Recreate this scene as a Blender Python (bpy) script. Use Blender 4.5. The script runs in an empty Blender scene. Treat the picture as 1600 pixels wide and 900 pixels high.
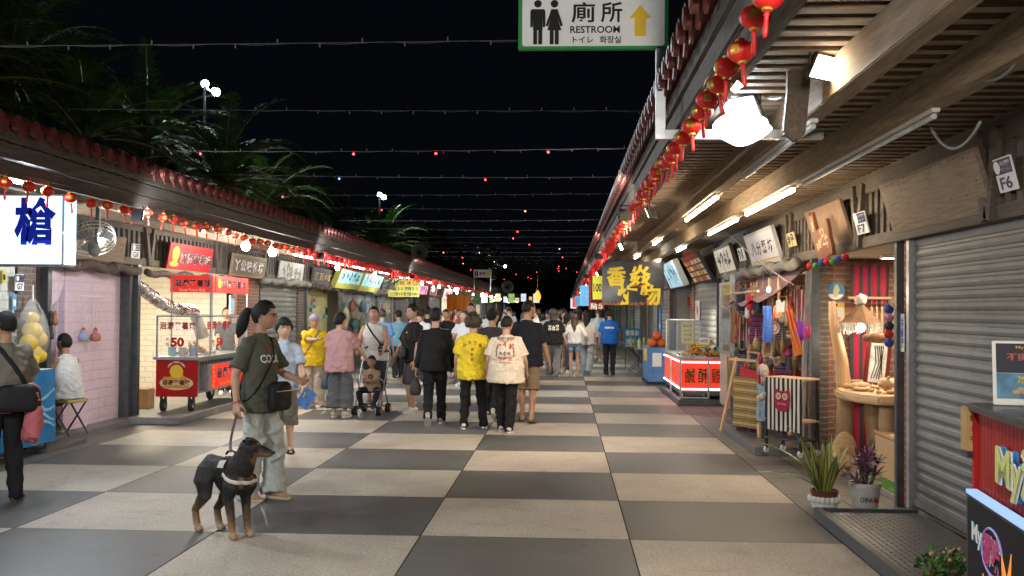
import bpy, bmesh, math, random
import numpy as np
from mathutils import Vector as V, Matrix, noise as NZ
from mathutils.bvhtree import BVHTree

scene = bpy.context.scene
COL = scene.collection
RN = random.Random(11)
rad = math.radians
# ---------------------------------------------------------------- camera, world, exposure
EYE, FPX = 1.63, 1600.0
YAW, PIT, ROL = -.0515, .0214, .0077
_w = V((math.sin(YAW)*math.cos(PIT), math.cos(YAW)*math.cos(PIT), math.sin(PIT)))
_r0 = V((math.cos(YAW), -math.sin(YAW), 0)); _u0 = _r0.cross(_w)
_r = math.cos(ROL)*_r0+math.sin(ROL)*_u0; _u = -math.sin(ROL)*_r0+math.cos(ROL)*_u0
cd = bpy.data.cameras.new('camera'); cam = bpy.data.objects.new('camera', cd); COL.objects.link(cam)
cd.sensor_width = 36; cd.lens = 36*FPX/1600; cd.clip_start = .05; cd.clip_end = 2000
cam.matrix_world = Matrix(((_r.x, _u.x, -_w.x, 0), (_r.y, _u.y, -_w.y, 0), (_r.z, _u.z, -_w.z, EYE), (0, 0, 0, 1)))
scene.camera = cam
EYEP = V((0, 0, EYE))
def ray(px, py): return _w+(px-800)/FPX*_r-(py-450)/FPX*_u
def onz(px, py, z=0): d = ray(px, py); return EYEP+d*((z-EYE)/d.z)
def onx(px, py, x): d = ray(px, py); return EYEP+d*(x/d.x)
def ony(px, py, y): d = ray(px, py); return EYEP+d*(y/d.y)

wd = bpy.data.worlds.new('World'); scene.world = wd; wd.use_nodes = True
bg = wd.node_tree.nodes['Background']
bg.inputs[0].default_value = (.35, .5, .85, 1); bg.inputs[1].default_value = .0035
scene.view_settings.view_transform = 'Standard'; scene.view_settings.look = 'None'
scene.view_settings.gamma = 1; scene.view_settings.use_curve_mapping = False
scene.view_settings.exposure = 0.18
cy = scene.cycles
cy.use_denoising = True; cy.max_bounces = 6; cy.diffuse_bounces = 3; cy.glossy_bounces = 3; cy.transmission_bounces = 4
cy.transparent_max_bounces = 8; cy.sample_clamp_indirect = 3; cy.caustics_reflective = False; cy.caustics_refractive = False

# ---------------------------------------------------------------- helpers
MATS = {}
def mat(key, col=(.5, .5, .5), rough=.6, metal=0, var=.12, scale=6, bump=0, bscale=40, stretch=None, emit=0, ecol=None, spec=.5, coord='Object', alpha=1, trans=0, dirt=0):
    if key in MATS: return MATS[key]
    m = bpy.data.materials.new(key); m.use_nodes = True; MATS[key] = m
    nt = m.node_tree; b = nt.nodes['Principled BSDF']
    b.inputs['Base Color'].default_value = (*col, 1); b.inputs['Roughness'].default_value = rough
    b.inputs['Metallic'].default_value = metal; b.inputs['Specular IOR Level'].default_value = spec
    if trans: b.inputs['Transmission Weight'].default_value = trans
    if alpha < 1: b.inputs['Alpha'].default_value = alpha
    if emit:
        b.inputs['Emission Color'].default_value = (*(ecol or col), 1); b.inputs['Emission Strength'].default_value = emit
    if var or bump:
        tc = nt.nodes.new('ShaderNodeTexCoord'); mp = nt.nodes.new('ShaderNodeMapping')
        if stretch: mp.inputs['Scale'].default_value = stretch
        if coord == 'World':
            g = nt.nodes.new('ShaderNodeNewGeometry'); nt.links.new(g.outputs['Position'], mp.inputs[0])
        else: nt.links.new(tc.outputs[coord], mp.inputs[0])
    if var:
        n = nt.nodes.new('ShaderNodeTexNoise'); n.inputs['Scale'].default_value = scale; n.inputs['Detail'].default_value = 6; n.inputs['Roughness'].default_value = .65
        nt.links.new(mp.outputs[0], n.inputs['Vector'])
        cr = nt.nodes.new('ShaderNodeMapRange'); cr.inputs[1].default_value = .3; cr.inputs[2].default_value = .7
        cr.inputs[3].default_value = 1-var; cr.inputs[4].default_value = 1+var
        nt.links.new(n.outputs['Fac'], cr.inputs[0])
        mx = nt.nodes.new('ShaderNodeMix'); mx.data_type = 'RGBA'; mx.blend_type = 'MULTIPLY'; mx.inputs[0].default_value = 1
        mx.inputs[6].default_value = (*col, 1); nt.links.new(cr.outputs[0], mx.inputs[7])
        out = mx.outputs[2]
        if dirt:
            n2 = nt.nodes.new('ShaderNodeTexNoise'); n2.inputs['Scale'].default_value = scale*.3; n2.inputs['Detail'].default_value = 9; n2.inputs['Roughness'].default_value = .75
            nt.links.new(mp.outputs[0], n2.inputs['Vector'])
            c2 = nt.nodes.new('ShaderNodeMapRange'); c2.inputs[1].default_value = .5; c2.inputs[2].default_value = .72; c2.inputs[4].default_value = dirt
            nt.links.new(n2.outputs['Fac'], c2.inputs[0])
            m2 = nt.nodes.new('ShaderNodeMix'); m2.data_type = 'RGBA'; m2.inputs[7].default_value = (.06, .05, .04, 1)
            nt.links.new(c2.outputs[0], m2.inputs[0]); nt.links.new(out, m2.inputs[6]); out = m2.outputs[2]
        nt.links.new(out, b.inputs['Base Color'])
        r2 = nt.nodes.new('ShaderNodeMapRange'); r2.inputs[3].default_value = max(.05, rough-.12); r2.inputs[4].default_value = min(1, rough+.12)
        nt.links.new(n.outputs['Fac'], r2.inputs[0]); nt.links.new(r2.outputs[0], b.inputs['Roughness'])
    if bump:
        n = nt.nodes.new('ShaderNodeTexNoise'); n.inputs['Scale'].default_value = bscale; n.inputs['Detail'].default_value = 5
        nt.links.new(mp.outputs[0], n.inputs['Vector'])
        bp = nt.nodes.new('ShaderNodeBump'); bp.inputs['Strength'].default_value = bump; bp.inputs['Distance'].default_value = .01
        nt.links.new(n.outputs['Fac'], bp.inputs['Height']); nt.links.new(bp.outputs[0], b.inputs['Normal'])
    return m

def brick(key, c1, c2, mortar, axis='y', bw=.22, bh=.065, ms=.012, painted=False):
    """running bond in a wall whose horizontal runs along world y (axis 'y') or x"""
    if key in MATS: return MATS[key]
    m = bpy.data.materials.new(key); m.use_nodes = True; MATS[key] = m
    nt = m.node_tree; b = nt.nodes['Principled BSDF']; b.inputs['Roughness'].default_value = .75
    g = nt.nodes.new('ShaderNodeNewGeometry'); s = nt.nodes.new('ShaderNodeSeparateXYZ'); c = nt.nodes.new('ShaderNodeCombineXYZ')
    nt.links.new(g.outputs['Position'], s.inputs[0]); nt.links.new(s.outputs['Y' if axis == 'y' else 'X'], c.inputs[0]); nt.links.new(s.outputs['Z'], c.inputs[1])
    nz = nt.nodes.new('ShaderNodeTexNoise'); nz.inputs['Scale'].default_value = 7; nz.inputs['Detail'].default_value = 6
    nt.links.new(g.outputs['Position'], nz.inputs['Vector'])
    ad = nt.nodes.new('ShaderNodeVectorMath'); ad.operation = 'MULTIPLY_ADD'; ad.inputs[1].default_value = (.012, .012, 0)
    nt.links.new(nz.outputs['Color'], ad.inputs[0]); nt.links.new(c.outputs[0], ad.inputs[2])
    t = nt.nodes.new('ShaderNodeTexBrick'); t.inputs['Scale'].default_value = 1; t.inputs['Brick Width'].default_value = bw; t.inputs['Row Height'].default_value = bh
    t.inputs['Mortar Size'].default_value = ms; t.inputs['Mortar Smooth'].default_value = .35; t.inputs['Bias'].default_value = -.1
    t.inputs['Color1'].default_value = (*c1, 1); t.inputs['Color2'].default_value = (*c2, 1); t.inputs['Mortar'].default_value = (*mortar, 1)
    nt.links.new(ad.outputs[0], t.inputs['Vector'])
    cr = nt.nodes.new('ShaderNodeMapRange'); cr.inputs[1].default_value = .3; cr.inputs[2].default_value = .7; cr.inputs[3].default_value = .72 if not painted else .92; cr.inputs[4].default_value = 1.15 if not painted else 1.04
    n2 = nt.nodes.new('ShaderNodeTexNoise'); n2.inputs['Scale'].default_value = 18; n2.inputs['Detail'].default_value = 8
    nt.links.new(g.outputs['Position'], n2.inputs['Vector']); nt.links.new(n2.outputs['Fac'], cr.inputs[0])
    mx = nt.nodes.new('ShaderNodeMix'); mx.data_type = 'RGBA'; mx.blend_type = 'MULTIPLY'; mx.inputs[0].default_value = 1
    nt.links.new(t.outputs['Color'], mx.inputs[6]); nt.links.new(cr.outputs[0], mx.inputs[7]); nt.links.new(mx.outputs[2], b.inputs['Base Color'])
    bp = nt.nodes.new('ShaderNodeBump'); bp.inputs['Strength'].default_value = .8 if not painted else .6; bp.inputs['Distance'].default_value = .01; bp.invert = True
    hm = nt.nodes.new('ShaderNodeMath'); hm.operation = 'MULTIPLY_ADD'; hm.inputs[1].default_value = -.35
    nt.links.new(n2.outputs['Fac'], hm.inputs[0]); nt.links.new(t.outputs['Fac'], hm.inputs[2])
    nt.links.new(hm.outputs[0], bp.inputs['Height']); nt.links.new(bp.outputs[0], b.inputs['Normal'])
    return m

def glow(key, col, strength):
    if key in MATS: return MATS[key]
    return mat(key, col, .5, var=0, emit=strength)

def frame3(right, up, at=(0, 0, 0)):
    r = V(right).normalized(); u = V(up); n = r.cross(u).normalized(); u = n.cross(r)
    return Matrix(((r.x, u.x, n.x, at[0]), (r.y, u.y, n.y, at[1]), (r.z, u.z, n.z, at[2]), (0, 0, 0, 1)))

class MB:
    """collects shapes and links them as one mesh object"""
    def __init__(s): s.v = []; s.f = []; s.m = []; s.mi = 0
    def add(s, vs, fs, M=None):
        k = len(s.v)
        s.v += [tuple(M @ V(p)) for p in vs] if M is not None else [tuple(p) for p in vs]
        s.f += [tuple(i+k for i in f) for f in fs]; s.m += [s.mi]*len(fs); return s
    def box(s, a, b, M=None, taper=None):
        (x0, y0, z0), (x1, y1, z1) = a, b
        vs = [(x0, y0, z0), (x1, y0, z0), (x1, y1, z0), (x0, y1, z0), (x0, y0, z1), (x1, y0, z1), (x1, y1, z1), (x0, y1, z1)]
        if taper:
            cx, cy_ = (x0+x1)/2, (y0+y1)/2
            vs = vs[:4]+[(cx+(p[0]-cx)*taper, cy_+(p[1]-cy_)*taper, p[2]) for p in vs[4:]]
        return s.add(vs, [(3, 2, 1, 0), (4, 5, 6, 7), (0, 1, 5, 4), (1, 2, 6, 5), (2, 3, 7, 6), (3, 0, 4, 7)], M)
    def cbox(s, c, d, M=None): return s.box([c[i]-d[i]/2 for i in range(3)], [c[i]+d[i]/2 for i in range(3)], M)
    def bar(s, p, q, w, h, up=(0, 0, 1)):
        p, q = V(p), V(q); t = (q-p); L = t.length; t.normalize(); u = V(up)
        if abs(t.dot(u)) > .98: u = V((0, 1, 0))
        a = t.cross(u).normalized(); u = a.cross(t)
        M = Matrix(((a.x, t.x, u.x, p.x), (a.y, t.y, u.y, p.y), (a.z, t.z, u.z, p.z), (0, 0, 0, 1)))
        return s.box((-w/2, 0, -h/2), (w/2, L, h/2), M)
    def tube(s, pts, r, n=8, side=None, cap=True, closed=False):
        pts = [V(p) for p in pts]; N = len(pts)
        rs = r if isinstance(r, (list, tuple)) and len(r) == N else [r]*N
        k = len(s.v); a = V(side) if side is not None else None
        for i, p in enumerate(pts):
            if closed: t = pts[(i+1) % N]-pts[i-1]
            else: t = pts[min(i+1, N-1)]-pts[max(i-1, 0)]
            t = t.normalized() if t.length > 1e-9 else V((0, 0, 1))
            if a is None:
                a = t.orthogonal()
            a_ = (a-t*a.dot(t)); a_ = a_.normalized() if a_.length > 1e-6 else t.orthogonal().normalized()
            if side is None: a = a_
            b = t.cross(a_); ra, rb = rs[i] if isinstance(rs[i], (list, tuple)) else (rs[i], rs[i])
            for j in range(n):
                th = 2*math.pi*j/n; s.v.append(tuple(p+a_*(ra*math.cos(th))+b*(rb*math.sin(th))))
        fs = []
        for i in range(N if closed else N-1):
            i2 = (i+1) % N
            for j in range(n): fs.append((k+i*n+j, k+i*n+(j+1) % n, k+i2*n+(j+1) % n, k+i2*n+j))
        if cap and not closed: fs += [tuple(k+j for j in range(n))[::-1], tuple(k+(N-1)*n+j for j in range(n))]
        s.f += fs; s.m += [s.mi]*len(fs); return s
    def cyl(s, p, q, r, n=16, r2=None): return s.tube([p, q], [r, r if r2 is None else r2], n)
    def lathe(s, prof, n=20, M=None):
        vs = []; fs = []; K = len(prof)
        for j in range(n):
            th = 2*math.pi*j/n
            for (r, z) in prof: vs.append((r*math.cos(th), r*math.sin(th), z))
        for j in range(n):
            j2 = (j+1) % n
            for i in range(K-1): fs.append((j*K+i, j2*K+i, j2*K+i+1, j*K+i+1))
        if prof[0][0] > 1e-6: fs.append(tuple(j*K for j in range(n))[::-1])
        if prof[-1][0] > 1e-6: fs.append(tuple(j*K+K-1 for j in range(n)))
        return s.add(vs, fs, M)
    def ell(s, c, r, n=12, m=8, M=None):
        r = r if isinstance(r, (list, tuple)) else (r, r, r); vs = []; fs = []
        for i in range(m+1):
            ph = math.pi*i/m
            for j in range(n):
                th = 2*math.pi*j/n; vs.append((c[0]+r[0]*math.sin(ph)*math.cos(th), c[1]+r[1]*math.sin(ph)*math.sin(th), c[2]+r[2]*math.cos(ph)))
        for i in range(m):
            for j in range(n): fs.append((i*n+j, (i+1)*n+j, (i+1)*n+(j+1) % n, i*n+(j+1) % n))
        return s.add(vs, fs, M)
    def poly(s, pts, th, M=None):
        """extruded outline in local xy from z=0 to z=th"""
        n = len(pts); vs = [(p[0], p[1], 0) for p in pts]+[(p[0], p[1], th) for p in pts]
        fs = [tuple(range(n))[::-1], tuple(range(n, 2*n))]+[(i, (i+1) % n, n+(i+1) % n, n+i) for i in range(n)]
        return s.add(vs, fs, M)
    def grid(s, fn, nu, nv):
        k = len(s.v)
        for i in range(nu+1):
            for j in range(nv+1): s.v.append(tuple(fn(i/nu, j/nv)))
        fs = [(k+i*(nv+1)+j, k+(i+1)*(nv+1)+j, k+(i+1)*(nv+1)+j+1, k+i*(nv+1)+j+1) for i in range(nu) for j in range(nv)]
        s.f += fs; s.m += [s.mi]*len(fs); return s
    def mesh(s, name='m', mats=(), smooth=False):
        me = bpy.data.meshes.new(name); me.from_pydata(s.v, [], s.f); me.update()
        for m in (mats if isinstance(mats, (list, tuple)) else [mats]): me.materials.append(m)
        if s.m and max(s.m) > 0: me.polygons.foreach_set('material_index', s.m)
        bm = bmesh.new(); bm.from_mesh(me); bmesh.ops.remove_doubles(bm, verts=bm.verts, dist=1e-6); bmesh.ops.recalc_face_normals(bm, faces=bm.faces); bm.to_mesh(me); bm.free()
        if smooth: setsmooth(me, smooth)
        return me
    def obj(s, name, mats, parent=None, smooth=False, bevel=0, loc=None, rz=0):
        me = s.mesh(name, mats, smooth)
        if bevel:
            bm = bmesh.new(); bm.from_mesh(me)
            bmesh.ops.bevel(bm, geom=[e for e in bm.edges if len(e.link_faces) == 2 and e.calc_face_angle(0) > .6], offset=bevel, segments=2, affect='EDGES', clamp_overlap=True)
            bm.to_mesh(me); bm.free(); setsmooth(me, .6)
        return link(name, me, parent, loc, rz)
def setsmooth(me, ang):
    me.polygons.foreach_set('use_smooth', [True]*len(me.polygons))
    if ang is not True: me.set_sharp_from_angle(angle=ang)
def link(name, me, parent=None, loc=None, rz=0):
    o = bpy.data.objects.new(name, me); COL.objects.link(o)
    if parent is not None: o.parent = parent
    if loc is not None: o.location = loc
    if rz: o.rotation_euler[2] = rz
    return o
def tag(o, label, cat, group=None):
    o['label'] = label; o['category'] = cat
    if group: o['group'] = group
    return o
def thing(name, label, cat, loc=(0, 0, 0), rz=0, group=None):
    o = bpy.data.objects.new(name, None); COL.objects.link(o); o.empty_display_size = .1
    o.location = loc; o.rotation_euler[2] = rz; return tag(o, label, cat, group)
def kind(o, k): o['kind'] = k; return o
def dup(root, loc=None, rz=None, label=None, M=None):
    def cp(o, par):
        c = o.copy(); COL.objects.link(c)
        if par is not None: c.parent = par
        for ch in KIDS.get(o.name) or [x for x in o.children]: cp(ch, c)
        return c
    c = cp(root, None)
    if loc is not None: c.location = loc
    if rz is not None: c.rotation_euler[2] = rz
    if M is not None: c.matrix_world = M
    if label: c['label'] = label
    return c
KIDS = {}
def text_mesh(body, bold=0, depth=.0, space=1.0, shear=0):
    cu = bpy.data.curves.new('t', 'FONT'); cu.body = body; cu.size = 1; cu.align_x = 'CENTER'; cu.offset = bold; cu.extrude = depth; cu.space_character = space; cu.resolution_u = 3; cu.shear = shear
    o = bpy.data.objects.new('t', cu); COL.objects.link(o)
    bpy.context.view_layer.update()
    me = bpy.data.meshes.new_from_object(o.evaluated_get(bpy.context.evaluated_depsgraph_get()))
    bpy.data.objects.remove(o); bpy.data.curves.remove(cu); me.materials.clear(); return me
def text(body, w, h, M, m, parent=None, bold=0, depth=.001, name='lettering', lift=.004, space=1.0, fit=True, shear=0):
    """lettering fitted to a w x h box centred on the frame M (x right, y up, z out of the sign)"""
    me = text_mesh(body, bold, 0, space, shear); n = len(me.vertices)
    if not n: return None
    co = np.empty(n*3); me.vertices.foreach_get('co', co); co = co.reshape(-1, 3)
    lo, hi = co.min(0), co.max(0); d = np.maximum(hi-lo, 1e-4)
    sx, sy = w/d[0], h/d[1]
    if not fit: sx = sy = min(sx, sy)
    co = (co-(lo+hi)/2)*np.array([sx, sy, 1]); co[:, 2] = lift
    me.vertices.foreach_set('co', co.ravel()); me.materials.append(m); me.update()
    o = bpy.data.objects.new(name, me); COL.objects.link(o)
    if parent is not None: o.parent = parent
    o.matrix_local = M if M is not None else Matrix(); return o
def lamp(kind_, loc, power, col, parent=None, size=.3, aim=None, spot=None, blend=.6, name='lamp_light'):
    L = bpy.data.lights.new(name, kind_); L.energy = power; L.color = col
    if kind_ == 'AREA': L.size = size; L.shape = 'DISK'
    else: L.shadow_soft_size = size
    if spot: L.spot_size = rad(spot); L.spot_blend = blend
    o = bpy.data.objects.new(name, L); COL.objects.link(o); o.location = loc
    if aim is not None: o.rotation_euler = (V(aim)-V(loc)).to_track_quat('-Z', 'Y').to_euler()
    if parent is not None: o.parent = parent
    return o
# ---------------------------------------------------------------- materials
def wood(key, col, axis=1, var=.35, rough=.75, bump=.35, dirt=0, sc=5):
    st = [9, 9, 9]; st[axis] = .7
    return mat(key, col, rough, var=var, scale=sc, stretch=st, bump=bump, bscale=14, dirt=dirt)
W_DARK = wood('weathered_dark_wood', (.075, .06, .048), 1, .55, dirt=.5)
W_FASC = wood('weathered_grey_board', (.1, .088, .074), 1, .6, dirt=.5)
W_BEAM = wood('brown_beam_wood', (.32, .24, .16), 1, .45)
W_SLAT = wood('ceiling_batten_wood', (.3, .225, .155), 0, .5)
W_BAND = wood('signband_wood', (.1, .08, .062), 1, .45)
W_PLANK = wood('plain_board_wood', (.23, .165, .11), 0, .4, dirt=.3)
W_PALE = wood('pale_raw_wood', (.5, .32, .17), 2, .25, rough=.6, bump=.15)
W_PALEX = wood('pale_slab_wood', (.52, .35, .19), 0, .25, rough=.55, bump=.15)
TILE = mat('maroon_glazed_tile', (.13, .035, .028), .35, var=.3, scale=9, bump=.1)
STEEL = mat('dark_grey_steel', (.09, .1, .11), .45, .6, var=.25, scale=10)
ALU = mat('brushed_aluminium', (.5, .52, .54), .32, .9, var=.15, scale=12)
SHUT = mat('grey_shutter_steel', (.2, .205, .2), .6, .2, var=.25, scale=2.2, dirt=.6, coord='World')
BLACK = mat('black_plastic', (.015, .015, .016), .45, var=.1)
WHITE = mat('white_paint', (.75, .75, .73), .5, var=.06)
CABLE = mat('grey_cable', (.2, .2, .19), .6, var=.1)
LIGHTTILE = None
def granite(key, c, speck, var, rough):
    m = mat(key, c, rough, var=var, scale=.9, coord='World')
    nt = m.node_tree; b = nt.nodes['Principled BSDF']; src = b.inputs['Base Color'].links[0].from_socket
    g = nt.nodes.new('ShaderNodeNewGeometry')
    v = nt.nodes.new('ShaderNodeTexNoise'); v.inputs['Scale'].default_value = 48; v.inputs['Detail'].default_value = 6; v.inputs['Roughness'].default_value = .75; nt.links.new(g.outputs['Position'], v.inputs['Vector'])
    mr = nt.nodes.new('ShaderNodeMapRange'); mr.inputs[1].default_value = .32; mr.inputs[2].default_value = .68; mr.inputs[3].default_value = 1-speck; mr.inputs[4].default_value = 1+speck
    nt.links.new(v.outputs['Fac'], mr.inputs[0])
    mx = nt.nodes.new('ShaderNodeMix'); mx.data_type = 'RGBA'; mx.blend_type = 'MULTIPLY'; mx.inputs[0].default_value = 1
    nt.links.new(src, mx.inputs[6]); nt.links.new(mr.outputs[0], mx.inputs[7])
    # scuffs and dark spots trodden into the stone
    n2 = nt.nodes.new('ShaderNodeTexNoise'); n2.inputs['Scale'].default_value = 2.2; n2.inputs['Detail'].default_value = 9; n2.inputs['Roughness'].default_value = .7; n2.inputs['Distortion'].default_value = 1.2
    nt.links.new(g.outputs['Position'], n2.inputs['Vector'])
    c2 = nt.nodes.new('ShaderNodeMapRange'); c2.inputs[1].default_value = .54; c2.inputs[2].default_value = .72; c2.inputs[4].default_value = .6
    nt.links.new(n2.outputs['Fac'], c2.inputs[0])
    m2 = nt.nodes.new('ShaderNodeMix'); m2.data_type = 'RGBA'; m2.inputs[7].default_value = (c[0]*.55, c[1]*.53, c[2]*.5, 1)
    nt.links.new(c2.outputs[0], m2.inputs[0]); nt.links.new(mx.outputs[2], m2.inputs[6]); nt.links.new(m2.outputs[2], b.inputs['Base Color'])
    # scattered gum spots
    vo = nt.nodes.new('ShaderNodeTexVoronoi'); vo.inputs['Scale'].default_value = 2.6; vo.inputs['Randomness'].default_value = 1; nt.links.new(g.outputs['Position'], vo.inputs['Vector'])
    c3 = nt.nodes.new('ShaderNodeMapRange'); c3.inputs[1].default_value = .04; c3.inputs[2].default_value = .055; c3.inputs[3].default_value = .7; c3.inputs[4].default_value = 0
    nt.links.new(vo.outputs['Distance'], c3.inputs[0])
    m3 = nt.nodes.new('ShaderNodeMix'); m3.data_type = 'RGBA'; m3.inputs[7].default_value = (c[0]*.4, c[1]*.4, c[2]*.4, 1)
    nt.links.new(c3.outputs[0], m3.inputs[0]); nt.links.new(m2.outputs[2], m3.inputs[6]); nt.links.new(m3.outputs[2], b.inputs['Base Color'])
    bp = nt.nodes.new('ShaderNodeBump'); bp.inputs['Strength'].default_value = .12; bp.inputs['Distance'].default_value = .004
    nt.links.new(v.outputs['Fac'], bp.inputs['Height']); nt.links.new(bp.outputs[0], b.inputs['Normal'])
    return m
G_LIGHT = granite('pale_flamed_granite', (.39, .35, .295), .42, .2, .6)
G_LIGHT2 = granite('pinkish_flamed_granite', (.38, .33, .275), .42, .2, .55)
G_DARK = granite('dark_slate_paver', (.09, .088, .086), .2, .22, .48)
G_DARK2 = granite('mid_slate_paver', (.122, .118, .114), .2, .22, .48)
G_EDGE = granite('grey_edge_paver', (.12, .115, .108), .2, .2, .5)
G_JOINT = mat('paver_joint', (.02, .02, .02), .9, var=.1)
LEN = 112.0; XR, XL = 2.85, -6.2; ER, EL = .75, -4.5

# ---------------------------------------------------------------- ground
kind(MB().box((-160, -60, -.3), (160, 300, -.02)).obj('ground', mat('asphalt_ground', (.045, .045, .047), .8, var=.2, scale=3, coord='World')), 'structure')
kind(MB().add([(-6.1, -6, -.006), (2.9, -6, -.006), (2.9, LEN, -.006), (-6.1, LEN, -.006)], [(0, 1, 2, 3)]).obj('paving_bed', G_JOINT), 'structure')
mb = MB(); T, X0, Y0 = 1.5, -2.526, 7.365; jg = .005
for r in range(-9, 70):
    for i in range(-2, 3):
        light = (i+r) % 2 == 1
        mb.mi = (0 if RN.random() < .6 else 1) if light else (2 if RN.random() < .6 else 3)
        x0, x1 = X0+i*T, X0+(i+1)*T; y0, y1 = Y0+r*T, Y0+(r+1)*T
        z = RN.uniform(-.0006, .0006)
        mb.add([(x0+jg, y0+jg, z), (x1-jg, y0+jg, z), (x1-jg, y1-jg, z), (x0+jg, y1-jg, z)], [(0, 1, 2, 3)])
kind(mb.obj('paving', [G_LIGHT, G_LIGHT2, G_DARK, G_DARK2]), 'structure')
mb = MB()
for x0, x1 in ((X0+3*T, 2.42), (2.42, 2.9), (-6.1, X0-2*T)):
    y = -6
    while y < LEN:
        mb.add([(x0+jg, y+jg, 0), (x1-jg, y+jg, 0), (x1-jg, y+.895, 0), (x0+jg, y+.895, 0)], [(0, 1, 2, 3)]); y += .9
kind(mb.obj('paving_border', G_EDGE), 'structure')
kind(MB().box((-9.5, -4, -.01), (-6.0, 14.0, .07)).box((-9.5, 14.0, -.01), (-6.13, LEN, .07)).obj('sidewalk', mat('sidewalk_stone', (.16, .155, .15), .55, var=.25, scale=2, coord='World', dirt=.3), bevel=.008), 'structure')
kind(MB().box((2.86, -4, -.01), (6.5, LEN, .05)).obj('shop_floor', mat('shop_floor_tile', (.3, .26, .22), .5, var=.2, scale=3, coord='World')), 'structure')

# ---------------------------------------------------------------- the two market halls
BR_RED = brick('red_brick_y', (.36, .12, .06), (.25, .085, .045), (.3, .26, .22), 'y')
BR_REDX = brick('red_brick_x', (.42, .15, .075), (.3, .11, .055), (.34, .3, .25), 'x')
BR_PINK = brick('pink_painted_brick_y', (.72, .57, .69), (.7, .555, .67), (.68, .53, .65), 'y', .4, .13, .012, True)
BR_PINKX = brick('pink_painted_brick_x', (.72, .57, .69), (.7, .555, .67), (.68, .53, .65), 'x', .4, .13, .012, True)
BR_CREAM = brick('cream_painted_brick_y', (.68, .64, .55), (.66, .62, .53), (.58, .54, .45), 'y', .3, .1, .012, True)
BR_CREAMX = brick('cream_painted_brick_x', (.68, .64, .55), (.66, .62, .53), (.58, .54, .45), 'x', .3, .1, .012, True)
BR_GREY = brick('grey_brown_brick_y', (.16, .115, .095), (.11, .08, .07), (.2, .18, .16), 'y')
PLASTER = mat('dim_plaster', (.42, .4, .36), .8, var=.15, scale=2, coord='World')
def shutter(parent, x, y0, y1, z1, z0=.07, s=1, mt=None, pitch=.11):
    """corrugated roll-up shutter; s=+1 bulges toward -x (right hall), -1 toward +x"""
    mb = MB(); n = int((z1-z0)/pitch); ph = (z1-z0)/n; prof = []
    for i in range(n):
        z = z0+i*ph
        for (a, d) in ((.0, .0), (.1, .0), (.2, .009), (.45, .015), (.75, .011), (.88, .0)): prof.append((d, z+a*ph))
    prof.append((0, z1)); vs = []
    for d, z in prof: vs += [(x-s*d, y0, z), (x-s*d, y1, z)]
    mb.add(vs, [(2*i, 2*i+1, 2*i+3, 2*i+2) for i in range(len(prof)-1)])
    mb.box((x-.03, y0, z0-.02), (x+.02, y1, z0+.035))
    return mb.obj('shutter', mt or SHUT, parent)
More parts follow.
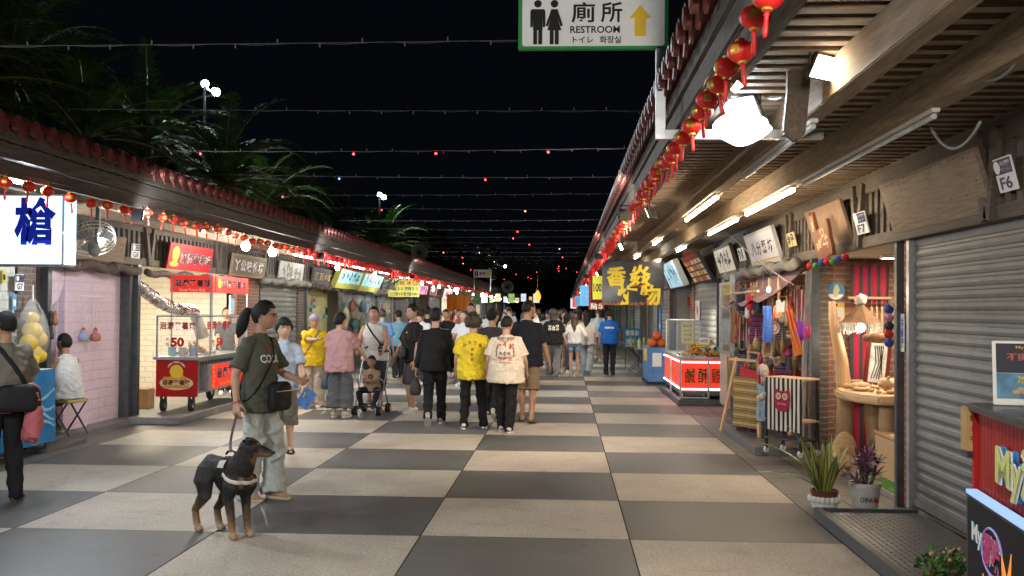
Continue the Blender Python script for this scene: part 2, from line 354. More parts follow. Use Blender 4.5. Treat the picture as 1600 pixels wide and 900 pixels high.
def arcade(side, label):
    s = 1 if side == 'right' else -1          # +1: shops at +x
    e, w = (ER, XR) if s > 0 else (EL, XL); y0 = -1.0 if s > 0 else 4.0
    b = thing('market_hall', label, 'market hall', (0, 0, 0))
    # roof: slab, rolls and hanging pans
    mb = MB(); eo = e-s*.11; rg = w+s*2.2; ze, zr = 3.08, 4.35
    mb.add([(eo, y0, ze-.03), (rg, y0, zr-.03), (rg, LEN, zr-.03), (eo, LEN, ze-.03), (eo, y0, ze), (rg, y0, zr), (rg, LEN, zr), (eo, LEN, ze)], [(0, 1, 2, 3), (4, 5, 6, 7), (0, 1, 5, 4), (1, 2, 6, 5), (2, 3, 7, 6), (3, 0, 4, 7)])
    mb.add([(rg, y0, zr), (rg+s*3.4, y0, ze), (rg+s*3.4, LEN, ze), (rg, LEN, zr)], [(0, 1, 2, 3)])
    y = y0+.1; per = .27; dx = rg-eo; sl = (zr-ze)/dx
    while y < LEN:
        vs = []; n = 6
        for k in range(n+1):
            a = math.pi*k/n; c_, s_ = math.cos(a)*.062, math.sin(a)*.062
            vs += [(eo-s*.04, y+c_, ze+s_+.002), (rg, y+c_, zr+s_+.002)]
        mb.add(vs, [(2*k, 2*k+1, 2*k+3, 2*k+2) for k in range(n)])
        if y < 60:      # round end tile and drip plate
            mb.cyl((eo-s*.062, y, ze+.0), (eo-s*.03, y, ze+.0), .066, 12); mb.cyl((eo-s*.07, y, ze), (eo-s*.06, y, ze), .045, 10)
            pl = [(y+.06, ze+.02), (y+.075, ze-.05), (y+.1, ze-.085), (y+per/2, ze-.105), (y+per-.1, ze-.085), (y+per-.075, ze-.05), (y+per-.06, ze+.02)]
            vs = [(eo-s*.02, p, q) for p, q in pl]+[(eo-s*.002, p, q) for p, q in pl]; k = len(pl)
            mb.add(vs, [tuple(range(k)), tuple(range(k, 2*k))]+[(i, (i+1) % k, k+(i+1) % k, k+i) for i in range(k)])
        y += per
    mb.obj('roof', TILE, b, smooth=.6)
    for za, zb, o in ((2.67, 2.80, 0), (2.815, 2.93, .022), (2.945, 3.045, .04)):
        mb = MB(); y = y0
        while y < LEN:
            L = RN.uniform(3.2, 5); q = RN.uniform(-.004, .004)
            mb.box((e-s*o-.02+q, y, za+q), (e-s*o+.02+q, min(LEN, y+L-.006), zb+q)); y += L
        mb.obj('fascia', W_FASC, b)
    # ceiling boards and battens
    mb = MB().box((min(e, w)+.03, y0, 3.0), (max(e, w)-.01, LEN, 3.03)); mb.obj('ceiling', W_DARK, b)
    mb = MB(); y = y0
    while y < (70 if s > 0 else 60):
        mb.box((min(e, w)+.03, y, 2.925), (max(e, w)-.01, y+.08, 2.975)); y += .18
    mb.obj('battens', W_SLAT, b)
    for px, h in ((e+s*.66, .2), (e+s*1.23, .2), (e+s*.12, .1)):
        mb = MB(); mb.box((px-.06, y0, 2.93-h), (px+.06, LEN, 2.933)); mb.obj('purlin', W_BEAM if h > .15 else W_DARK, b, bevel=.006)
    # sign band: rails, slats, backing
    xb = w-s*.06
    mb = MB().box((w-.02, y0, 2.24), (w+.02, LEN, 2.96)); mb.obj('band_backing', W_DARK, b)
    mb = MB(); mb.box((xb-.03, y0, 2.23), (xb+.035, LEN, 2.33)); mb.box((xb-.035, y0, 2.72), (xb+.035, LEN, 2.84)); mb.obj('band_rail', W_BAND, b, bevel=.006)
    mb = MB(); y = y0+.2
    while y < LEN: mb.box((xb-.022, y, 2.33), (xb+.012, y+.085, 2.72)); y += .17
    mb.obj('band_slats', W_BAND, b)
    mb = MB(); y = y0+1.9
    while y < LEN:
        for dy in (-.1, .1): mb.bar((xb-s*.045, y+dy*.2, 2.24), (xb-s*.045, y+dy*1.6, 2.82), .09, .045, (1, 0, 0))
        y += 2.95
    mb.obj('band_bracing', W_BAND, b)
    # back wall, partitions between shops
    xw = w+s*2.6
    mb = MB().box((min(xw, xw+s*.1), y0, 0), (max(xw, xw+s*.1), LEN, 3.2)); mb.box((min(w, rg+s*3), LEN, 0), (max(w, rg+s*3), LEN+.2, 3.2)); mb.obj('back_wall', PLASTER, b)
    return b
HR = arcade('right', 'long tiled market hall on the right with grey shutters and brick piers')
HL = arcade('left', 'long tiled market hall on the left with the pink brick shop')
def pier(b, x0, x1, y0, y1, m, z1=2.24, name='brick_pier'): return MB().box((x0, y0, .03), (x1, y1, z1)).obj(name, m, b)
def post(b, x, y, w=.09, z1=2.24, m=None): return MB().box((x-w/2, y-w/2, 0), (x+w/2, y+w/2, z1)).obj('steel_post', m or STEEL, b, bevel=.004)
# right hall, near to far
shutter(HR, 2.86, -.9, 8.5, 2.24, .1, pitch=.085)
MB().box((2.8, 8.5, .05), (2.88, 8.56, 2.24)).obj('shutter_rail', ALU, HR)
pier(HR, 2.84, 2.96, 8.56, 8.74, BR_RED); post(HR, 2.83, 8.82, .07)
post(HR, 2.81, 11.68, .09); pier(HR, 2.84, 2.98, 11.75, 12.1, BR_GREY)
MB().box((2.98, 11.85, .05), (5.4, 12.05, 2.95)).obj('partition_wall', BR_REDX, HR)
MB().box((2.86, 8.7, 2.24), (5.4, 11.8, 2.27)).obj('shop_ceiling', PLASTER, HR)
MB().box((2.9, 8.62, .05), (5.4, 8.7, 2.95)).obj('partition_wall', PLASTER, HR)
# craft shop bay and the siding kiosk
MB().box((2.9, 17.2, .05), (5.4, 17.3, 2.95)).obj('partition_wall', BR_REDX, HR)
pier(HR, 3.1, 3.3, 17.3, 20.0, BR_RED)
shutter(HR, 2.86, 19.1, 22.6, 2.24); post(HR, 2.83, 19.0, .08); pier(HR, 2.84, 3.05, 22.7, 23.3, BR_RED)
# left hall
pier(HL, -6.5, -6.22, 11.35, 11.75, BR_GREY); post(HL, -6.2, 11.95, .1)
MB().box((-8.7, 12.0, .07), (-6.9, 12.06, 2.95)).obj('partition_wall', PLASTER, HL)
mb = MB()
mb.box((-6.32, 12.5, .07), (-6.24, 13.14, 2.24)); ar = [(12.06, 2.24), (12.06, 1.62)]+[(12.06+.44*math.sin(a), 1.62+.42*(1-math.cos(a))) for a in (.4, .8, 1.2, 1.57)]+[(12.5, 2.24)]; mb.add([(-6.31, p, q) for p, q in ar]+[(-6.25, p, q) for p, q in ar], [tuple(range(7)), tuple(range(7, 14))]+[(i, (i+1) % 7, 7+(i+1) % 7, 7+i) for i in range(7)]); mb.box((-6.36, 13.14, .07), (-6.3, 14.22, 2.24)); mb.box((-6.31, 13.3, .07), (-6.24, 14.22, 1.0)) if False else None
mb.obj('pink_wall', BR_PINK, HL)
MB().box((-6.33, 12.47, .07), (-6.9, 12.51, 2.24)).obj('pink_wall', BR_PINKX, HL)
MB().box((-6.30, 14.22, .07), (-6.16, 14.34, 2.24)).box((-6.2, 14.36, .07), (-6.1, 14.46, 2.24)).obj('steel_post', STEEL, HL)
MB().box((-8.7, 14.5, .07), (-6.3, 14.56, 2.95)).obj('partition_wall', BR_CREAMX, HL)
MB().box((-8.2, 14.56, .07), (-8.1, 19.1, 2.95)).obj('interior_wall', BR_CREAM, HL)
MB().box((-8.7, 19.1, .07), (-6.3, 19.2, 2.95)).obj('partition_wall', BR_CREAMX, HL)
pier(HL, -6.4, -6.2, 19.1, 20.5, BR_RED)
shutter(HL, -6.24, 20.7, 23.5, 2.2, .07, -1); pier(HL, -6.4, -6.2, 23.6, 24.2, BR_GREY)
GREYM = mat('grey_painted_metal', (.14, .15, .16), .45, .3, var=.15)
MB().box((-6.3, 28.2, .07), (-6.22, 31.6, 2.24)).box((-6.22, 29.8, .07), (-6.19, 29.86, 2.24)).box((-6.22, 28.2, 1.3), (-6.2, 31.6, 1.34)).obj('metal_door', GREYM, HL)
pier(HL, -6.4, -6.2, 37.2, 40.4, BR_GREY)
shutter(HL, -6.24, 47, 51, 2.2, .07, -1); shutter(HL, -6.24, 62, 67, 2.2, .07, -1)
for y in (24.2, 28.1, 33.5, 37.1, 40.5, 43, 47, 51, 55, 58.5, 62, 67, 71, 76, 81, 87, 93, 99, 105): post(HL, -6.2, y, .1); 
for y in (31.7, 40.5, 51.2, 58.5, 67.2, 76, 87, 99): MB().box((-8.7, y, .07), (-6.3, y+.1, 2.95)).obj('partition_wall', PLASTER, HL)
for y in (27.4, 31, 34.6, 38.2, 42, 47, 53, 60, 68, 77, 88, 100): post(HR, 2.83, y, .1)
for y in (27.5, 34.7, 42.1, 53.1, 68.1, 88.1): MB().box((2.9, y, .07), (5.4, y+.1, 2.95)).obj('partition_wall', PLASTER, HR); pier(HR, 2.84, 3.0, y+.2, y+.9, BR_RED)
shutter(HR, 2.86, 28, 30.9, 2.24); shutter(HR, 2.86, 38.4, 41.9, 2.24)
MB().box((-6.05, 9.3, 2.895), (-4.7, 13.4, 2.925)).obj('soffit_panel', WHITE, HL)
# hanging wooden bracket under the right ceiling
c = ony(1243, 140, 5.6)
mb = MB(); pf = [(-.05, .2), (.06, .2), (.065, .0), (.055, -.12), (.04, -.28), (-.01, -.325), (-.075, -.27), (-.07, -.2), (-.055, -.05)]
mb.poly(pf, .07, frame3((1, 0, 0), (0, 0, 1), (c.x, c.y, c.z+.03))); mb.obj('hanging_bracket', W_BAND, HR, bevel=.008)
# dark wooded rise beyond the far end
mb = MB()
mb.grid(lambda u, v: (-160+320*u, 190+60*v, -1+(16+5*math.sin(u*23)+4*math.sin(u*51+1))*v+NZ.noise((u*60, v*9, 0))*2.5*v), 120, 8)
kind(mb.obj('hills', mat('far_foliage', (.02, .035, .018), .9, var=.6, scale=.4, coord='World', bump=.6, bscale=1.5), smooth=True), 'structure')
# ---------------------------------------------------------------- signs
def SM(key, c, **k): return mat('paint_'+key, c, k.pop('rough', .55), var=k.pop('var', .06), spec=k.pop('spec', .25), **k)
RED = SM('red', (.36, .008, .008)); YEL = SM('yellow', (.75, .5, .03)); GRN = SM('green', (.03, .25, .06)); BLU = SM('blue', (.015, .05, .45)); INKB = SM('black', (.012, .012, .014)); PWHITE = SM('white', (.78, .78, .76)); GOLD = SM('gold', (.6, .36, .06)); DRED = SM('dark_red', (.22, .008, .01)); NAVY = SM('navy', (.02, .03, .12)); CYAN = SM('cyan', (.2, .5, .62)); PINKP = SM('pink', (.65, .2, .35))
def panel(name, label, cat, M, w, h, m, th=.03, frame=None, fw=.03, group=None):
    o = MB().box((-w/2, -h/2, -th), (w/2, h/2, 0)).obj('%s' % name, m, None, bevel=.003); o.matrix_world = M
    tag(o, label, cat, group)
    if frame:
        f = MB(); t2 = .012
        for a, b in (((-w/2-fw/3, h/2-fw), (w/2+fw/3, h/2+fw/3)), ((-w/2-fw/3, -h/2-fw/3), (w/2+fw/3, -h/2+fw)), ((-w/2-fw/3, -h/2+fw), (-w/2+fw, h/2-fw)), ((w/2-fw, -h/2+fw), (w/2+fw/3, h/2-fw))):
            f.box((a[0], a[1], -th-.002), (b[0], b[1], t2))
        f.obj('frame', frame, o)
    return o
def L(x, y, z=0): return Matrix.Translation((x, y, z))
def wall(side, ul, ur, ll, x, tilt=0):
    s = 1 if side == 'r' else -1
    A, B, Cc = onx(*ul, x), onx(*ur, x), onx(*ll, x); w = abs(B.y-A.y); h = (A.z-Cc.z)
    c = V((x, (A.y+B.y)/2, (A.z+Cc.z)/2)); t = rad(tilt)
    return frame3((0, -s, 0), (-s*math.sin(t), 0, math.cos(t)), c), w, h/math.cos(t)
def scrawl(o, w, h, m, n, seed, name='lettering', x0=0, y0=0):
    """loose brush calligraphy: strokes as thin raised ribbons"""
    rs = random.Random(seed); mb = MB()
    for k in range(n):
        cx = x0+w*(k+.5-n/2)/n*.86; s = w/n*.36
        for j in range(6):
            a = rs.choice((0, 0, 1.57, .8, -.8))+rs.uniform(-.25, .25); l = s*rs.uniform(.5, 1.25); px, py = cx+rs.uniform(-.6, .6)*s, y0+rs.uniform(-.8, .8)*h*.34
            d = V((math.cos(a), math.sin(a), 0)); b = V((-d.y, d.x, 0))
            mb.tube([V((px, py, .004))+d*l*(u-.5)*1.6+b*.25*s*math.sin(u*3) for u in (0, .3, .6, 1)], [(.1*s, .002), (.17*s, .002), (.12*s, .002), (.03*s, .002)], 6, side=(d.y, -d.x, 0) if True else None)
    return mb.obj(name, m, o)
def plate(side, ul, ur, ll, x, code, tilt=0, label=''):
    M, w, h = wall(side, ul, ur, ll, x, tilt)
    o = panel('stall_plate', label, 'number plate', M, w, h, PWHITE, .012)
    MB().box((-w*.46, h*.02, .001), (w*.46, h*.46, .004)).obj('header', NAVY, o)
    mb = MB(); mb.cyl((-w*.28, h*.24, .003), (-w*.28, h*.24, .007), w*.16, 18); mb.obj('emblem', PWHITE, o)
    text('東大門夜市', w*.52, h*.14, L(w*.17, h*.33), PWHITE, o, .02); text('自由一條街', w*.52, h*.14, L(w*.17, h*.14), PWHITE, o, .02)
    text(code, w*.62, h*.36, L(0, -h*.24), NAVY, o, .02); return o
# restroom sign over the street
zt = 3.74
o = panel('restroom_sign', 'white restroom sign with green rim and yellow arrow hung over the street', 'sign', frame3((1, 0, 0), (0, 0, 1), (.17, 6.5, 3.52)), .955, .45, GRN, .05)
MB().poly([(x*.455+math.copysign(.025*(1-math.cos(a)), -x) if 0 else x, y) for x, y, a in [(-.452, -.195, 0), (-.44, -.207, 0), (.44, -.207, 0), (.452, -.195, 0), (.452, .195, 0), (.44, .207, 0), (-.44, .207, 0), (-.452, .195, 0)]], .004, L(0, 0, .0)).obj('face', PWHITE, o)
def rs(px, py): p = ony(px, py, 6.45); return p.x-.17, p.z-3.52
x, y = rs(930, 16); text('廁', .15, .132, L(x-.075, y), INKB, o, .018, lift=.006); text('所', .135, .132, L(x+.105, y), INKB, o, .018, lift=.006)
x, y = rs(930, 43); text('RESTROOM', .315, .046, L(x, y), INKB, o, .02, lift=.006)
x, y = rs(911, 59); text('トイレ', .13, .042, L(x, y), INKB, o, .018, lift=.006); x, y = rs(954, 59); text('화장실', .135, .047, L(x, y), INKB, o, .018, lift=.006)
x, y = rs(1001, 29); MB().poly([(x-.035, y-.1), (x+.035, y-.1), (x+.035, y+.015), (x+.07, y+.015), (x, y+.1), (x-.07, y+.015), (x-.035, y+.015)], .003, L(0, 0, .004)).obj('arrow', YEL, o)
for k, (px, sk) in enumerate(((840, 0), (866, 1))):
    x, y = rs(px, 32); m = MB(); m.cyl((x, y+.12, .004), (x, y+.12, .007), .024, 20)
    if sk: m.poly([(x-.02, y+.085), (x+.02, y+.085), (x+.055, y-.02), (x+.04, y-.025), (x+.02, y+.03), (x+.045, y-.05), (x-.045, y-.05), (x-.02, y+.03), (x-.04, y-.025), (x-.055, y-.02)], .003, L(0, 0, .004))
    else: m.poly([(x-.04, y+.085), (x+.04, y+.085), (x+.048, y+.07), (x+.048, y-.03), (x+.032, y-.03), (x+.03, y+.04), (x+.03, y-.05), (x-.03, y-.05), (x-.03, y+.04), (x-.032, y-.03), (x-.048, y-.03), (x-.048, y+.07)], .003, L(0, 0, .004))
    for d in (-.016, .016): m.box((x+d-.0125, y-.14, .004), (x+d+.0125, y-.045, .0068))
    m.obj('figure', INKB, o)
t = thing('sign_bracket', 'L-shaped galvanised tube bracket carrying the restroom sign', 'bracket', (.6, 6.5, 2.75))
MB().box((-.03, .0, -.03), (.03, .06, .56)).obj('upright', ALU, t, bevel=.004); MB().box((.031, .002, -.03), (1.02, .062, .03)).obj('arm', ALU, t, bevel=.004)
# left hall lightbox
o = MB().box((-.95, -.0, -.36), (0, .27, .36)).obj('lightbox_sign', ALU, bevel=.004, loc=(-4.985, 9.93, 2.39)); tag(o, 'white lightbox with a large blue character hung under the left eave', 'lightbox sign')
GLB = glow('lightbox_white', (.62, .86, 1.0), 1.25)
MB().box((-.93, -.006, -.34), (-.015, -.002, .34)).obj('face', GLB, o); MB().box((.002, .015, -.34), (.006, .255, .34)).obj('face', GLB, o)
text('槍', .43, .48, Matrix.Translation((-.285, -.006, .09)) @ frame3((1, 0, 0), (0, 0, 1)), SM('deep_blue', (.005, .02, .5)), o, .045); text('空氣', .5, .48, Matrix.Translation((-.76, -.006, .09)) @ frame3((1, 0, 0), (0, 0, 1)), SM('deep_blue', (.005, .02, .5)), o, .045) if False else None
lamp('AREA', (-5.3, 9.85, 2.39), 8, (.75, .9, 1), size=.6, aim=(-5.2, 7, .6)); lamp('AREA', (-4.93, 10.06, 2.39), 12, (.75, .9, 1), size=.3, aim=(-3, 9.5, .8))
# left band signs
M, w, h = wall('l', (112, 358), (196, 376), (106, 402), -6.08, 8); panel('blank_signboard', 'blank brown wooden signboard on the left band above the pink wall', 'signboard', M, w, h, W_PLANK, .03)
plate('l', (206, 380), (219, 384), (205, 403), -6.1, 'G8', 4, 'white stall plate G8 on the left band beside the red sign')
plate('l', (24, 428), (38, 430), (24, 454), -6.17, 'G7', 0, 'white stall plate G7 on the brick pillar at the left edge')
M, w, h = wall('l', (264, 378), (331, 394), (258, 419), -5.98, 10)
o = panel('shop_sign', 'red sign with black white-edged characters and a yellow blob on the left band', 'shop sign', M, w, h, RED, .03)
for k, ch in enumerate('洄瀾蕃薯球'):
    text(ch, w*.125, h*.42, L(-w*.19+w*.148*k, -h*.02), PWHITE, o, .07, lift=.003); text(ch, w*.125, h*.42, L(-w*.19+w*.148*k, -h*.02), INKB, o, .012, lift=.006)
mb = MB(); mb.poly([(-w*.36+w*.075*math.cos(a)*(1+.15*math.sin(3*a)), h*.05+h*.34*math.sin(a)) for a in np.linspace(0, 6.28, 25)[:-1]], .004); mb.obj('emblem', YEL, o)
MB().poly([(-w*.37+w*.1*math.cos(a), -h*.3+h*.1*math.sin(a)) for a in np.linspace(0, 6.28, 17)[:-1]], .006).obj('emblem', GOLD, o)
M, w, h = wall('l', (363, 396), (414, 405), (357, 429), -6.03, 8); o = panel('shop_sign', 'brown wooden sign with pale carved characters left of the twin lamps', 'shop sign', M, w, h, W_PLANK, .03, wood('sign_frame_wood', (.33, .25, .16), 0))
for k, ch in enumerate('丫公味竹坊'): text(ch, w*.16, h*.55, L(-w*.36+w*.18*k, 0), PWHITE, o, .03)
M, w, h = wall('l', (437, 407), (474, 414), (431, 438), -6.03, 8); o = panel('shop_sign', 'weathered grey white sign with faint brush writing above the left shutter', 'shop sign', M, w, h, SM('grey_white', (.45, .47, .48), var=.3), .03); scrawl(o, w, h, SM('faint_ink', (.13, .14, .15)), 5, 3)
M, w, h = wall('l', (489, 418), (521, 425), (486, 443), -6.03, 8); o = panel('shop_sign', 'dark framed sign with gold characters on the left band', 'shop sign', M, w, h, W_DARK, .03, W_BAND)
for k, ch in enumerate('漢沢小舖'): text(ch, w*.18, h*.5, L(-w*.31+w*.21*k, 0), GOLD, o, .03)
for i, (a, b, c, lb) in enumerate((((529, 420), (564, 426), (522, 449), 'cyan and yellow lit box sign, the nearer of a leaning pair'), ((566, 427), (596, 432), (559, 454), 'cyan and yellow lit box sign, the farther of a leaning pair'))):
    M, w, h = wall('l', a, b, c, -5.85, 22); o = panel('lightbox_sign', lb, 'lightbox sign', M, w, h, SM('box_yellow', (.6, .55, .12)), .14)
    MB().box((-w*.47, -h*.2, .002), (w*.47, h*.47, .005)).obj('face', glow('lit_cyan', (.3, .62, .7), .55), o); scrawl(o, w*.9, h*.55, INKB if i == 0 else SM('rust', (.4, .12, .04)), 5, 8+i, y0=h*.12)
M, w, h = wall('l', (599, 437), (608, 439), (593, 457), -5.95, 15); o = panel('shop_sign', 'small white sign with black writing behind the black fan', 'shop sign', M, w, h, PWHITE, .03); scrawl(o, w, h, INKB, 2, 21)
def hung(name, label, a, b, y, m, cat='sign', th=.02, **k):
    A, B = ony(*a, y), ony(*b, y); c = (A+B)/2
    return panel(name, label, cat, frame3((1, 0, 0), (0, 0, 1), c), abs(B.x-A.x), abs(A.z-B.z), m, th, **k), abs(B.x-A.x), abs(A.z-B.z)
o, w, h = hung('price_sign', 'yellow hanging price sign with dark figures under the left eave', (607, 435), (655, 464), 31, SM('sign_yellow', (.62, .55, .12)))
text('剉 刨 冰', w*.6, h*.24, L(-.05, h*.26), RED, o, .02); text('一瓶５０ 兩瓶５０', w*.9, h*.2, L(0, -h*.06), INKB, o, .03); text('三組15支組100', w*.9, h*.2, L(0, -h*.34), INKB, o, .03); MB().tube([(w*.38+.09*math.cos(a), h*.3+.09*math.sin(a), .005) for a in np.linspace(0, 6.28, 15)[:-1]], .012, 5, closed=True).obj('emblem', RED, o)
o, w, h = hung('shop_sign', 'green pinball stall sign with red characters down the left hall', (707, 455), (750, 476), 50, SM('sign_green', (.1, .22, .08), var=.3))
for k, ch in enumerate('打彈珠'): text(ch, w*.25, h*.5, L(-w*.3+w*.3*k, h*.06), PWHITE, o, .1); text(ch, w*.25, h*.5, L(-w*.3+w*.3*k, h*.06), RED, o, .04, lift=.012)
mb = MB(); [mb.cyl((q*.14-.28, -h*.36, .005), (q*.14-.28, -h*.36, .02), .06, 10) for q in range(5)]; mb.obj('printed_balls', SM('orange', (.6, .2, .03)), o)
o, w, h = hung('restroom_sign', 'small distant restroom sign standing above the left roof edge', (740, 421.5), (768, 433.5), 45, PWHITE)
text('廁所', w*.36, h*.55, L(0, 0), INKB, o, .02); MB().box((w*.25, -h*.35, .003), (w*.45, h*.35, .006)).obj('arrow', YEL, o); MB().box((-w*.44, -h*.35, .003), (-w*.36, h*.35, .006)).box((-w*.33, -h*.35, .003), (-w*.25, h*.35, .006)).obj('figure', INKB, o); MB().cyl((-w*.46, -h/2-.6, -.01), (-w*.46, -h/2, -.01), .03, 8).cyl((w*.46, -h/2-.6, -.01), (w*.46, -h/2, -.01), .03, 8).obj('bracket', ALU, o)
for a, b, c, mm, lb, sd in (((657, 446), (668, 447), (655, 459), glow('lit_pink', (.9, .25, .45), .9), 'glowing pink lightbox on the left band', 31), ((672, 448), (683, 450), (669, 461), SM('brick_red_sign', (.35, .1, .06)), 'dull red sign beside the pink lightbox', 32), ((695, 451), (706, 452), (692, 466), glow('lit_rose', (.9, .6, .6), .8), 'pale rose lightbox left of the pinball sign', 33)):
    M, w, h = wall('l', a, b, c, -5.9, 12); o = panel('lightbox_sign' if mm.name.startswith('lit') else 'shop_sign', lb, 'sign', M, w, h, mm, .06); scrawl(o, w, h, DRED, 3, sd)
# far signs of the left hall, lit
fc = [('lit_amber', (1, .5, .1), .8, 'amber'), ('lit_white', (.8, .9, 1), .8, 'white'), ('lit_sky', (.25, .6, .9), .6, 'sky blue'), ('lit_cream', (1, .82, .5), .7, 'cream'), ('lit_red', (1, .12, .06), .8, 'red'), ('lit_lime', (.45, .7, .2), .5, 'lime')]
for i, (px, y) in enumerate(((757, 55), (768, 59), (778, 64), (789, 69), (799, 75), (808, 81), (818, 88), (829, 95), (838, 101))):
    k = fc[(i*4+1) % 6] if i < 7 else fc[(0, 1)[i-7]]
    c = ony(px, 466+(0, 3, -1, 2)[i % 4], y); w, h = (9.5, 6, 8, 5)[i % 4]/1600*y, (14, 9, 12, 7)[(i*3) % 4]/1600*y
    o = panel('lightbox_sign', '%s lit sign hanging in the far left hall, %s in the row seen from here' % (k[3], ['first', 'second', 'third', 'fourth', 'fifth', 'sixth', 'seventh', 'eighth', 'last'][i]), 'lightbox sign', frame3((1, 0, 0), (0, 0, 1), c), w, h, glow(k[0], k[1], k[2]), .08)
    scrawl(o, w, h*.7, (DRED, BLU, INKB)[i % 3], 3, 60+i)
# ------------------------------------------------ right hall signs
xb = 2.69
plate('r', (1556, 251), (1584, 241), (1562, 301), xb, 'F6', 14, 'white stall plate F6 at the upper right edge')
M, w, h = wall('r', (1384, 289), (1535, 231), (1398, 362), xb, 17); o = panel('blank_signboard', 'large blank weathered board above the big grey shutter', 'signboard', M, w, h, W_PLANK, .035)
mb = MB(); r9 = random.Random(3)
for k in range(34): q = (r9.uniform(-.47, .47)*w, (.46-.1*r9.random()**2 if k < 22 else r9.uniform(-.45, .45))*h); mb.cyl((q[0], q[1], .0), (q[0], q[1], .002), r9.uniform(.004, .008), 7)
mb.obj('nail_holes', INKB, o)
plate('r', (1336, 335), (1354, 330), (1339, 367), xb, 'F7', 14, 'white stall plate F7 right of the carved wooden sign')
M, w, h = wall('r', (1266, 333), (1322, 314), (1279, 392), xb+.02, 17); panel('blank_signboard', 'smooth brown board half hidden by the carved wooden sign', 'signboard', M, w, h, wood('smooth_board', (.26, .16, .1), 1, .25), .03)
c = onx(1288, 366, 2.56); M = frame3((0, -1, 0), (-.2, -.06, 1), c); k = c.y/1600*2.02
ol = [(-34, 38), (-28, 30), (-20, 36), (-17, 18), (-15, 8), (-6, 10), (4, 12), (14, 16), (26, 18), (33, 20), (34, 5), (32, -6), (34, -20), (30, -32), (22, -30), (8, -34), (-10, -36), (-28, -38), (-33, -30), (-31, -10), (-35, 10)]
WC = wood('carved_reddish_wood', (.2, .062, .018), 1, .3, rough=.4)
o = MB().poly([(a*k*.72, b*k*.53) for a, b in ol], .035).obj('carved_sign', WC, bevel=.005); o.matrix_world = M; tag(o, 'irregular carved reddish wooden sign with pale characters and pompoms below', 'shop sign')
CARV = SM('carved_ochre', (.78, .56, .28))
for i, (ch, a, b, s) in enumerate((('布', -20, -16, 10), ('自', -10, -12, 10), ('織', -1, -10, 10), ('工', 8, -8, 11), ('坊', 20, -10, 15), ('原', -25, 14, 11), ('藝', 2, 3, 8), ('術', 12, 4, 8))): text(ch, s*k*.62, s*k*.72, L(a*k*.72, b*k*.53, .036), CARV, o, .035)
mb = MB()
cols = [(RED, 'red'), (GRN, 'green'), (BLU, 'blue')]
for i in range(7):
    p = onx(1265+i*9.2, 416-i*2.2+2*math.sin(i*2), 2.55); b = MB(); pass
    r_ = .036; ph = MB(); ph.lathe([(0, -r_), (r_*.55, -r_*.85), (r_*.92, -r_*.4), (r_, 0), (r_*.92, r_*.4), (r_*.55, r_*.85), (0, r_)], 14)
    m_ = mat('pompom_%d' % (i % 3), [(.45, .015, .03), (.05, .2, .05), (.03, .06, .3)][i % 3], .95, var=.5, scale=60, bump=1, bscale=120)
    q = ph.obj('pompom', m_, smooth=True, loc=p); tag(q, '%s woollen pompom on the string below the carved sign' % ['red', 'green', 'blue'][i % 3], 'pompom', 'pompoms below the carved sign')
M, w, h = wall('r', (1230, 366), (1242, 362), (1233, 386), xb, 14); o = panel('stall_plate', 'small yellowish plate left of the carved wooden sign', 'number plate', M, w, h, SM('yellowish', (.6, .5, .2)), .012); scrawl(o, w, h, NAVY, 2, 41)
M, w, h = wall('r', (1170, 370), (1213, 357), (1178, 414), xb, 17); o = panel('shop_sign', 'white framed sign with four brush characters on the right band', 'shop sign', M, w, h, SM('pale_lilac', (.62, .62, .68)), .035, SM('light_frame', (.5, .5, .52)))
for i, ch in enumerate('八分藝坊'): text(ch, w*.16, h*.42, L(-w*.3+w*.2*i, 0), INKB, o, .015, shear=.2)
MB().box((-w*.45, -h*.42, .002), (w*.45, -h*.37, .004)).obj('stripe', GOLD, o)
M, w, h = wall('r', (1154, 389), (1163, 386), (1157, 408), xb, 14); o = panel('stall_plate', 'small white plate between the two framed signs on the right band', 'number plate', M, w, h, PWHITE, .012); scrawl(o, w, h, NAVY, 2, 42)
M, w, h = wall('r', (1119, 391), (1146, 383), (1127, 428), xb, 17); o = panel('shop_sign', 'cream sign with black frame and brush writing on the right band', 'shop sign', M, w, h, SM('cream_board', (.6, .52, .4)), .035, W_DARK); scrawl(o, w*.85, h*.8, INKB, 4, 43)
M, w, h = wall('r', (1075, 404), (1101, 395), (1085, 442), 2.5, 30)
o = panel('menu_board', 'black picture menu board leaning out above the fried chicken cart', 'menu board', M, w, h, INKB, .05); r9 = random.Random(9)
for j in range(4):
    for i in range(5):
        a, b = -w*.38+w*.19*i, -h*.36+h*.2*j; MB().box((a-w*.075, b-h*.07, .002), (a+w*.075, b+h*.07, .005)).obj('food_picture', SM('food%d' % r9.randrange(4), [(.55, .25, .06), (.4, .08, .04), (.65, .5, .3), (.3, .35, .1)][r9.randrange(4)], var=.5, scale=25), o)
scrawl(o, w*.9, h*.2, RED, 5, 44, y0=h*.42)
M, w, h = wall('r', (1040, 415), (1060, 409), (1046, 450), 2.45, 25); o = panel('lightbox_sign', 'pale blue lit box sign beside the black banner', 'lightbox sign', M, w, h, SM('box_grey', (.4, .43, .45)), .12)
MB().box((-w*.47, -h*.47, .002), (w*.47, h*.47, .005)).obj('face', glow('lit_pale_blue', (.35, .62, .78), .5), o); scrawl(o, w*.9, h*.8, SM('teal_ink', (.05, .25, .35)), 4, 45)
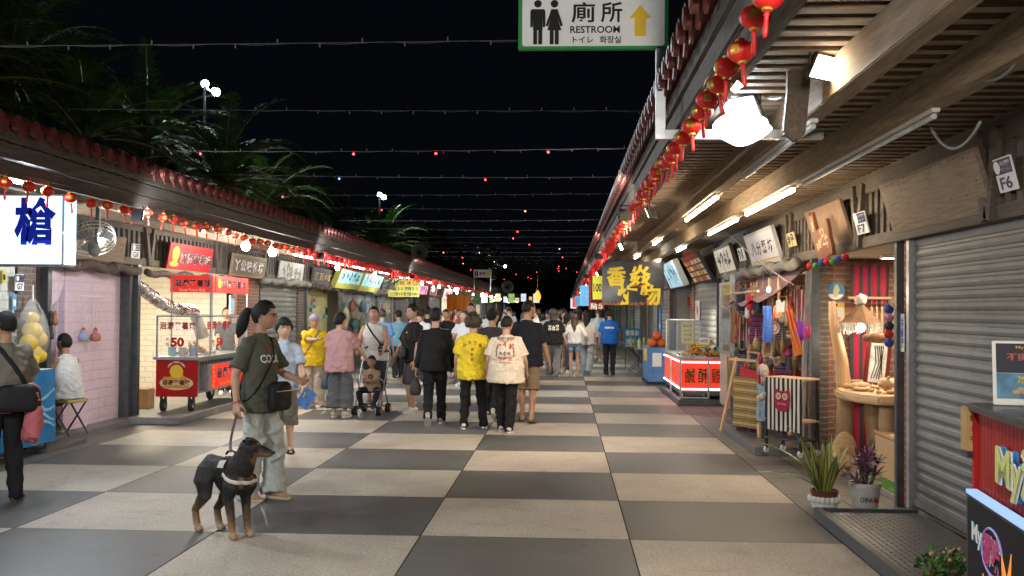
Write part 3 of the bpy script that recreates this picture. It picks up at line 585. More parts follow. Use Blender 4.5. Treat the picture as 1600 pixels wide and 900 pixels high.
# banner
yB = 22; A, B = ony(941, 408, yB), ony(1037, 477, yB); w, h = B.x-A.x, A.z-B.z; c = (A+B)/2
t = thing('banner', 'black vinyl banner with big yellow glowing characters hung across the right walkway', 'banner', c)
BV = mat('black_vinyl', (.022, .023, .028), .38, var=.3, scale=5)
FM = lambda x, z: .011*math.sin(x*7+z*3)+.006*math.sin(z*9-x*4)
mb = MB(); mb.grid(lambda u, v: V(((u-.5)*w, FM((u-.5)*w, (v-.5)*h), (v-.5)*h)), 40, 28); mb.grid(lambda u, v: V(((u-.5)*w, .006+FM((u-.5)*w, (v-.5)*h), (v-.5)*h)), 40, 28); sheet = mb.obj('sheet', BV, t, smooth=True)
for ch, px, py, s in (('香', 963, 432, 31), ('焱', 1000, 431, 34), ('炸', 980, 461, 31), ('物', 1016, 461, 32)):
    p = ony(px, py, yB)-c; s = s/1600*yB
    for bo, mm, dy in ((.045, SM('amber_edge', (.65, .22, .01)), .016), (.03, SM('bright_yellow', (.9, .68, .05)), .024)):
        q = text(ch, s, s*1.0, None, mm, t, bo, lift=0); co = getco_(q.data) if False else None
        me = q.data; n = len(me.vertices); a = np.empty(n*3); me.vertices.foreach_get('co', a); a = a.reshape(-1, 3); X_, Z_ = a[:, 0]+p.x, a[:, 1]+p.z
        Y_ = .011*np.sin(X_*7+Z_*3)+.006*np.sin(Z_*9-X_*4)-dy; me.vertices.foreach_set('co', np.stack([X_, Y_, Z_], 1).ravel()); me.update()
mb = MB(); r9 = random.Random(4)
for k in range(90):
    x, z = r9.uniform(-.48, .45)*w, -h*.5+r9.random()**2*.1*h*(1.2-.6*abs(math.sin(k))); l = r9.uniform(.03, .08); a = r9.uniform(0, 3.1)
    mb.bar((x, FM(x, z)-.008, z), (x+l*math.cos(a), FM(x, z)-.012, z+l*.6*math.sin(a)), .014, .005, (0, 1, 0))
mb.obj('printed_fries', SM('fries', (.38, .16, .03), var=.4, scale=20), t)
o, w, h = hung('price_sign', 'yellow green price sign reading 100 left of the black banner', (926, 431), (942, 468), 26, SM('lime_paper', (.55, .6, .06))); text('100', w*.8, h*.35, L(-w*.02, 0), INKB, o, .03)
o, w, h = hung('shop_sign', 'dark red sign with white characters partly behind the lime price sign', (920, 436), (944, 484), 26.3, SM('maroon_sign', (.28, .02, .03))); text('貼５', w*.8, h*.22, L(0, -h*.38), PWHITE, o, .05)
o, w, h = hung('shop_sign', 'blue vertical sign farther along the right eave', (906, 446), (921, 478), 34, glow('lit_blue_sign', (.1, .4, .7), .6)); scrawl(o, w*.8, h*.9, PWHITE, 2, 51)
for i, (px, y, cc) in enumerate(((903, 48, 2), (899, 60, 4), (896, 75, 1))):
    c = ony(px, 470+2*i, y); k = fc[cc]; o = panel('lightbox_sign', '%s lit sign in the far right hall' % k[3], 'lightbox sign', frame3((1, 0, 0), (0, 0, 1), c), 9/1600*y, 16/1600*y, glow(k[0], k[1], k[2]*.6), .08); scrawl(o, .2, .3, INKB, 2, 70+i)
# ---------------------------------------------------------------- lamps, lanterns, strings of bulbs
WARM, COOL = (1, .8, .55), (.86, .94, 1)
def flood(label, loc, aim, power, col, em, s=1.0, spot=150, size=.12, group=None, light=True):
    t = thing('flood_lamp', label, 'flood lamp', loc, 0, group)
    d = (V(aim)-V(loc)).normalized(); q = d.to_track_quat('-Z', 'Y').to_matrix().to_4x4()
    MB().box((-.12*s, -.085*s, .0), (.12*s, .085*s, .035*s), q).obj('housing', BLACK, t, bevel=.006)
    MB().box((-.105*s, -.07*s, -.004), (.105*s, .07*s, -.001), q).obj('glass', glow('glass_%s_%d' % ('w' if col == WARM else 'c', em), col, em), t)
    m = MB(); m.tube([q @ V((-.125*s, 0, .015)), q @ V((-.125*s, 0, .015))+V((0, 0, .09)), q @ V((.125*s, 0, .015))+V((0, 0, .09)), q @ V((.125*s, 0, .015))], .007, 6); m.obj('yoke', BLACK, t)
    if light:
        l = lamp('SPOT', d*.03, power, col, t, size, None, spot, .7); l.rotation_euler = d.to_track_quat('-Z', 'Y').to_euler()
    return t
PW = 1.0
flood('added flood lamp out of view under the right eave, aimed down the street', (.95, .6, 2.72), (-1.6, 6, 0), 160, WARM, 25, .8)  # added lamp, unseen, brightens the near people from the camera side
flood('added flood lamp out of view under the left eave nearer than the lightbox, aimed down the street', (-4.75, 4.3, 2.7), (-2, 8.5, .6), 200, (.95, .97, 1), 25, .8)  # second added lamp, also unseen, fills the near street from the left
t = flood('dazzling white lamp with a torn shade beside the restroom sign bracket', (1.06, 6.25, 2.86), (-1.2, 3.6, 0), 300*PW, COOL, 60, 1.0)
mb = MB(); mb.grid(lambda u, v: V(((.17+.04*NZ.noise(V((u*5, v*3, 2))))*math.sin(v*2.7+.2)*math.cos(u*6.2832), (.13+.03*NZ.noise(V((u*5, v*3, 7))))*math.sin(v*2.7+.2)*math.sin(u*6.2832), -.02-.2*v+.03*NZ.noise(V((math.cos(u*6.28)*3, math.sin(u*6.28)*3, 1)))*(1-v))), 28, 10); mb.obj('torn_shade', glow('torn_shade_glow', (.93, .97, 1), 9), t, smooth=True)
flood('warm flood lamp fixed to the ceiling battens beside the hanging bracket', (1.3, 5.2, 2.86), (1.7, 4.7, 2.5), 16*PW, WARM, 25, .8, 178)
flood('small lit flood lamp just behind the near red lanterns', (.86, 5.35, 2.82), (-1.5, 5, 0), 160*PW, WARM, 25, .7)
for i, (y, x) in enumerate(((11.5, .95), (17.5, .95), (24, .95), (30.5, .95), (37.5, .95), (45, .95), (54, .95), (64, .95))):
    flood('flood lamp under the right eave aimed at the street', (x, y, 2.72), (-3.5, y+(-.8 if i % 2 else 2.5), .6), 270*PW*(1 if y < 30 else 1.3), WARM if i % 2 == 0 else (1, .92, .82), 25, .8, group='flood lamps under the right eave')
for i, (x, y, z, a, pw, cl) in enumerate(((.6, 1.4, 2.62, (-1.2, 9, 2.3), 330, (1, .93, .84)), (-4.34, 3.2, 2.6, (-1.5, 10, 1.6), 300, (.93, .97, 1)), (.6, 10.4, 2.6, (-2.5, 16, 1.6), 200, (1, .9, .76)), (-4.34, 10.2, 2.56, (-1, 16, 1.5), 170, (.93, .97, 1)), (.6, 18.4, 2.6, (-2.5, 25, 1.5), 240, (1, .93, .84)), (-4.34, 18, 2.56, (-1, 25, 1.5), 220, (.93, .97, 1)), (.6, 29, 2.6, (-2.5, 37, 1.5), 260, (1, .93, .84)), (-4.34, 29, 2.56, (-1, 37, 1.5), 260, (.93, .97, 1)))):  # added floods lighting sides that face the camera; nearest pair out of view
    flood('added flood lamp on the street face of an eave board, pointing down the street', (x, y, z), a, pw, cl, 25, .7, 160, group='added flood lamps on the eave boards')
def bulb(label, loc, power, col, em, aim=None, group=None, r=.05):
    t = thing('bulb_lamp', label, 'lamp', loc, 0, group)
    MB().lathe([(.0, -r*1.3), (r*.6, -r*1.15), (r, -r*.4), (r*.95, .1*r), (r*.55, r*.8), (r*.4, r*1.2)], 16).obj('bulb', glow('bulb_%s%d' % ('w' if col == WARM else 'c', em), col, em), t, smooth=True)
    MB().lathe([(r*.42, r*1.2), (r*.45, r*1.5), (r*.3, r*2.2), (.008, r*2.4), (.006, r*6)], 12).obj('socket', WHITE, t, smooth=.5)
    if power: lamp('POINT', (0, 0, -r*1.6), power, col, t, r)
    return t
def atx(px, py, x): return onx(px, py, x)
bulb('warm round lamp under the left eave, first of the twin lamps', atx(384, 383, -4.95), 90*PW, (1, .86, .66), 40, r=.07)
bulb('cold white round lamp under the left eave, second of the twin lamps', atx(426, 392, -4.95), 90*PW, COOL, 40, r=.075)
for i, y in enumerate((11.9, 22.5, 27, 31.3, 36, 41, 47, 54, 62, 71)):
    cl = COOL if i % 3 != 1 else WARM
    bulb('bare bulb hanging under the left eave', onx(156, 374, -5.3) if i == 0 else (-5.05, y, 2.55), (45 if i == 0 else 48)*PW*(1 if y < 35 else 1.3), cl, 40, r=.055, group='bulbs under the left eave')
for i, y in enumerate((20, 26, 33.5, 43, 57)):
    flood('flood lamp under the left eave aimed at the street', (-4.8, y, 2.66), (-.5, y+2, .6), 240*PW, COOL, 25, .8, group='flood lamps under the left eave')
flood('white flood lamp over the lightbox at the left edge', (-4.75, 8.6, 2.75), (-1.6, 7.6, .6), 170*PW, COOL, 40, .9)
flood('white flood lamp on the left eave near the fan', (-4.72, 13.2, 2.66), (-1.6, 13.5, .6), 170*PW, COOL, 25, .8)
for i in range(34):
    y = 38+1.9*i; bulb('small lit bulb in the far row under the left eave', (-4.9+.5*math.sin(i*2.3), y, 2.45+.12*math.sin(i*1.7)), 0, [WARM, COOL, (1, .35, .12)][i % 3] if 0 else (WARM if i % 3 else COOL), 40 if 0 else 12, group='small bulbs of the far left eave', r=.045)
def tube_lamp(label, x, y0, y1, z, col, em, lit=True, group=None, along='y'):
    c = (x, (y0+y1)/2, z); t = thing('tube_lamp', label, 'tube lamp', c, 0, group); h = (y1-y0)/2
    MB().box((-.022, -h-.03, .018), (.022, h+.03, .05)).obj('batten', WHITE, t, bevel=.003)
    MB().cyl((0, -h, 0), (0, h, 0), .016, 10).obj('tube', glow('tube_%s%d' % ('w' if col == WARM else 'c', em), col, em) if lit else SM('unlit_tube', (.6, .62, .62), rough=.3), t)
    return t
PU1, PU2 = ER+(XR-XR*0-2.0)*0+.75*0+(XR-XR)+0, 0
P1, P2 = .75+.66, .75+1.23
tube_lamp('unlit tube lamp under the first right beam near the bracket', P1, 5.9, 8.1, 2.69, COOL, 0, False)
tube_lamp('long unlit tube lamp under the second right beam', P2, 5.6, 8.6, 2.69, COOL, 0, False)
n_ = 0
for x, ys in ((P1, ((9.6, 12), (15.2, 16.4), (19.5, 20.7), (24, 25.2), (29, 30.2), (36, 37.2))), (P2, ((9.0, 11.3), (11.9, 14.2), (17, 18.2), (21.5, 22.7), (27, 28.2), (33, 34.2), (40, 41.2), (48, 49.2)))):
    for a, b in ys:
        tube_lamp('lit tube lamp under the first right beam' if x == P1 else 'lit tube lamp under the second right beam', x, a, b, 2.69, WARM if n_ % 3 != 2 else COOL, 62 if n_ % 3 != 2 else 60, True, 'tube lamps under the right beams'); n_ += 1
for y in (19.9, 22.9, 25.6, 29.4, 34.5, 39.5, 50): tube_lamp('lit tube lamp under the left eave', -5.35, y, y+1.5, 2.69, COOL, 40, True, 'tube lamps under the left eave')
# lanterns
LRED = mat('lantern_red', (.55, .014, .012), .5, var=.15, scale=30, emit=.05, ecol=(1, .02, .01)); LGOLD = mat('lantern_gold', (.65, .4, .07), .35, .5, var=.2, scale=40)
def lantern_parts(r):
    body = MB(); n = 24; prof = [(math.sin(math.pi*(i+.7)/9.4), math.cos(math.pi*(i+.7)/9.4)) for i in range(9)]
    vs = []; fs = []
    for j in range(n):
        th = 2*math.pi*j/n; q = 1-.05*(j % 2)
        for a, b in prof: vs.append((r*a*q*math.cos(th), r*a*q*math.sin(th), r*.78*b))
    for j in range(n):
        for i in range(8): fs.append((j*9+i, ((j+1) % n)*9+i, ((j+1) % n)*9+i+1, j*9+i+1))
    body.add(vs, fs); caps = []
    for z in (.72, -.86): caps.append(MB().lathe([(0, z*r), (r*.34, z*r), (r*.34, (z+.16)*r), (0, (z+.16)*r)], 14))
    em = MB()
    for k in range(3):
        a0 = k*2.1
        em.grid(lambda u, v: V((r*1.015*math.cos(a0+(u-.5)*.7)*math.cos((v-.5)*.9), r*1.015*math.sin(a0+(u-.5)*.7)*math.cos((v-.5)*.9), r*.8*math.sin((v-.5)*.9)*.95)), 4, 4)
    ts = MB(); ts.lathe([(.006, -.8*r), (.009, -1.0*r), (.012, -1.1*r), (.008, -1.2*r), (.008, -1.5*r), (.010, -2.2*r), (.007, -2.5*r), (0, -2.5*r)], 10); ts.cyl((0, 0, .8*r), (0, 0, 1.5*r), .003, 6)
    return body, caps, em, ts
b_, c_, e_, t_ = lantern_parts(.056)
mB, mC0, mC1, mE, mT = b_.mesh('lantern_body', [LRED], .7), c_[0].mesh('cap', [LGOLD]), c_[1].mesh('cap', [LGOLD]), e_.mesh('emblem', [LGOLD]), t_.mesh('tassel', [LRED], True)
far = MB(); far.lathe([(0, .06), (.035, .05), (.062, .02), (.062, -.02), (.035, -.05), (0.012, -.06), (.014, -.16), (0, -.17)], 8); mF = far.mesh('lantern', [LRED], True)
def lantern(p, near, lab, grp, rz):
    p = p+V((RN.uniform(-.01, .01), 0, RN.uniform(-.012, .012)))
    if not near: o = link('lantern', mF, None, p, rz); return tag(o, lab, 'lantern', grp)
    t = thing('lantern', lab, 'lantern', p, rz, grp); t.rotation_euler[0] = RN.uniform(-.2, .2); t.rotation_euler[1] = RN.uniform(-.12, .12)
    link('lantern_body', mB, t); link('cap', mC0, t); link('cap', mC1, t); link('emblem', mE, t); link('tassel', mT, t)
GR, GL = 'red lanterns strung along the right eave', 'red lanterns strung along the left eave'
ptsR = [onx(px, py, .69) for px, py in ((1205, -6), (1183, 27), (1160, 76), (1138, 107), (1121, 131), (1104, 157), (1095, 177), (1083, 197), (1070, 214), (1058, 232))]
y = ptsR[-1].y+.32
while y < 62: ptsR.append(V((.69+RN.uniform(-.012, .012), y, 2.66+RN.uniform(-.025, .02)))); y += .3 if y < 12 else (.36 if y < 34 else .75)
for p in ptsR: lantern(p, p.y < 14, 'small red paper lantern on the string under the right eave', GR, RN.uniform(0, 6))
ptsL = [onx(px, py, -4.43) for px, py in ((10, 287), (46, 293), (75, 300), (110, 308), (142, 318), (168, 321), (193, 327), (208, 329), (231, 333), (255, 340), (272, 344), (288, 348), (306, 352), (322, 355), (339, 359), (355, 363))]
y = ptsL[-1].y+.36
while y < 62: ptsL.append(V((-4.43+RN.uniform(-.012, .012), y, 2.6+RN.uniform(-.03, .02)))); y += .36 if y < 34 else .75
for p in ptsL: lantern(p, p.y < 17, 'small red paper lantern on the string under the left eave', GL, RN.uniform(0, 6))
for pts, lb in ((ptsR, 'dark cord carrying the red lanterns along the right eave'), (ptsL, 'dark cord carrying the red lanterns along the left eave')):
    m = MB(); m.tube([p+V((0, 0, .09)) for p in pts], .004, 5); tag(m.obj('lantern_garland', BLACK), lb, 'cord')
# strings of bulbs across the street
WIRE = mat('pale_wire', (.07, .07, .065), .6, var=.1); REDB = glow('red_led', (1, .03, .04), 14); AMB = glow('amber_led', (1, .45, .12), 6); BLL = glow('blue_led', (.1, .25, 1), 8); DIM = mat('unlit_bulb', (.5, .5, .46), .4, var=.1)
for i in range(24):
    y = 6.62+2.22*i; t = thing('light_string', 'wire of small mostly unlit bulbs strung across the dark street', 'light string', (-1.9, y, 3.4), 0, 'bulb wires across the street')
    rs_ = random.Random(i+3); sag = rs_.uniform(.0, .03); f = lambda u: V(((u-.5)*5.35, .06*math.sin(i), -.02-sag*math.sin(u*math.pi)+.03*(u-.5)*(-1 if i % 2 else 1)))
    m = MB(); m.tube([f(k/24) for k in range(25)], .0022, 5); m.tube([f(k/48)+V((0, 0, .006*math.sin(k*1.3+i)-.004)) for k in range(49)], .0018, 5)
    for k in range(19): p = f((k+.5)/19); s = -1 if rs_.random() < .6 else 1; m.bar(p, p+V((0, 0, .028*s)), .008, .008, (0, 1, 0))
    m.obj('wire', WIRE, t)
    lit = {3: ((.66, 0), (.3, 2)), 1: (), 0: (), 2: ((.1, 0), (.42, 0), (.59, 0), (.82, 0))}.get(i, tuple((rs_.random(), rs_.choice((0, 0, 0, 0, 0, 1))) for _ in range(rs_.choice((0, 1, 1, 2)))))
    for u, c in lit: b = MB().ell(f(u)+V((0, 0, -.03)), .012 if i < 6 else .014, 10, 8); b.obj('bulb', (REDB, AMB, BLL)[c], t)
# standing flood lamps behind the left hall
def mast(label, lamps, y, h, pw, em, r=.07):
    c = ony(*lamps[0], y); t = thing('lamp_mast', label, 'lamp mast', (c.x, y, 0))
    MB().tube([(0, 0, 0), (0, 0, h*.5), (0, 0, c.z+.1)], [r*1.3, r, r*.7], 12).obj('pole', STEEL, t)
    for k, q in enumerate(lamps):
        p = ony(*q, y)-V((c.x, y, 0)); d = V((.55, -.65, -.5)).normalized(); M = d.to_track_quat('-Z', 'Y').to_matrix().to_4x4(); M.translation = p; s = 1.0 if y < 80 else 1.15
        MB().cyl((0, 0, .1), (0, 0, 0), .16*s, 18).obj('lamp_housing', BLACK, t).matrix_local = M
        MB().ell((0, 0, -.02), (.14*s, .14*s, .045*s), 18, 10).obj('lamp_glass', glow('mast_glass%d' % em, (.92, .96, 1), em), t).matrix_local = M
        l = lamp('SPOT', p+d*.1, pw, (.9, .96, 1), t, .15, None, 150, .8); l.rotation_euler = d.to_track_quat('-Z', 'Y').to_euler()
    MB().bar((0, 0, c.z-.1), (ony(*lamps[-1], y)-V((c.x, y, 0)))+V((0, 0, -.1)), .07, .07).obj('crossbar', STEEL, t)
mast('tall mast with two dazzling white flood lamps behind the left hall', ((320, 131), (338, 144)), 35, 9.3, 2000, 70)
mast('farther mast with white lamps above the palm behind the left hall', ((593, 304), (600, 308)), 58, 8, 1300, 60)
mast('distant mast with a bluish white lamp beyond the left roof', ((744, 397), (751, 394)), 95, 7, 600, 30)
mast('most distant mast with a small white lamp near the end of the street', ((772, 410), (789, 416)), 105, 6, 600, 30)
# horn loudspeakers
def horn(label, px, py, y, r):
    c = ony(px, py, y); t = thing('horn_speaker', label, 'loudspeaker', c)
    M = frame3((1, .25, 0), (0, 0, 1)); m = MB(); m.lathe([(.15*r, -.9*r), (.2*r, -.6*r), (.4*r, -.3*r), (.75*r, -.08*r), (r, .0), (1.02*r, .02*r), (.97*r, .02*r), (.7*r, -.12*r), (.36*r, -.36*r), (.14*r, -.6*r)], 32, M); m.obj('horn', mat('grey_horn', (.13, .13, .13), .5, .2, var=.15), t, smooth=.6)
    m = MB(); m.lathe([(0, -.1*r), (.16*r, -.12*r), (.2*r, -.25*r), (.12*r, -.6*r)], 20, M); m.obj('reflex_cone', BLACK, t, smooth=True); MB().cyl((0, .3*r, -1.9*r), (0, .3*r, 0), .035, 8).obj('mount', STEEL, t)
horn('large grey horn loudspeaker above the left roof edge', 655, 394, 40, .33); horn('small distant horn loudspeaker above the left roof edge', 793, 448, 66, .4)
t = thing('hanging_lantern', 'glowing orange flame shaped lantern hanging over the far street', 'lantern', ony(840, 464, 52))
MB().lathe([(0, -.28), (.1, -.2), (.17, -.02), (.13, .16), (.05, .3), (0, .34)], 14).obj('shade', glow('orange_flame', (1, .3, .06), 2.2), t, smooth=True); MB().lathe([(.05, .32), (.09, .34), (.02, .5), (.01, 1.1)], 10).obj('cap', LGOLD, t)
# interior lamps of the open stalls
def interior(x, y, z, pw, col, lab, grp=None):
    t = thing('ceiling_lamp', lab, 'ceiling lamp', (x, y, z), 0, grp); MB().box((-.3, -.05, .0), (.3, .05, .03)).obj('lamp_body', WHITE, t); MB().box((-.28, -.04, -.004), (.28, .04, -.001)).obj('diffuser', glow('diff_%d' % int(col[2]*100), col, 12), t); lamp('AREA', (0, 0, -.02), pw, col, t, .5)
interior(-7.1, 16.9, 2.85, 150, (1, .86, .62), 'ceiling lamp inside the cream brick sweet potato stall'); interior(-7.3, 13.1, 2.8, 25, (1, .9, .8), 'ceiling lamp inside the pink brick shop')
interior(-7.0, 26, 2.8, 70, (1, .9, .55), 'ceiling lamp inside the yellow lit left stall'); interior(-7, 35, 2.8, 90, (.75, .95, 1), 'ceiling lamp inside the cyan lit glass stall')
for i, (y, cl) in enumerate(((45, WARM), (53, COOL), (57, WARM), (69, COOL), (74, WARM), (82, COOL), (92, WARM), (102, COOL))): interior(-7, y, 2.8, 130, cl, 'ceiling lamp inside a far left stall', 'ceiling lamps of the far left stalls')
interior(3.7, 10.4, 2.2, 18, (1, .84, .62), 'ceiling lamp inside the wood carving shop'); interior(3.9, 14.6, 2.5, 26, (1, .86, .68), 'ceiling lamp inside the craft stall'); interior(3.6, 10.9, 2.2, 14, (1, .84, .62), 'second ceiling lamp inside the wood carving shop')
for i, (y, cl) in enumerate(((25, COOL), (32.5, COOL), (36, WARM), (44, COOL), (50, WARM), (57, COOL), (64, WARM), (73, COOL), (83, WARM))): interior(4, y, 2.8, 90, cl, 'ceiling lamp inside a far right stall', 'ceiling lamps of the far right stalls')
# ---------------------------------------------------------------- palms behind the left hall
PALM = mat('palm_leaf', (.06, .12, .03), .85, var=.5, scale=3, spec=.05); PTR = mat('palm_trunk', (.09, .075, .06), .9, var=.4, scale=6, bump=.8, bscale=12)
RACH = mat('palm_rachis', (.16, .17, .06), .6, var=.2)
def crown_mesh(seed, nf=26, Lf=3.0):
    rs = random.Random(seed); mb = MB()
    for k in range(nf):
        az = 2.399*k+rs.uniform(-.2, .2); u = k/nf; el = 1.35-1.75*u+rs.uniform(-.15, .15); L_ = Lf*(.75+.35*rs.random()); drp = .55+.5*rs.random()
        pts = []; p = V((0, 0, 0)); a = el; n = 16
        for i in range(n+1):
            pts.append(p.copy()); p = p+V((math.cos(az)*math.cos(a), math.sin(az)*math.cos(a), math.sin(a)))*(L_/n); a -= drp*(2.0/n)*(.4+1.2*i/n)
        mb.mi = 1; mb.tube(pts, [.03*(1-.85*i/n) for i in range(n+1)], 5); mb.mi = 0
        nl = 46
        for j in range(nl):
            t = .1+.9*(j/nl); q = t*n; i = min(int(q), n-1); b = pts[i].lerp(pts[i+1], q-i); tg = (pts[i+1]-pts[i]).normalized(); side = tg.cross(V((0, 0, 1))); side = side.normalized() if side.length > .05 else V((-math.sin(az), math.cos(az), 0)); up = side.cross(tg)
            ll = (.62*math.sin(math.pi*min(1, .18+.8*t))**.7)*Lf/3*(.85+.3*rs.random())
            for s in (-1, 1):
                d = (tg*(.75+.25*t)+side*s*(.95-.35*t)+up*(.28-.1*rs.random())).normalized(); dd = d*ll; w = tg*.017+up*.004; g = V((0, 0, -.22*ll*(.5+rs.random())))
                b1, b2 = b+dd*.5+g*.22, b+dd+g
                mb.add([b-w*.7, b+w*.7, b1+w*1.15, b1-w*1.15, b2], [(0, 1, 2, 3), (3, 2, 4)])
    me = mb.mesh('crown', [PALM, RACH]); return me
CM = [crown_mesh(s, 30, 3.1) for s in (1, 2, 3)]
def palm(label, x, y, h, k, s, rz):
    t = thing('palm_tree', label, 'palm tree', (x, y, 0), rz, 'palms behind the left hall')
    m = MB(); n = 26; pts = [V((.25*math.sin(i/n*1.6+k), .2*math.sin(i/n*2+k*2), h*i/n)) for i in range(n+1)]
    m.tube(pts, [(.24-.06*i/n)*(1+.07*(i % 2)) for i in range(n+1)], 12); m.obj('trunk', PTR, t, smooth=.5)
    o = link('crown', CM[k % 3], t, pts[-1]); o.scale = (s, s, s)
D_ = 'dark feathery palm in the unlit row behind the left hall'
palm('palm with fronds brightly lit by the mast lamps behind the left hall', -9.6, 27.5, 5.0, 0, 1.0, .3)
palm('smaller lit palm farther along behind the left hall', -9.0, 49, 4.6, 1, 1.05, 2.2)
for i, (x, y, h, s) in enumerate(((-9.8, 15.5, 5.0, .95), (-12.5, 19, 6.6, 1.1), (-10.8, 22, 5.3, 1.0), (-14.5, 26, 7.6, 1.2), (-13.2, 31, 6.8, 1.1), (-11, 36, 5.2, 1.0), (-15.5, 21, 8.4, 1.2), (-12, 43, 6, 1.1), (-17.5, 30, 9.2, 1.3), (-14, 52, 6.8, 1.2), (-10.5, 58, 5, 1.1), (-12, 70, 6, 1.3), (-19, 38, 9.4, 1.3))):
    palm(D_, x, y, h, i+2, s, i*1.3)
# broad dark trees filling the back
LEAF = mat('dark_tree_leaf', (.03, .05, .022), .6, var=.5, scale=2)
def tree_mesh(seed):
    rs = random.Random(seed); mb = MB(); cl = [(V((rs.gauss(0, 1.3), rs.gauss(0, 1.3), rs.uniform(-1.2, 1.6))), rs.uniform(.7, 1.3)) for _ in range(16)]
    for c, r in cl:
        for _ in range(230):
            d = V((rs.gauss(0, 1), rs.gauss(0, 1), rs.gauss(0, 1))).normalized(); p = c+d*r*rs.uniform(.55, 1); a = V((rs.gauss(0, 1), rs.gauss(0, 1), rs.gauss(0, .6))).normalized(); b = a.orthogonal()*.5
            s = rs.uniform(.1, .19); mb.add([p-a*s, p+b*s*.8, p+a*s, p-b*s*.8], [(0, 1, 2, 3)])
    return mb.mesh('crown', [LEAF])
TMs = [tree_mesh(5), tree_mesh(6)]
for i, (x, y, h) in enumerate(((-20, 46, 6), (-22, 24, 7), (-17, 62, 5.5), (-13, 84, 5), (-24, 60, 7), (-9.5, 92, 4.5), (-15, 100, 5), (7, 118, 4.5), (-2, 124, 4), (-7, 122, 4.2), (3, 130, 5))):
    t = thing('broadleaf_tree', 'dark leafy tree standing in the night beyond the halls', 'tree', (x, y, 0), i, 'dark trees beyond the halls'); m = MB(); m.tube([(0, 0, 0), (.1, .05, h*.5), (0, .1, h)], [.25, .2, .12], 10); [m.tube([(0, .05, h*.6), (math.cos(a)*.7, math.sin(a)*.7, h*.85), (math.cos(a)*1.5, math.sin(a)*1.5, h*1.1)], [.11, .08, .03], 7) for a in (0, 2, 4.1)]; m.obj('trunk', PTR, t); link('crown', TMs[i % 2], t, (0, 0, h+.6)).scale = (1.5, 1.5, 1.2)
# ---------------------------------------------------------------- people: one continuous skin per body, clothing as children
def remesh(mb, vox, it=2):
    me = mb.mesh('tmp'); o = bpy.data.objects.new('tmp', me); COL.objects.link(o)
    md = o.modifiers.new('r', 'REMESH'); md.mode = 'VOXEL'; md.voxel_size = vox
    if it: ms = o.modifiers.new('s', 'SMOOTH'); ms.factor = .5; ms.iterations = it
    bpy.context.view_layer.update()
    out = bpy.data.meshes.new_from_object(o.evaluated_get(bpy.context.evaluated_depsgraph_get()))
    bpy.data.objects.remove(o); bpy.data.meshes.remove(me); return out
def getco(me): n = len(me.vertices); a = np.empty(n*3); me.vertices.foreach_get('co', a); return a.reshape(-1, 3)
def setco(me, a): me.vertices.foreach_set('co', a.astype(np.float32).ravel()); me.update()
def getno(me): n = len(me.vertices); a = np.empty(n*3); me.vertices.foreach_get('normal', a); return a.reshape(-1, 3)
def wrinkle(me, amp, seed, fz=1.0, top=None):
    """cloth folds: sharp ridges whose direction wanders with the position"""
    p = getco(me); n = getno(me); rs = np.random.RandomState(seed); d = np.zeros(len(p))
    for k in range(9):
        dv = rs.normal(size=3)*np.array([1, 1, 1.1*fz]); dv /= np.linalg.norm(dv); f = rs.uniform(22, 75); ph = rs.uniform(0, 6.3)
        w1 = np.sin(p@(rs.normal(size=3)*10)+ph)+.6*np.sin(p@(rs.normal(size=3)*23)+k)
        w2 = np.sin((p@dv)*f+w1*1.9+ph); mask = sst(np.sin(p@(rs.normal(size=3)*8)+k*1.7), -.2, .9)
        d += ((.5+.5*w2)**3-.14)*mask*(34/f)
    if top: d = d*(1-.95*sst(p[:, 2], top*.8, top*.97))
    setco(me, p+n*(amp*1.9*d)[:, None])
def joinmesh(meshes, name):
    bm = bmesh.new()
    for m in meshes: bm.from_mesh(m)
    out = bpy.data.meshes.new(name); bm.to_mesh(out); bm.free()
    for m in meshes: bpy.data.meshes.remove(m)
    return out
def sst(x, a, b): t = np.clip((x-a)/(b-a), 0, 1); return t*t*(3-2*t)
def head_pts(D, female=False):
    """directions -> head surface, x right, y forward, z up, in fractions of body height; head is .138 tall"""
    x, y, z = D[:, 0].copy(), D[:, 1].copy(), D[:, 2].copy(); s = np.clip(-z, 0, 1)
    fr = np.clip(y, 0, 1)
    X = .0455*x*(1-.22*s**1.4-.16*s**4); Y = .0575*y; Z = .069*z
    X *= 1+.06*np.exp(-((z-.25)/.35)**2)
    Y = np.where(y < 0, Y*(1-.42*s), Y*(1-.1*np.exp(-((z-.05)/.5)**2))+.008*s**2*fr)
    ax = np.abs(x); F = sst(y, .15, .6)
    prof = sst(-z, -.1, .22)*(1-sst(-z, .27, .38))
    Y += F*.0155*np.exp(-(x/.13)**2)*prof
    Y -= F*.0055*np.exp(-((ax-.38)/.17)**2-((z-.06)/.11)**2)
    Y += F*.0028*np.exp(-((z-.2)/.07)**2)*np.exp(-(x/.6)**4)
    Y += F*.0045*np.exp(-(x/.26)**2)*(np.exp(-((z+.5)/.045)**2)+np.exp(-((z+.61)/.05)**2))
    Y -= F*.002*np.exp(-(x/.3)**2)*np.exp(-((z+.555)/.025)**2)
    Y += F*.006*np.exp(-(x/.28)**2-((z+.86)/.16)**2)
    X += np.sign(x)*F*.002*np.exp(-((z+.18)/.2)**2-((ax-.55)/.2)**2)
    return np.stack([X*1.04, Y, Z], 1)
def sphere_dirs(n, m):
    D = []; F = []
    for i in range(m+1):
        ph = math.pi*i/m
        for j in range(n): th = 2*math.pi*j/n; D.append((math.sin(ph)*math.cos(th), math.sin(ph)*math.sin(th), math.cos(ph)))
    for i in range(m):
        for j in range(n): F.append((i*n+j, (i+1)*n+j, (i+1)*n+(j+1) % n, i*n+(j+1) % n))
    return np.array(D), F
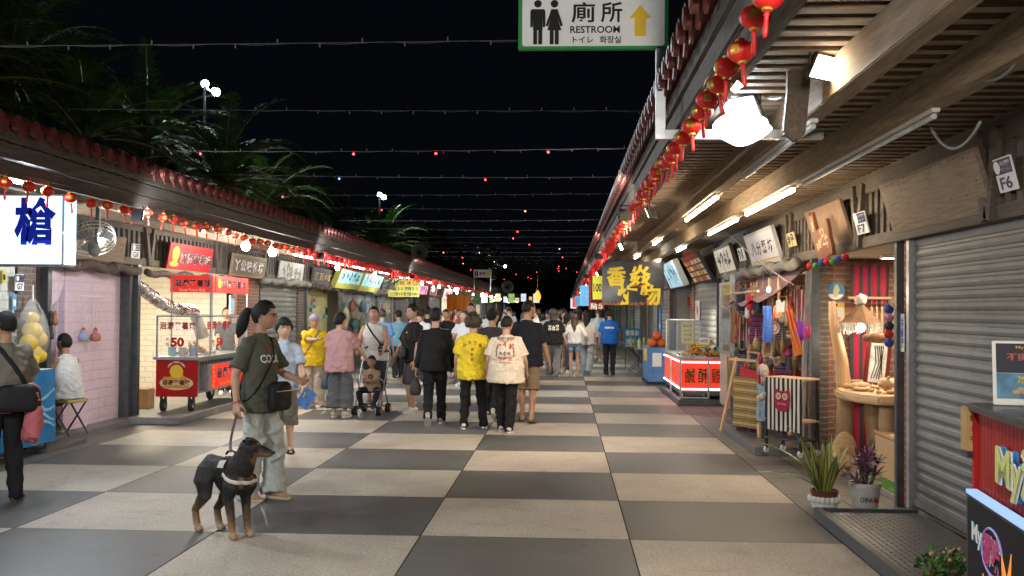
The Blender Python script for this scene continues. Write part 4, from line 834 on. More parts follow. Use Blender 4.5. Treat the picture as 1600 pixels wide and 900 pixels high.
def hair_mb(style, H, seed, res):
    D, F = sphere_dirs(*res); rs = np.random.RandomState(seed)
    az = np.abs(np.arctan2(D[:, 0], D[:, 1]))     # 0 front .. pi back
    fr, sd, bk = {'short': (.5, .02, -.5), 'crop': (.5, .16, -.36), 'bowl': (.3, -.12, -.55), 'bun': (.5, -.02, -.6), 'pony': (.5, -.02, -.6), 'long': (.42, -.55, -.85), 'afro': (.35, -.1, -.5), 'thin': (.75, .1, -.5), 'cap': (.3, .16, -.2), 'hat': (.32, .1, -.28), 'bob': (.32, -.75, -.8)}[style]
    zm = np.where(az < 1.35, fr+(sd-fr)*sst(az, .62, 1.3), sd+(bk-sd)*sst(az, 1.5, 2.2))
    zm = zm+.035*np.sin(az*17+seed)+.02*np.sin(az*41)
    th = {'short': .0085, 'crop': .006, 'bowl': .011, 'bun': .006, 'pony': .007, 'long': .0095, 'afro': .024, 'thin': .004, 'cap': .007, 'hat': .010, 'bob': .012}[style]
    m = sst(D[:, 2]-zm, 0, .11 if style not in ('bowl', 'cap', 'hat') else .06)
    P = head_pts(np.where(np.abs(D) > 2, D, D)); P[:, 1] = np.where((D[:, 1] > .3) & (D[:, 2] < .3), np.minimum(P[:, 1], .05), P[:, 1])
    n = D/np.maximum(np.linalg.norm(D, axis=1), 1e-6)[:, None]
    nz = np.array([NZ.noise(V(d)*(5 if style != 'afro' else 7)+V((seed, 0, 0))) for d in D])
    nz2 = np.array([NZ.noise(V((d[0]*16, d[1]*16, d[2]*5))+V((seed, 3, 0))) for d in D])
    top = .45+.55*sst(D[:, 2], .1, .9)
    t = th*(top if style in ('short', 'crop') else 1)*(1+.3*nz+.28*nz2) if style not in ('cap', 'hat') else th
    if style == 'afro': t = th*(1+.45*nz+.55*nz2)
    P = P*(1-.05*(1-m))[:, None]+n*(t*m-.004*(1-m))[:, None]
    mb = MB(); mb.add(P*H, F)
    if res[0] >= 48 and style not in ('cap', 'hat'):
        # loose strands lying over the hair mass, falling away from the crown
        ns = {'afro': 900, 'thin': 250}.get(style, 650); cr_ = V((0, -.35, .93)).normalized(); r2 = random.Random(seed)
        idx = [i for i in range(len(D)) if m[i] > .35]
        for _ in range(ns):
            i = r2.choice(idx); d = (V(D[i])+V((r2.gauss(0, .06), r2.gauss(0, .06), r2.gauss(0, .06)))).normalized(); p = V(P[i])*H+d*.001
            fl = (d-cr_); fl = fl-d*fl.dot(d)+V((r2.gauss(0, .25), r2.gauss(0, .25), r2.gauss(0, .2)-.25)); fl = fl.normalized() if fl.length > .01 else d.orthogonal()
            if style == 'afro': fl = (fl*.4+V((r2.gauss(0, 1), r2.gauss(0, 1), r2.gauss(0, 1)))).normalized()
            l = r2.uniform(.012, .026)*(1 if style != 'crop' else .6); lf = r2.uniform(.08, .35) if style != 'afro' else r2.uniform(.3, 1); sd_ = fl.cross(d)*r2.uniform(.0009, .0018)
            p1 = p+fl*l*.5+d*l*lf*.5; p2 = p+fl*l+d*l*lf*(.35 if style != 'afro' else .9); mb.add([p-sd_, p+sd_, p1-sd_*.8, p1+sd_*.8, p2], [(0, 1, 3, 2), (2, 3, 4)])
    if style == 'pony':
        b = V((0, -.058*H, .016*H)); mb.ell(b, (.017*H, .016*H, .018*H), 12, 8)
        pts = [b+V((0, y*H, z*H)) for y, z in ((-.004, 0), (-.024, .002), (-.036, -.02), (-.044, -.055), (-.05, -.09), (-.058, -.115), (-.062, -.135))]
        mb.tube(pts, [r*H for r in (.012, .019, .026, .03, .027, .018, .004)], 12)
    if style == 'bun': mb.ell((0, -.062*H, -.012*H), (.024*H, .02*H, .022*H), 12, 8)
    if style in ('long', 'bob'):
        L = -.25 if style == 'long' else -.088
        for q in (1, .82):
            def cur(u, v):
                z = .02+(L-.02)*v; a_ = (u-.5)*(3.5-.9*v); wx = (.05-.004*v+.006*math.sin(v*3))*(.86+.14*min(1, v*5)); wy = (.06*(.88+.12*min(1, v*5)) if z > -.05 else .06+.018*min(1, (-.05-z)/.06))
                st = .0022*math.sin(u*57+seed)+.003*NZ.noise(V((u*9, v*2, seed)))
                e = .012*NZ.noise(V((u*14, 5, seed)))*v
                return H*V((q*(wx+st)*math.sin(a_), -.004-q*(wy+st)*math.cos(a_), z+e))
            mb.grid(cur, 40, 14)
    if style == 'cap':
        mb.grid(lambda u, v: H*V(((u-.5)*.075*(1-.3*v*v), .05+.042*v-.1*(u-.5)**2*v, .024-.012*v-.05*(u-.5)**2)), 8, 4)
        mb.grid(lambda u, v: H*V(((u-.5)*.075*(1-.3*v*v), .05+.042*v-.1*(u-.5)**2*v, .021-.012*v-.05*(u-.5)**2)), 8, 4)
    return mb
def hand_mesh(H, side, curl, vox):
    """hand along -z, palm facing -x*side... built at the origin (wrist), fingers apart"""
    mb = MB(); h = H; s = side
    mb.tube([(0, 0, .01*h), (0, 0, -.012*h), (0, 0, -.032*h), (0, .001*h, -.054*h)], [(.0125*h, .0165*h), (.0105*h, .019*h), (.0095*h, .0235*h), (.0075*h, .0225*h)], 12, side=(1, 0, 0))
    for k, (y, L) in enumerate(((.0165, .043), (.0056, .049), (-.0055, .046), (-.016, .036))):
        c = curl*(1+.12*k); p = V((0, y*h, -.048*h)); a = .12+.15*c; pts = [p]; r = [.0057*h]
        for seg, q in ((.45, 1), (.32, 1.7), (.23, 2.2)):
            d = V((-s*math.sin(a), (y*.9)*(1-c*.6), -math.cos(a))); p = p+d*(seg*L*h); pts.append(p); r.append((.0054-.0006*q)*h); a += .75*c
        mb.tube(pts, r, 8)
    p = V((-s*.003*h, .019*h, -.014*h)); d = V((-s*.35, .62, -.75)).normalized()
    mb.tube([p, p+d*.02*h, p+(d+V((-s*.5*curl, -.1, -.3)))*.027*h, p+(d+V((-s*.8*curl, -.35, -.5)))*.034*h], [.0085*h, .007*h, .006*h, .0045*h], 8)
    return remesh(mb, vox, 1)
def ik(a, b, l1, l2, pole):
    d = b-a; L = min(d.length, (l1+l2)*.999); d = d.normalized(); x = (l1*l1-l2*l2+L*L)/(2*L)
    h = math.sqrt(max(l1*l1-x*x, 0)); p = pole-d*pole.dot(d); p = p.normalized() if p.length > 1e-5 else d.orthogonal()
    return a+d*x+p*h, a+d*L
def cloth(key, col, bump=.12, rough=.85, var=.1, scale=30): return mat('cloth_'+key, col, rough, var=var, scale=scale, bump=bump, bscale=260, spec=.25)
SKIN = {}
def skin_mat(c):
    k = 'skin_%d' % len(SKIN) if c not in SKIN else SKIN[c]
    if c not in SKIN:
        SKIN[c] = k; m = mat(k, c, .48, var=.1, scale=22, bump=.06, bscale=200); b = m.node_tree.nodes['Principled BSDF']
        b.inputs['Subsurface Weight'].default_value = .12; b.inputs['Subsurface Radius'].default_value = (.012, .005, .003)
    return MATS[k]
HAIRM = mat('black_hair', (.010, .009, .0085), .62, spec=.3, var=.4, scale=40, stretch=(6, 6, 1), bump=.5, bscale=70)
HAIRB = mat('brown_hair', (.035, .02, .013), .5, var=.4, scale=40, stretch=(6, 6, 1), bump=.5, bscale=70)
EYEM = mat('eye', (.02, .015, .012), .15, var=0); EYEW = mat('eye_white', (.62, .6, .57), .25, var=0); LIPM = mat('lips', (.33, .12, .1), .45, var=.1)
NP = [0]
class Person: pass
def person(label, pos, H=1.62, face=0, feet=None, hands=None, look=(0, 0), lean=0, twist=0, sit=None, top=('tee', (.1, .1, .1)), hem=.475, bottom=('pants', (.02, .02, .02)), shoes=((.6, .6, .58), (.7, .7, .68)), hair=('short', HAIRM), skin=(.45, .27, .19), vox=.009, fat=1.0, group=None, facey=False, curl=(.55, .55), glasses=False, headscale=1.04, poles=None, z0=0, hdir=None, amp=1.0):
    NP[0] += 1; seed = NP[0]; P = Person(); h = H; rs = random.Random(seed*7)
    root = thing('person', label, 'person', (pos[0], pos[1], z0), rad(face), group); P.root = root
    feet = feet or [(-.055, -.01, 0, 4, 0), (.055, .01, 0, -4, 0)]
    S = lambda *a: V(a)*h
    ank = [S(f[0], f[1], .042+f[2]) for f in feet]
    pz = .53
    if sit is not None: pz = sit
    else:
        for f in feet:
            dx = math.hypot(f[0]-math.copysign(.05, f[0]), f[1]); pz = min(pz, .042+f[2]+math.sqrt(max(.4775**2-dx*dx, .01))+.012)
    py = 0 if sit is None else 0
    hip = [S(-.052, py, pz-.012), S(.052, py, pz-.012)]
    l1, l2 = .245*h, .2345*h; knee = []
    for i in (0, 1):
        pole = V((feet[i][0]*.6, 1, 0)) if not (poles and poles.get('k')) else V(poles['k'][i])
        k, a = ik(hip[i], ank[i], l1, l2, pole); knee.append(k); ank[i] = a
    Rl = Matrix.Rotation(-rad(lean), 3, 'X'); Rt = Matrix.Rotation(rad(twist), 3, 'Z'); pv = S(0, 0, pz)
    def U(x, y, z):      # upper body point, z as fraction of a standing figure with pelvis .53
        t = min(1, max(0, (z-.53)/.14)); p = V((x, y, z-.53))*h
        if t < 1: R_ = Matrix.Rotation(-rad(lean)*t, 3, 'X') @ Matrix.Rotation(rad(twist)*t, 3, 'Z')
        else: R_ = Rl @ Rt
        return pv+R_ @ p
    sh = [U(-.094*fat**.5, -.006, .79), U(.094*fat**.5, -.006, .79)]
    hands = hands or [(-.15, .03, .43), (.15, .03, .43)]
    a1, a2 = .168*h, .142*h; elb = []; wri = []
    for i in (0, 1):
        s = -1 if i == 0 else 1; tgt = V(hands[i])*h
        pole = V((s*.45, -1, -.25)) if not (poles and poles.get('e')) else V(poles['e'][i])
        e, w_ = ik(sh[i], tgt, a1, a2, pole); elb.append(e); wri.append(w_)
    P.wrist = wri; P.h = h
    tw = lambda z, wx, wy, oy=0: (U(0, oy, z), (wx*h*fat, wy*h*(fat**1.3)))
    torso = [tw(.475, .05, .045), tw(.505, .08, .055, -.006), tw(.54, .085, .057, -.004), tw(.58, .086, .058), tw(.63, .08, .054, .004), tw(.69, .088, .06, .006), tw(.745, .094, .063, .004), tw(.778, .09, .054, -.002), tw(.803, .064, .039, -.006), tw(.822, .04, .033, -.006), tw(.838, .032, .031, -.006)]
    neck0 = U(0, -.008, .82); hc = U(0, .012, .93); lean_n = 0
    Rh = Rl @ Rt @ Matrix.Rotation(rad(look[0]), 3, 'Z') @ Matrix.Rotation(-rad(look[1]), 3, 'X')
    hc = U(0, -.002, .856)+Rh @ S(0, .014, .07*headscale)
    # body
    mb = MB(); side = (Rt @ V((1, 0, 0)))
    mb.tube([p for p, r in torso], [r for p, r in torso], 20, side=side)
    mb.tube([neck0, U(0, -.004, .85), hc+Rh @ S(0, -.012, -.04)], [.037*h*fat**.4, .032*h*fat**.4, .032*h*fat**.4], 14)
    for i in (0, 1):
        kn, an = knee[i], ank[i]; s = -1 if i == 0 else 1
        calf = kn.lerp(an, .33)+V((0, -.008*h, 0)); fy = rad(feet[i][3]); pit = rad(feet[i][4])
        mb.tube([hip[i]+S(0, 0, .012), hip[i].lerp(kn, .3), hip[i].lerp(kn, .7), kn, calf, kn.lerp(an, .72), an], [.043*h*fat, .043*h*fat, .034*h*fat, .0295*h*fat**.6, .0315*h*fat**.7, .021*h, .0185*h], 14)
        fd = V((-math.sin(fy)*math.cos(pit), math.cos(fy)*math.cos(pit), math.sin(pit)))
        mb.tube([an-fd*.028*h+V((0, 0, -.018*h)), an+V((0, 0, -.012*h)), an+fd*.05*h+V((0, 0, -.022*h)), an+fd*.095*h+V((0, 0, -.03*h))], [.018*h, .021*h, .019*h, .0125*h], 10)
        e, w_ = elb[i], wri[i]
        mb.tube([U(s*.06, -.006, .789), sh[i], sh[i].lerp(e, .35), e, e.lerp(w_, .3), w_], [.029*h*fat**.5, .029*h*fat**.6, .0295*h*fat**.7, .0225*h*fat**.5, .0235*h*fat**.5, .0145*h], 12)
    meshes = [remesh(mb, vox, 3)]
    fine = vox < .0105
    res = (56, 44) if facey or vox < .008 else ((36, 28) if fine else (24, 18))
    D, F = sphere_dirs(*res); hs = headscale
    hm = MB(); hm.add(head_pts(D)*h*hs, F)
    for s in (-1, 1): hm.tube([S(s*.044*hs, -.006, .016*hs), S(s*.049*hs, -.012, .012*hs), S(s*.047*hs, -.009, -.012*hs)], [(.006*h, .009*h), (.0045*h, .012*h), (.004*h, .006*h)], 8, side=(1, 0, 0))
    MH = Matrix.Translation(hc) @ Rh.to_4x4()
    hme = hm.mesh('h'); hme.transform(MH); meshes.append(hme)
    for i in (0, 1):
        s = -1 if i == 0 else 1; d = (wri[i]-elb[i]).normalized()
        if hdir and hdir[i]: d = V(hdir[i]).normalized()
        z = -d; y = V((0, 1, 0)) if not (poles and poles.get('t')) else V(poles['t'][i]); y = (y-z*y.dot(z)); y = y.normalized() if y.length > .05 else z.orthogonal().normalized(); x = y.cross(z)
        M4 = Matrix(((x.x, y.x, z.x, wri[i].x), (x.y, y.y, z.y, wri[i].y), (x.z, y.z, z.z, wri[i].z), (0, 0, 0, 1)))
        if fine: hme = hand_mesh(h, s, curl[i], max(.0028, vox*.45))
        else:
            q = MB(); q.tube([(0, 0, .01*h), (0, 0, -.03*h), (0, 0, -.06*h), (-s*.012*h, 0, -.1*h)], [(.012*h, .016*h), (.01*h, .022*h), (.009*h, .02*h), (.006*h, .013*h)], 8, side=(1, 0, 0)); hme = q.mesh('q')
        hme.transform(M4); meshes.append(hme)
        P.__dict__['hand%d' % i] = wri[i]+d*.06*h
    body = joinmesh(meshes, 'body'); body.materials.clear(); body.materials.append(skin_mat(skin)); setsmooth(body, True); P.body = link('body', body, root)
    # hair, face
    hmb = hair_mb(hair[0], h*hs, seed, (48, 36) if fine else (28, 20)); hme = hmb.mesh('hair', [hair[1]], True); hme.transform(MH)
    link('hat' if hair[0] in ('hat', 'cap') else 'hair', hme, root)
    if hair[0] in ('hat', 'cap'):
        h2 = hair_mb('crop' if hair[0] == 'hat' else 'short', h*hs*.985, seed+1, (40, 30)).mesh('hair', [HAIRM], True); h2.transform(MH); link('hair', h2, root)
    P.MH = MH
    if facey:
        for s in (-1, 1):
            m = MB(); m.ell((s*.0172*h*hs, .0478*h*hs, .0045*h*hs), (.0058*h*hs, .0034*h*hs, .0025*h*hs), 12, 8); m.mi = 1; m.ell((s*.0172*h*hs, .0502*h*hs, .0045*h*hs), (.0027*h*hs, .0016*h*hs, .0025*h*hs), 10, 6)
            e = m.mesh('eye', [EYEW, EYEM], True); e.transform(MH); link('eye', e, root)
            m = MB(); m.tube([S(s*x*hs, y*hs, z*hs) for x, y, z in ((.007, .0545, .0135), (.015, .0545, .0165), (.023, .051, .0158), (.028, .046, .012))], [.0009*h*hs, .0019*h*hs, .0016*h*hs, .0006*h*hs], 6)
            e = m.mesh('eyebrow', [HAIRM], True); e.transform(MH); link('eyebrow', e, root)
        m = MB(); m.tube([S(x*hs, y*hs, z*hs) for x, y, z in ((-.0125, .0497, -.0385), (-.005, .0565, -.0372), (0, .0572, -.0378), (.005, .0565, -.0372), (.0125, .0497, -.0385))], [.0008*h*hs, .0026*h*hs, .0026*h*hs, .0026*h*hs, .0008*h*hs], 8)
        e = m.mesh('mouth', [LIPM], True); e.transform(MH); link('mouth', e, root)
    if glasses:
        m = MB()
        for s in (-1, 1):
            m.tube([S(s*(.0185+.0125*math.cos(a)), .0575-.003*abs(math.cos(a)), .004+.0105*math.sin(a)) for a in np.linspace(0, 2*math.pi, 17)[:-1]], .0011*h, 6, closed=True)
            m.tube([S(s*.031, .055, .006), S(s*.047, .03, .008), S(s*.05, -.004, .008)], .001*h, 6)
        m.tube([S(-.006, .059, .006), S(.006, .059, .006)], .001*h, 6)
        e = m.mesh('glasses', [mat('glasses_frame', (.12, .1, .08), .3, .5, var=0)], True); e.transform(MH); link('glasses', e, root)
    # trousers
    kind_, bc = bottom[0], bottom[1]
    mb = MB(); lw = {'pants': (1.14, .043, .038, .034, 1.0), 'slim': (1.08, .037, .031, .026, 1.0), 'wide': (1.2, .056, .06, .066, 1.0), 'baggy': (1.2, .052, .05, .05, .98), 'shorts': (1.2, .053, .05, .05, .52), 'longshorts': (1.2, .055, .054, .055, .62), 'hot': (1.12, .05, .05, .05, .24), 'culotte': (1.3, .066, .072, .078, .9), 'crop': (1.15, .05, .048, .046, .85)}[kind_]
    base = [(.485, .062, .055), (.505, .1, .072), (.54, .1, .07), (.585, .09, .063)]
    mb.tube([U(0, -.004, z) for z, a, b in base], [(a*h*fat*.96, b*h*fat**1.3*.98) for z, a, b in base], 20, side=side)
    for i in (0, 1):
        kn, an = knee[i], ank[i]; pts = [hip[i]+S(0, 0, .01)]; rr = [.051*h*fat]; en = lw[4]
        wob = lambda t: 1+.06*math.sin(t*31+seed+i)
        for t in np.linspace(.12, en, 9):
            if t < .51: p = hip[i].lerp(kn, t/.51); r0 = .052+(lw[1]-.052)*(t/.51)**1.2
            else: u = (t-.51)/.49; p = kn.lerp(an, u)+V((0, -.004*h*(1-u), 0)); r0 = lw[1]+(lw[2]-lw[1])*min(1, u*2) if u < .5 else lw[2]+(lw[3]-lw[2])*(u-.5)*2
            if kind_ in ('wide', 'culotte', 'baggy'): p = p.copy(); p.x = p.x+p.x*.12*min(1, max(0, t-.1)*4)
            pts.append(p); rr.append(r0*h*fat**.8*(wob(t) if t > .6 else 1))
        if en > .95: pts.append(an+S(0, .004, -.02)); rr.append(lw[3]*h*fat**.8)
        mb.tube(pts, rr, 16)
    me = remesh(mb, vox*1.15, 2); wrinkle(me, .0042*amp*(1.5 if kind_ in ('wide', 'baggy', 'culotte') else 1), seed, .8, hem*h if sit is None else None)
    me.materials.clear(); me.materials.append(cloth('b%d' % seed if not isinstance(bottom[-1], str) or len(bottom) < 3 else bottom[2], bc)); setsmooth(me, True)
    P.trousers = link('shorts' if kind_ in ('shorts', 'longshorts', 'hot') else 'trousers', me, root)
    # shirt
    tk, tc = top[0], top[1]; lo = top[2] if len(top) > 2 else 1.0
    mb = MB(); hz = hem; L = 1.1*lo
    rings = [(hz, .104, .076), (hz+.03, .105, .077), (.56, .1, .072), (.62, .095, .068), (.69, .096, .07), (.745, .099, .07), (.778, .095, .06), (.801, .075, .049), (.817, .052, .043), (.83, .041, .04), (.838, .038, .038)]
    if sit is not None: rings = [r for r in rings if r[0] >= .5]
    mb.tube([U(0, -.003+(.004 if .6 < z < .76 else 0), z) for z, a, b in rings], [(a*h*fat*(1+(L-1)*(1.3 if z < .7 else .35)), b*h*fat**1.3*(1+(L-1)*(1.3 if z < .7 else .35))) for z, a, b in rings], 24, side=side)
    for i in (0, 1):
        s = -1 if i == 0 else 1; e, w_ = elb[i], wri[i]; st = U(s*.055, -.006, .787)
        if tk == 'tank': mb.tube([st, sh[i].lerp(st, .3)], [.036*h*fat**.5, .034*h*fat**.5], 14)
        elif tk == 'tee': mb.tube([st, sh[i], sh[i].lerp(e, .4), sh[i].lerp(e, .82)], [.037*h*fat**.5, .0375*h*fat**.6, .038*h*lo*fat**.6, .042*h*lo*fat**.6], 16)
        elif tk == 'long': mb.tube([st, sh[i], sh[i].lerp(e, .4), e, e.lerp(w_, .5), e.lerp(w_, .97)], [.037*h*fat**.5, .038*h*fat**.6, .0345*h*lo*fat**.6, .031*h*lo*fat**.5, .029*h*lo, .0235*h*lo], 16)
    me = remesh(mb, vox, 3); wrinkle(me, .0036*amp*(1.3 if lo > 1.1 else 1), seed+50)
    me.materials.clear(); me.materials.append(cloth('t%d' % seed, tc)); setsmooth(me, True)
    P.shirt = link('jacket' if tk == 'long' else 'shirt', me, root)
    P.bvh = BVHTree.FromPolygons([v.co for v in me.vertices], [p.vertices for p in me.polygons]); P.U = U
    # shoes
    if shoes:
        for i in (0, 1):
            fy = rad(feet[i][3]); pit = rad(feet[i][4]); an = ank[i]
            m = MB(); sc = .98
            if len(shoes) > 2 and shoes[2] == 'sandal':
                for q in (.045, .075, .0): m.tube([S(x, q, z) for x, z in ((-.026, -.034), (-.02, -.014+q*-.12), (0, -.006+q*-.12), (.02, -.014+q*-.12), (.026, -.034))], [(.005*h, .011*h)]*5, 6)
            else: m.tube([S(0, y, z) for y, z in ((-.036, -.016), (-.032, -.012), (-.01, -.006), (.018, -.012), (.048, -.022), (.08, -.027), (.1, -.03), (.106, -.032))], [(a*h, b*h) for a, b in ((.006, .008), (.02, .022), (.0245, .027), (.0245, .024), (.027, .0165), (.027, .0125), (.018, .008), (.006, .003))], 14, side=(1, 0, 0))
            m.mi = 1
            out = [(math.copysign(abs(math.sin(a))**.8, math.sin(a))*(.028 if math.cos(a) > 0 else .0235)*h, (.036+.074*math.cos(a))*h) for a in np.linspace(0, 2*math.pi, 25)[:-1]]
            m.poly(out[::-1], .013*h, Matrix.Translation(S(0, 0, -.0415)))
            me = m.mesh('shoe', [mat('shoe%d' % seed, shoes[0], .6, var=.12, scale=12), mat('sole%d' % seed, shoes[1], .6, var=.1)], .9)
            me.transform(Matrix.Translation(an) @ Matrix.Rotation(fy, 4, 'Z') @ Matrix.Rotation(pit, 4, 'X'))
            link('sandal' if len(shoes) > 2 else 'shoe', me, root)
    return P
def decal(P, body, w, h, xz, m, back=False, bold=.01, name='print', space=1.0, target=None, shear=0, ang=0):
    """printed lettering laid onto the shirt's front or back; xz in metres in the person's frame"""
    me = text_mesh(body, bold, 0, space, shear); co = getco(me)
    if not len(co): return
    lo, hi = co.min(0), co.max(0); d = np.maximum(hi-lo, 1e-4); co = (co-(lo+hi)/2)*np.array([w/d[0], h/d[1], 1])
    ca, sa = math.cos(ang), math.sin(ang); co = np.stack([co[:, 0]*ca-co[:, 1]*sa, co[:, 0]*sa+co[:, 1]*ca, co[:, 2]], 1)
    lay(P, me, co, xz, m, back, name)
def lay(P, me, co, xz, m, back, name):
    sg = -1 if back else 1
    for q in co:
        x, z = xz[0]+(q[0] if back else -q[0]), xz[1]+q[1]
        hit = P.bvh.ray_cast(V((x, sg*.8, z)), V((0, -sg, 0)))
        y = hit[0].y+sg*.0035 if hit[0] is not None else sg*.12
        q[0], q[1], q[2] = x, y, z
    setco(me, co); me.materials.clear(); me.materials.append(m); link(name, me, P.root)
def strap(P, a, b, width=.03, m=None, parent=None, name='strap', off=.008):
    """band from over the shoulder a to the far hip b, lying on the shirt (person frame, metres)"""
    a, b = V(a), V(b); c = (a+b)/2; ax = (a-b).normalized(); n = V((0, 1, 0)); pts = []
    for k in range(40):
        t = 2*math.pi*k/40; d = ax*math.cos(t)+n*math.sin(t)
        hit = P.bvh.ray_cast(c+d*.9, -d)
        pts.append((hit[0]+d*off) if hit[0] is not None else c+d*(a-b).length/2)
    pl = ax.cross(n).normalized(); mb = MB()
    mb.tube(pts, [(width/2, .003)]*40, 8, side=pl, closed=True)
    return mb.obj(name, m or BLACK, parent or P.root, smooth=True)
# ---------------------------------------------------------------- the people in the street
def gp(px, py, z=0): p = onz(px, py, z); return (p.x, p.y)
FR = 'people strolling with their backs to the camera'
STAND = None
WALK = [(-.045, .11, 0, 2, 0), (.045, -.12, .03, -2, -32)]
WALK2 = [(-.045, -.13, .035, 2, -36), (.045, .1, 0, -2, 0)]
INK = mat('dark_print_ink', (.03, .02, .02), .8, var=0); REDINK = mat('red_print_ink', (.38, .03, .02), .8, var=0); WHINK = mat('white_print_ink', (.7, .68, .62), .8, var=0)
BRINK = mat('brown_print_ink', (.22, .07, .02), .8, var=0)
def bag(P, label, c, d, m, rz=0, cat='bag', name='shoulder_bag', st=None, detail=True):
    """soft bag; c is in the wearer's frame, metres"""
    t = thing(name, label, cat, P.root.location, P.root.rotation_euler[2])
    M = Matrix.Translation(V(c)) @ Matrix.Rotation(rad(rz), 4, 'Z')
    mb = MB(); w, dp, h = d
    def f(u, v):
        a = u*2*math.pi; b = (v-.5)*math.pi; e = .5
        q = lambda x, p: math.copysign(abs(x)**p, x)
        return M @ V((w/2*q(math.cos(a), e)*q(math.cos(b), .4)*(1-.08*math.sin(b)), dp/2*q(math.sin(a), .7)*q(math.cos(b), .4)+.004*math.sin(9*a+5*v), h/2*q(math.sin(b), .55)))
    mb.grid(f, 32, 16); o = mb.obj('bag_body', m, t, smooth=True)
    if detail:
        MB().tube([M @ V((x*w*.4, -dp*.52 if False else dp*.5, h*.18)) for x in (-1, -.5, 0, .5, 1)], .004, 6).obj('zip', mat('metal_zip', (.3, .3, .3), .35, .8), t)
    if st:
        strap(P, st[0], st[1], st[2] if len(st) > 2 else .03, m, t)
    return t
BAGBLK = cloth('black_nylon', (.012, .012, .014), .3, .6); BAGBLUE = cloth('slate_blue_bag', (.05, .075, .11), .3, .6); BAGTAN = cloth('taupe_bag', (.25, .2, .16), .3, .6)

# woman with the dog
p = person('woman in olive T-shirt and wide pale trousers holding a dog leash', gp(404, 779), 1.69, -112, feet=[(-.05, .05, 0, 4, 0), (.055, -.03, 0, -8, 0)], hands=[(-.09, .17, .6), (.18, .0, .5)], look=(24, 4), top=('tee', (.085, .088, .064), 1.06), fat=.9, hem=.445, bottom=('wide', (.42, .45, .42)), shoes=((.3, .21, .13), (.5, .4, .28)), hair=('pony', HAIRM), vox=.0065, facey=True, glasses=True, skin=(.47, .27, .18), curl=(.9, .8), amp=1.2)
decal(p, 'COOL', .19, .07, (.02, 1.2), WHINK, bold=.03); decal(p, '♛', .06, .05, (.02, 1.275), BRINK)
bag(p, 'black soft crossbody bag worn by the woman with the dog', (-.04, .18, .88), (.26, .1, .25), BAGBLK, 0, st=((-.1, 0, 1.39), (.12, .02, .98), .028))
m = MB(); w_ = p.wrist[1]; m.tube([w_+V((.026*math.cos(a), .03*math.sin(a), .012*math.sin(a))) for a in np.linspace(0, 6.28, 17)[:-1]], .006, 6, closed=True); m.obj('wristband', mat('orange_cord', (.4, .12, .03), .6), p.root, smooth=True)
LEASH_HAND = p.root.matrix_basis @ p.hand1; WOMAN = p
# boy behind her
p = person('boy in glasses and pale blue T-shirt holding a booklet behind the woman', gp(441, 708), 1.5, -163, hands=[(-.155, .12, .47), (.15, .02, .45)], look=(8, 0), top=('tee', (.3, .36, .45), 1.05), bottom=('longshorts', (.13, .12, .09)), shoes=((.02, .02, .022), (.03, .03, .03), 'sandal'), hair=('bowl', HAIRM), vox=.008, facey=True, glasses=True, headscale=1.1, skin=(.5, .3, .21))
t = thing('booklet', 'blue and red booklet in the boy\'s hand', 'booklet', p.root.matrix_basis @ (p.hand0+V((-.01, .02, -.05))), rad(20))
mb = MB(); mb.cbox((0, 0, 0), (.15, .006, .21), Matrix.Rotation(rad(35), 4, 'Y')); mb.obj('cover', mat('blue_booklet', (.05, .15, .4), .35, var=.5, scale=18), t)
# woman in yellow
p = person('older woman in yellow T-shirt and lavender hat pointing with her arm', gp(489, 636), 1.53, -172, hands=[(-.15, .06, .5), (-.06, .24, .735)], look=(12, 6), top=('tee', (.62, .43, .02), 1.12), hem=.445, bottom=('wide', (.42, .36, .3)), shoes=((.62, .6, .56), (.6, .58, .55)), hair=('hat', cloth('lavender_hat', (.36, .34, .5))), vox=.008, facey=True, glasses=True, fat=1.05, poles={'e': [(-.4, -1, -.3), (1, -.1, -.6)]}, skin=(.5, .3, .21), hdir=(None, (-.8, .5, .1)))
bag(p, 'small taupe pouch on a crossbody strap at the yellow shirt woman\'s hip', (.2, .06, .72), (.16, .07, .16), BAGTAN, 70, st=((-.08, 0, 1.24), (.17, 0, .8), .03))
# woman in pink with culottes
p = person('woman in dusty pink T-shirt and dark grey culottes seen from behind', gp(530, 652), 1.57, -18, hands=[(-.16, .03, .47), (.17, .2, .56)], look=(-14, -8), top=('tee', (.42, .24, .25), 1.16), hem=.44, bottom=('culotte', (.085, .09, .095)), shoes=((.5, .47, .4), (.55, .52, .45)), hair=('bun', HAIRM), vox=.008, fat=1.02)
t = thing('pouch', 'slate blue pouch hanging from the pink shirt woman\'s hand', 'bag', p.root.matrix_basis @ p.hand0)
mb = MB(); mb.lathe([(0, -.27), (.075, -.26), (.09, -.2), (.08, -.13), (.05, -.08), (.03, -.05)], 18); mb.obj('pouch_body', BAGBLUE, t, smooth=True)
MB().tube([(.02, 0, -.06), (.022, 0, 0), (-.022, 0, 0), (-.02, 0, -.06)], .005, 6).obj('handle', BAGBLUE, t)
person('black haired person half hidden behind the woman in pink', gp(528, 633), 1.55, 150, top=('tee', (.03, .03, .035)), bottom=('pants', (.03, .03, .03)), vox=.011, facey=True, look=(10, -15))
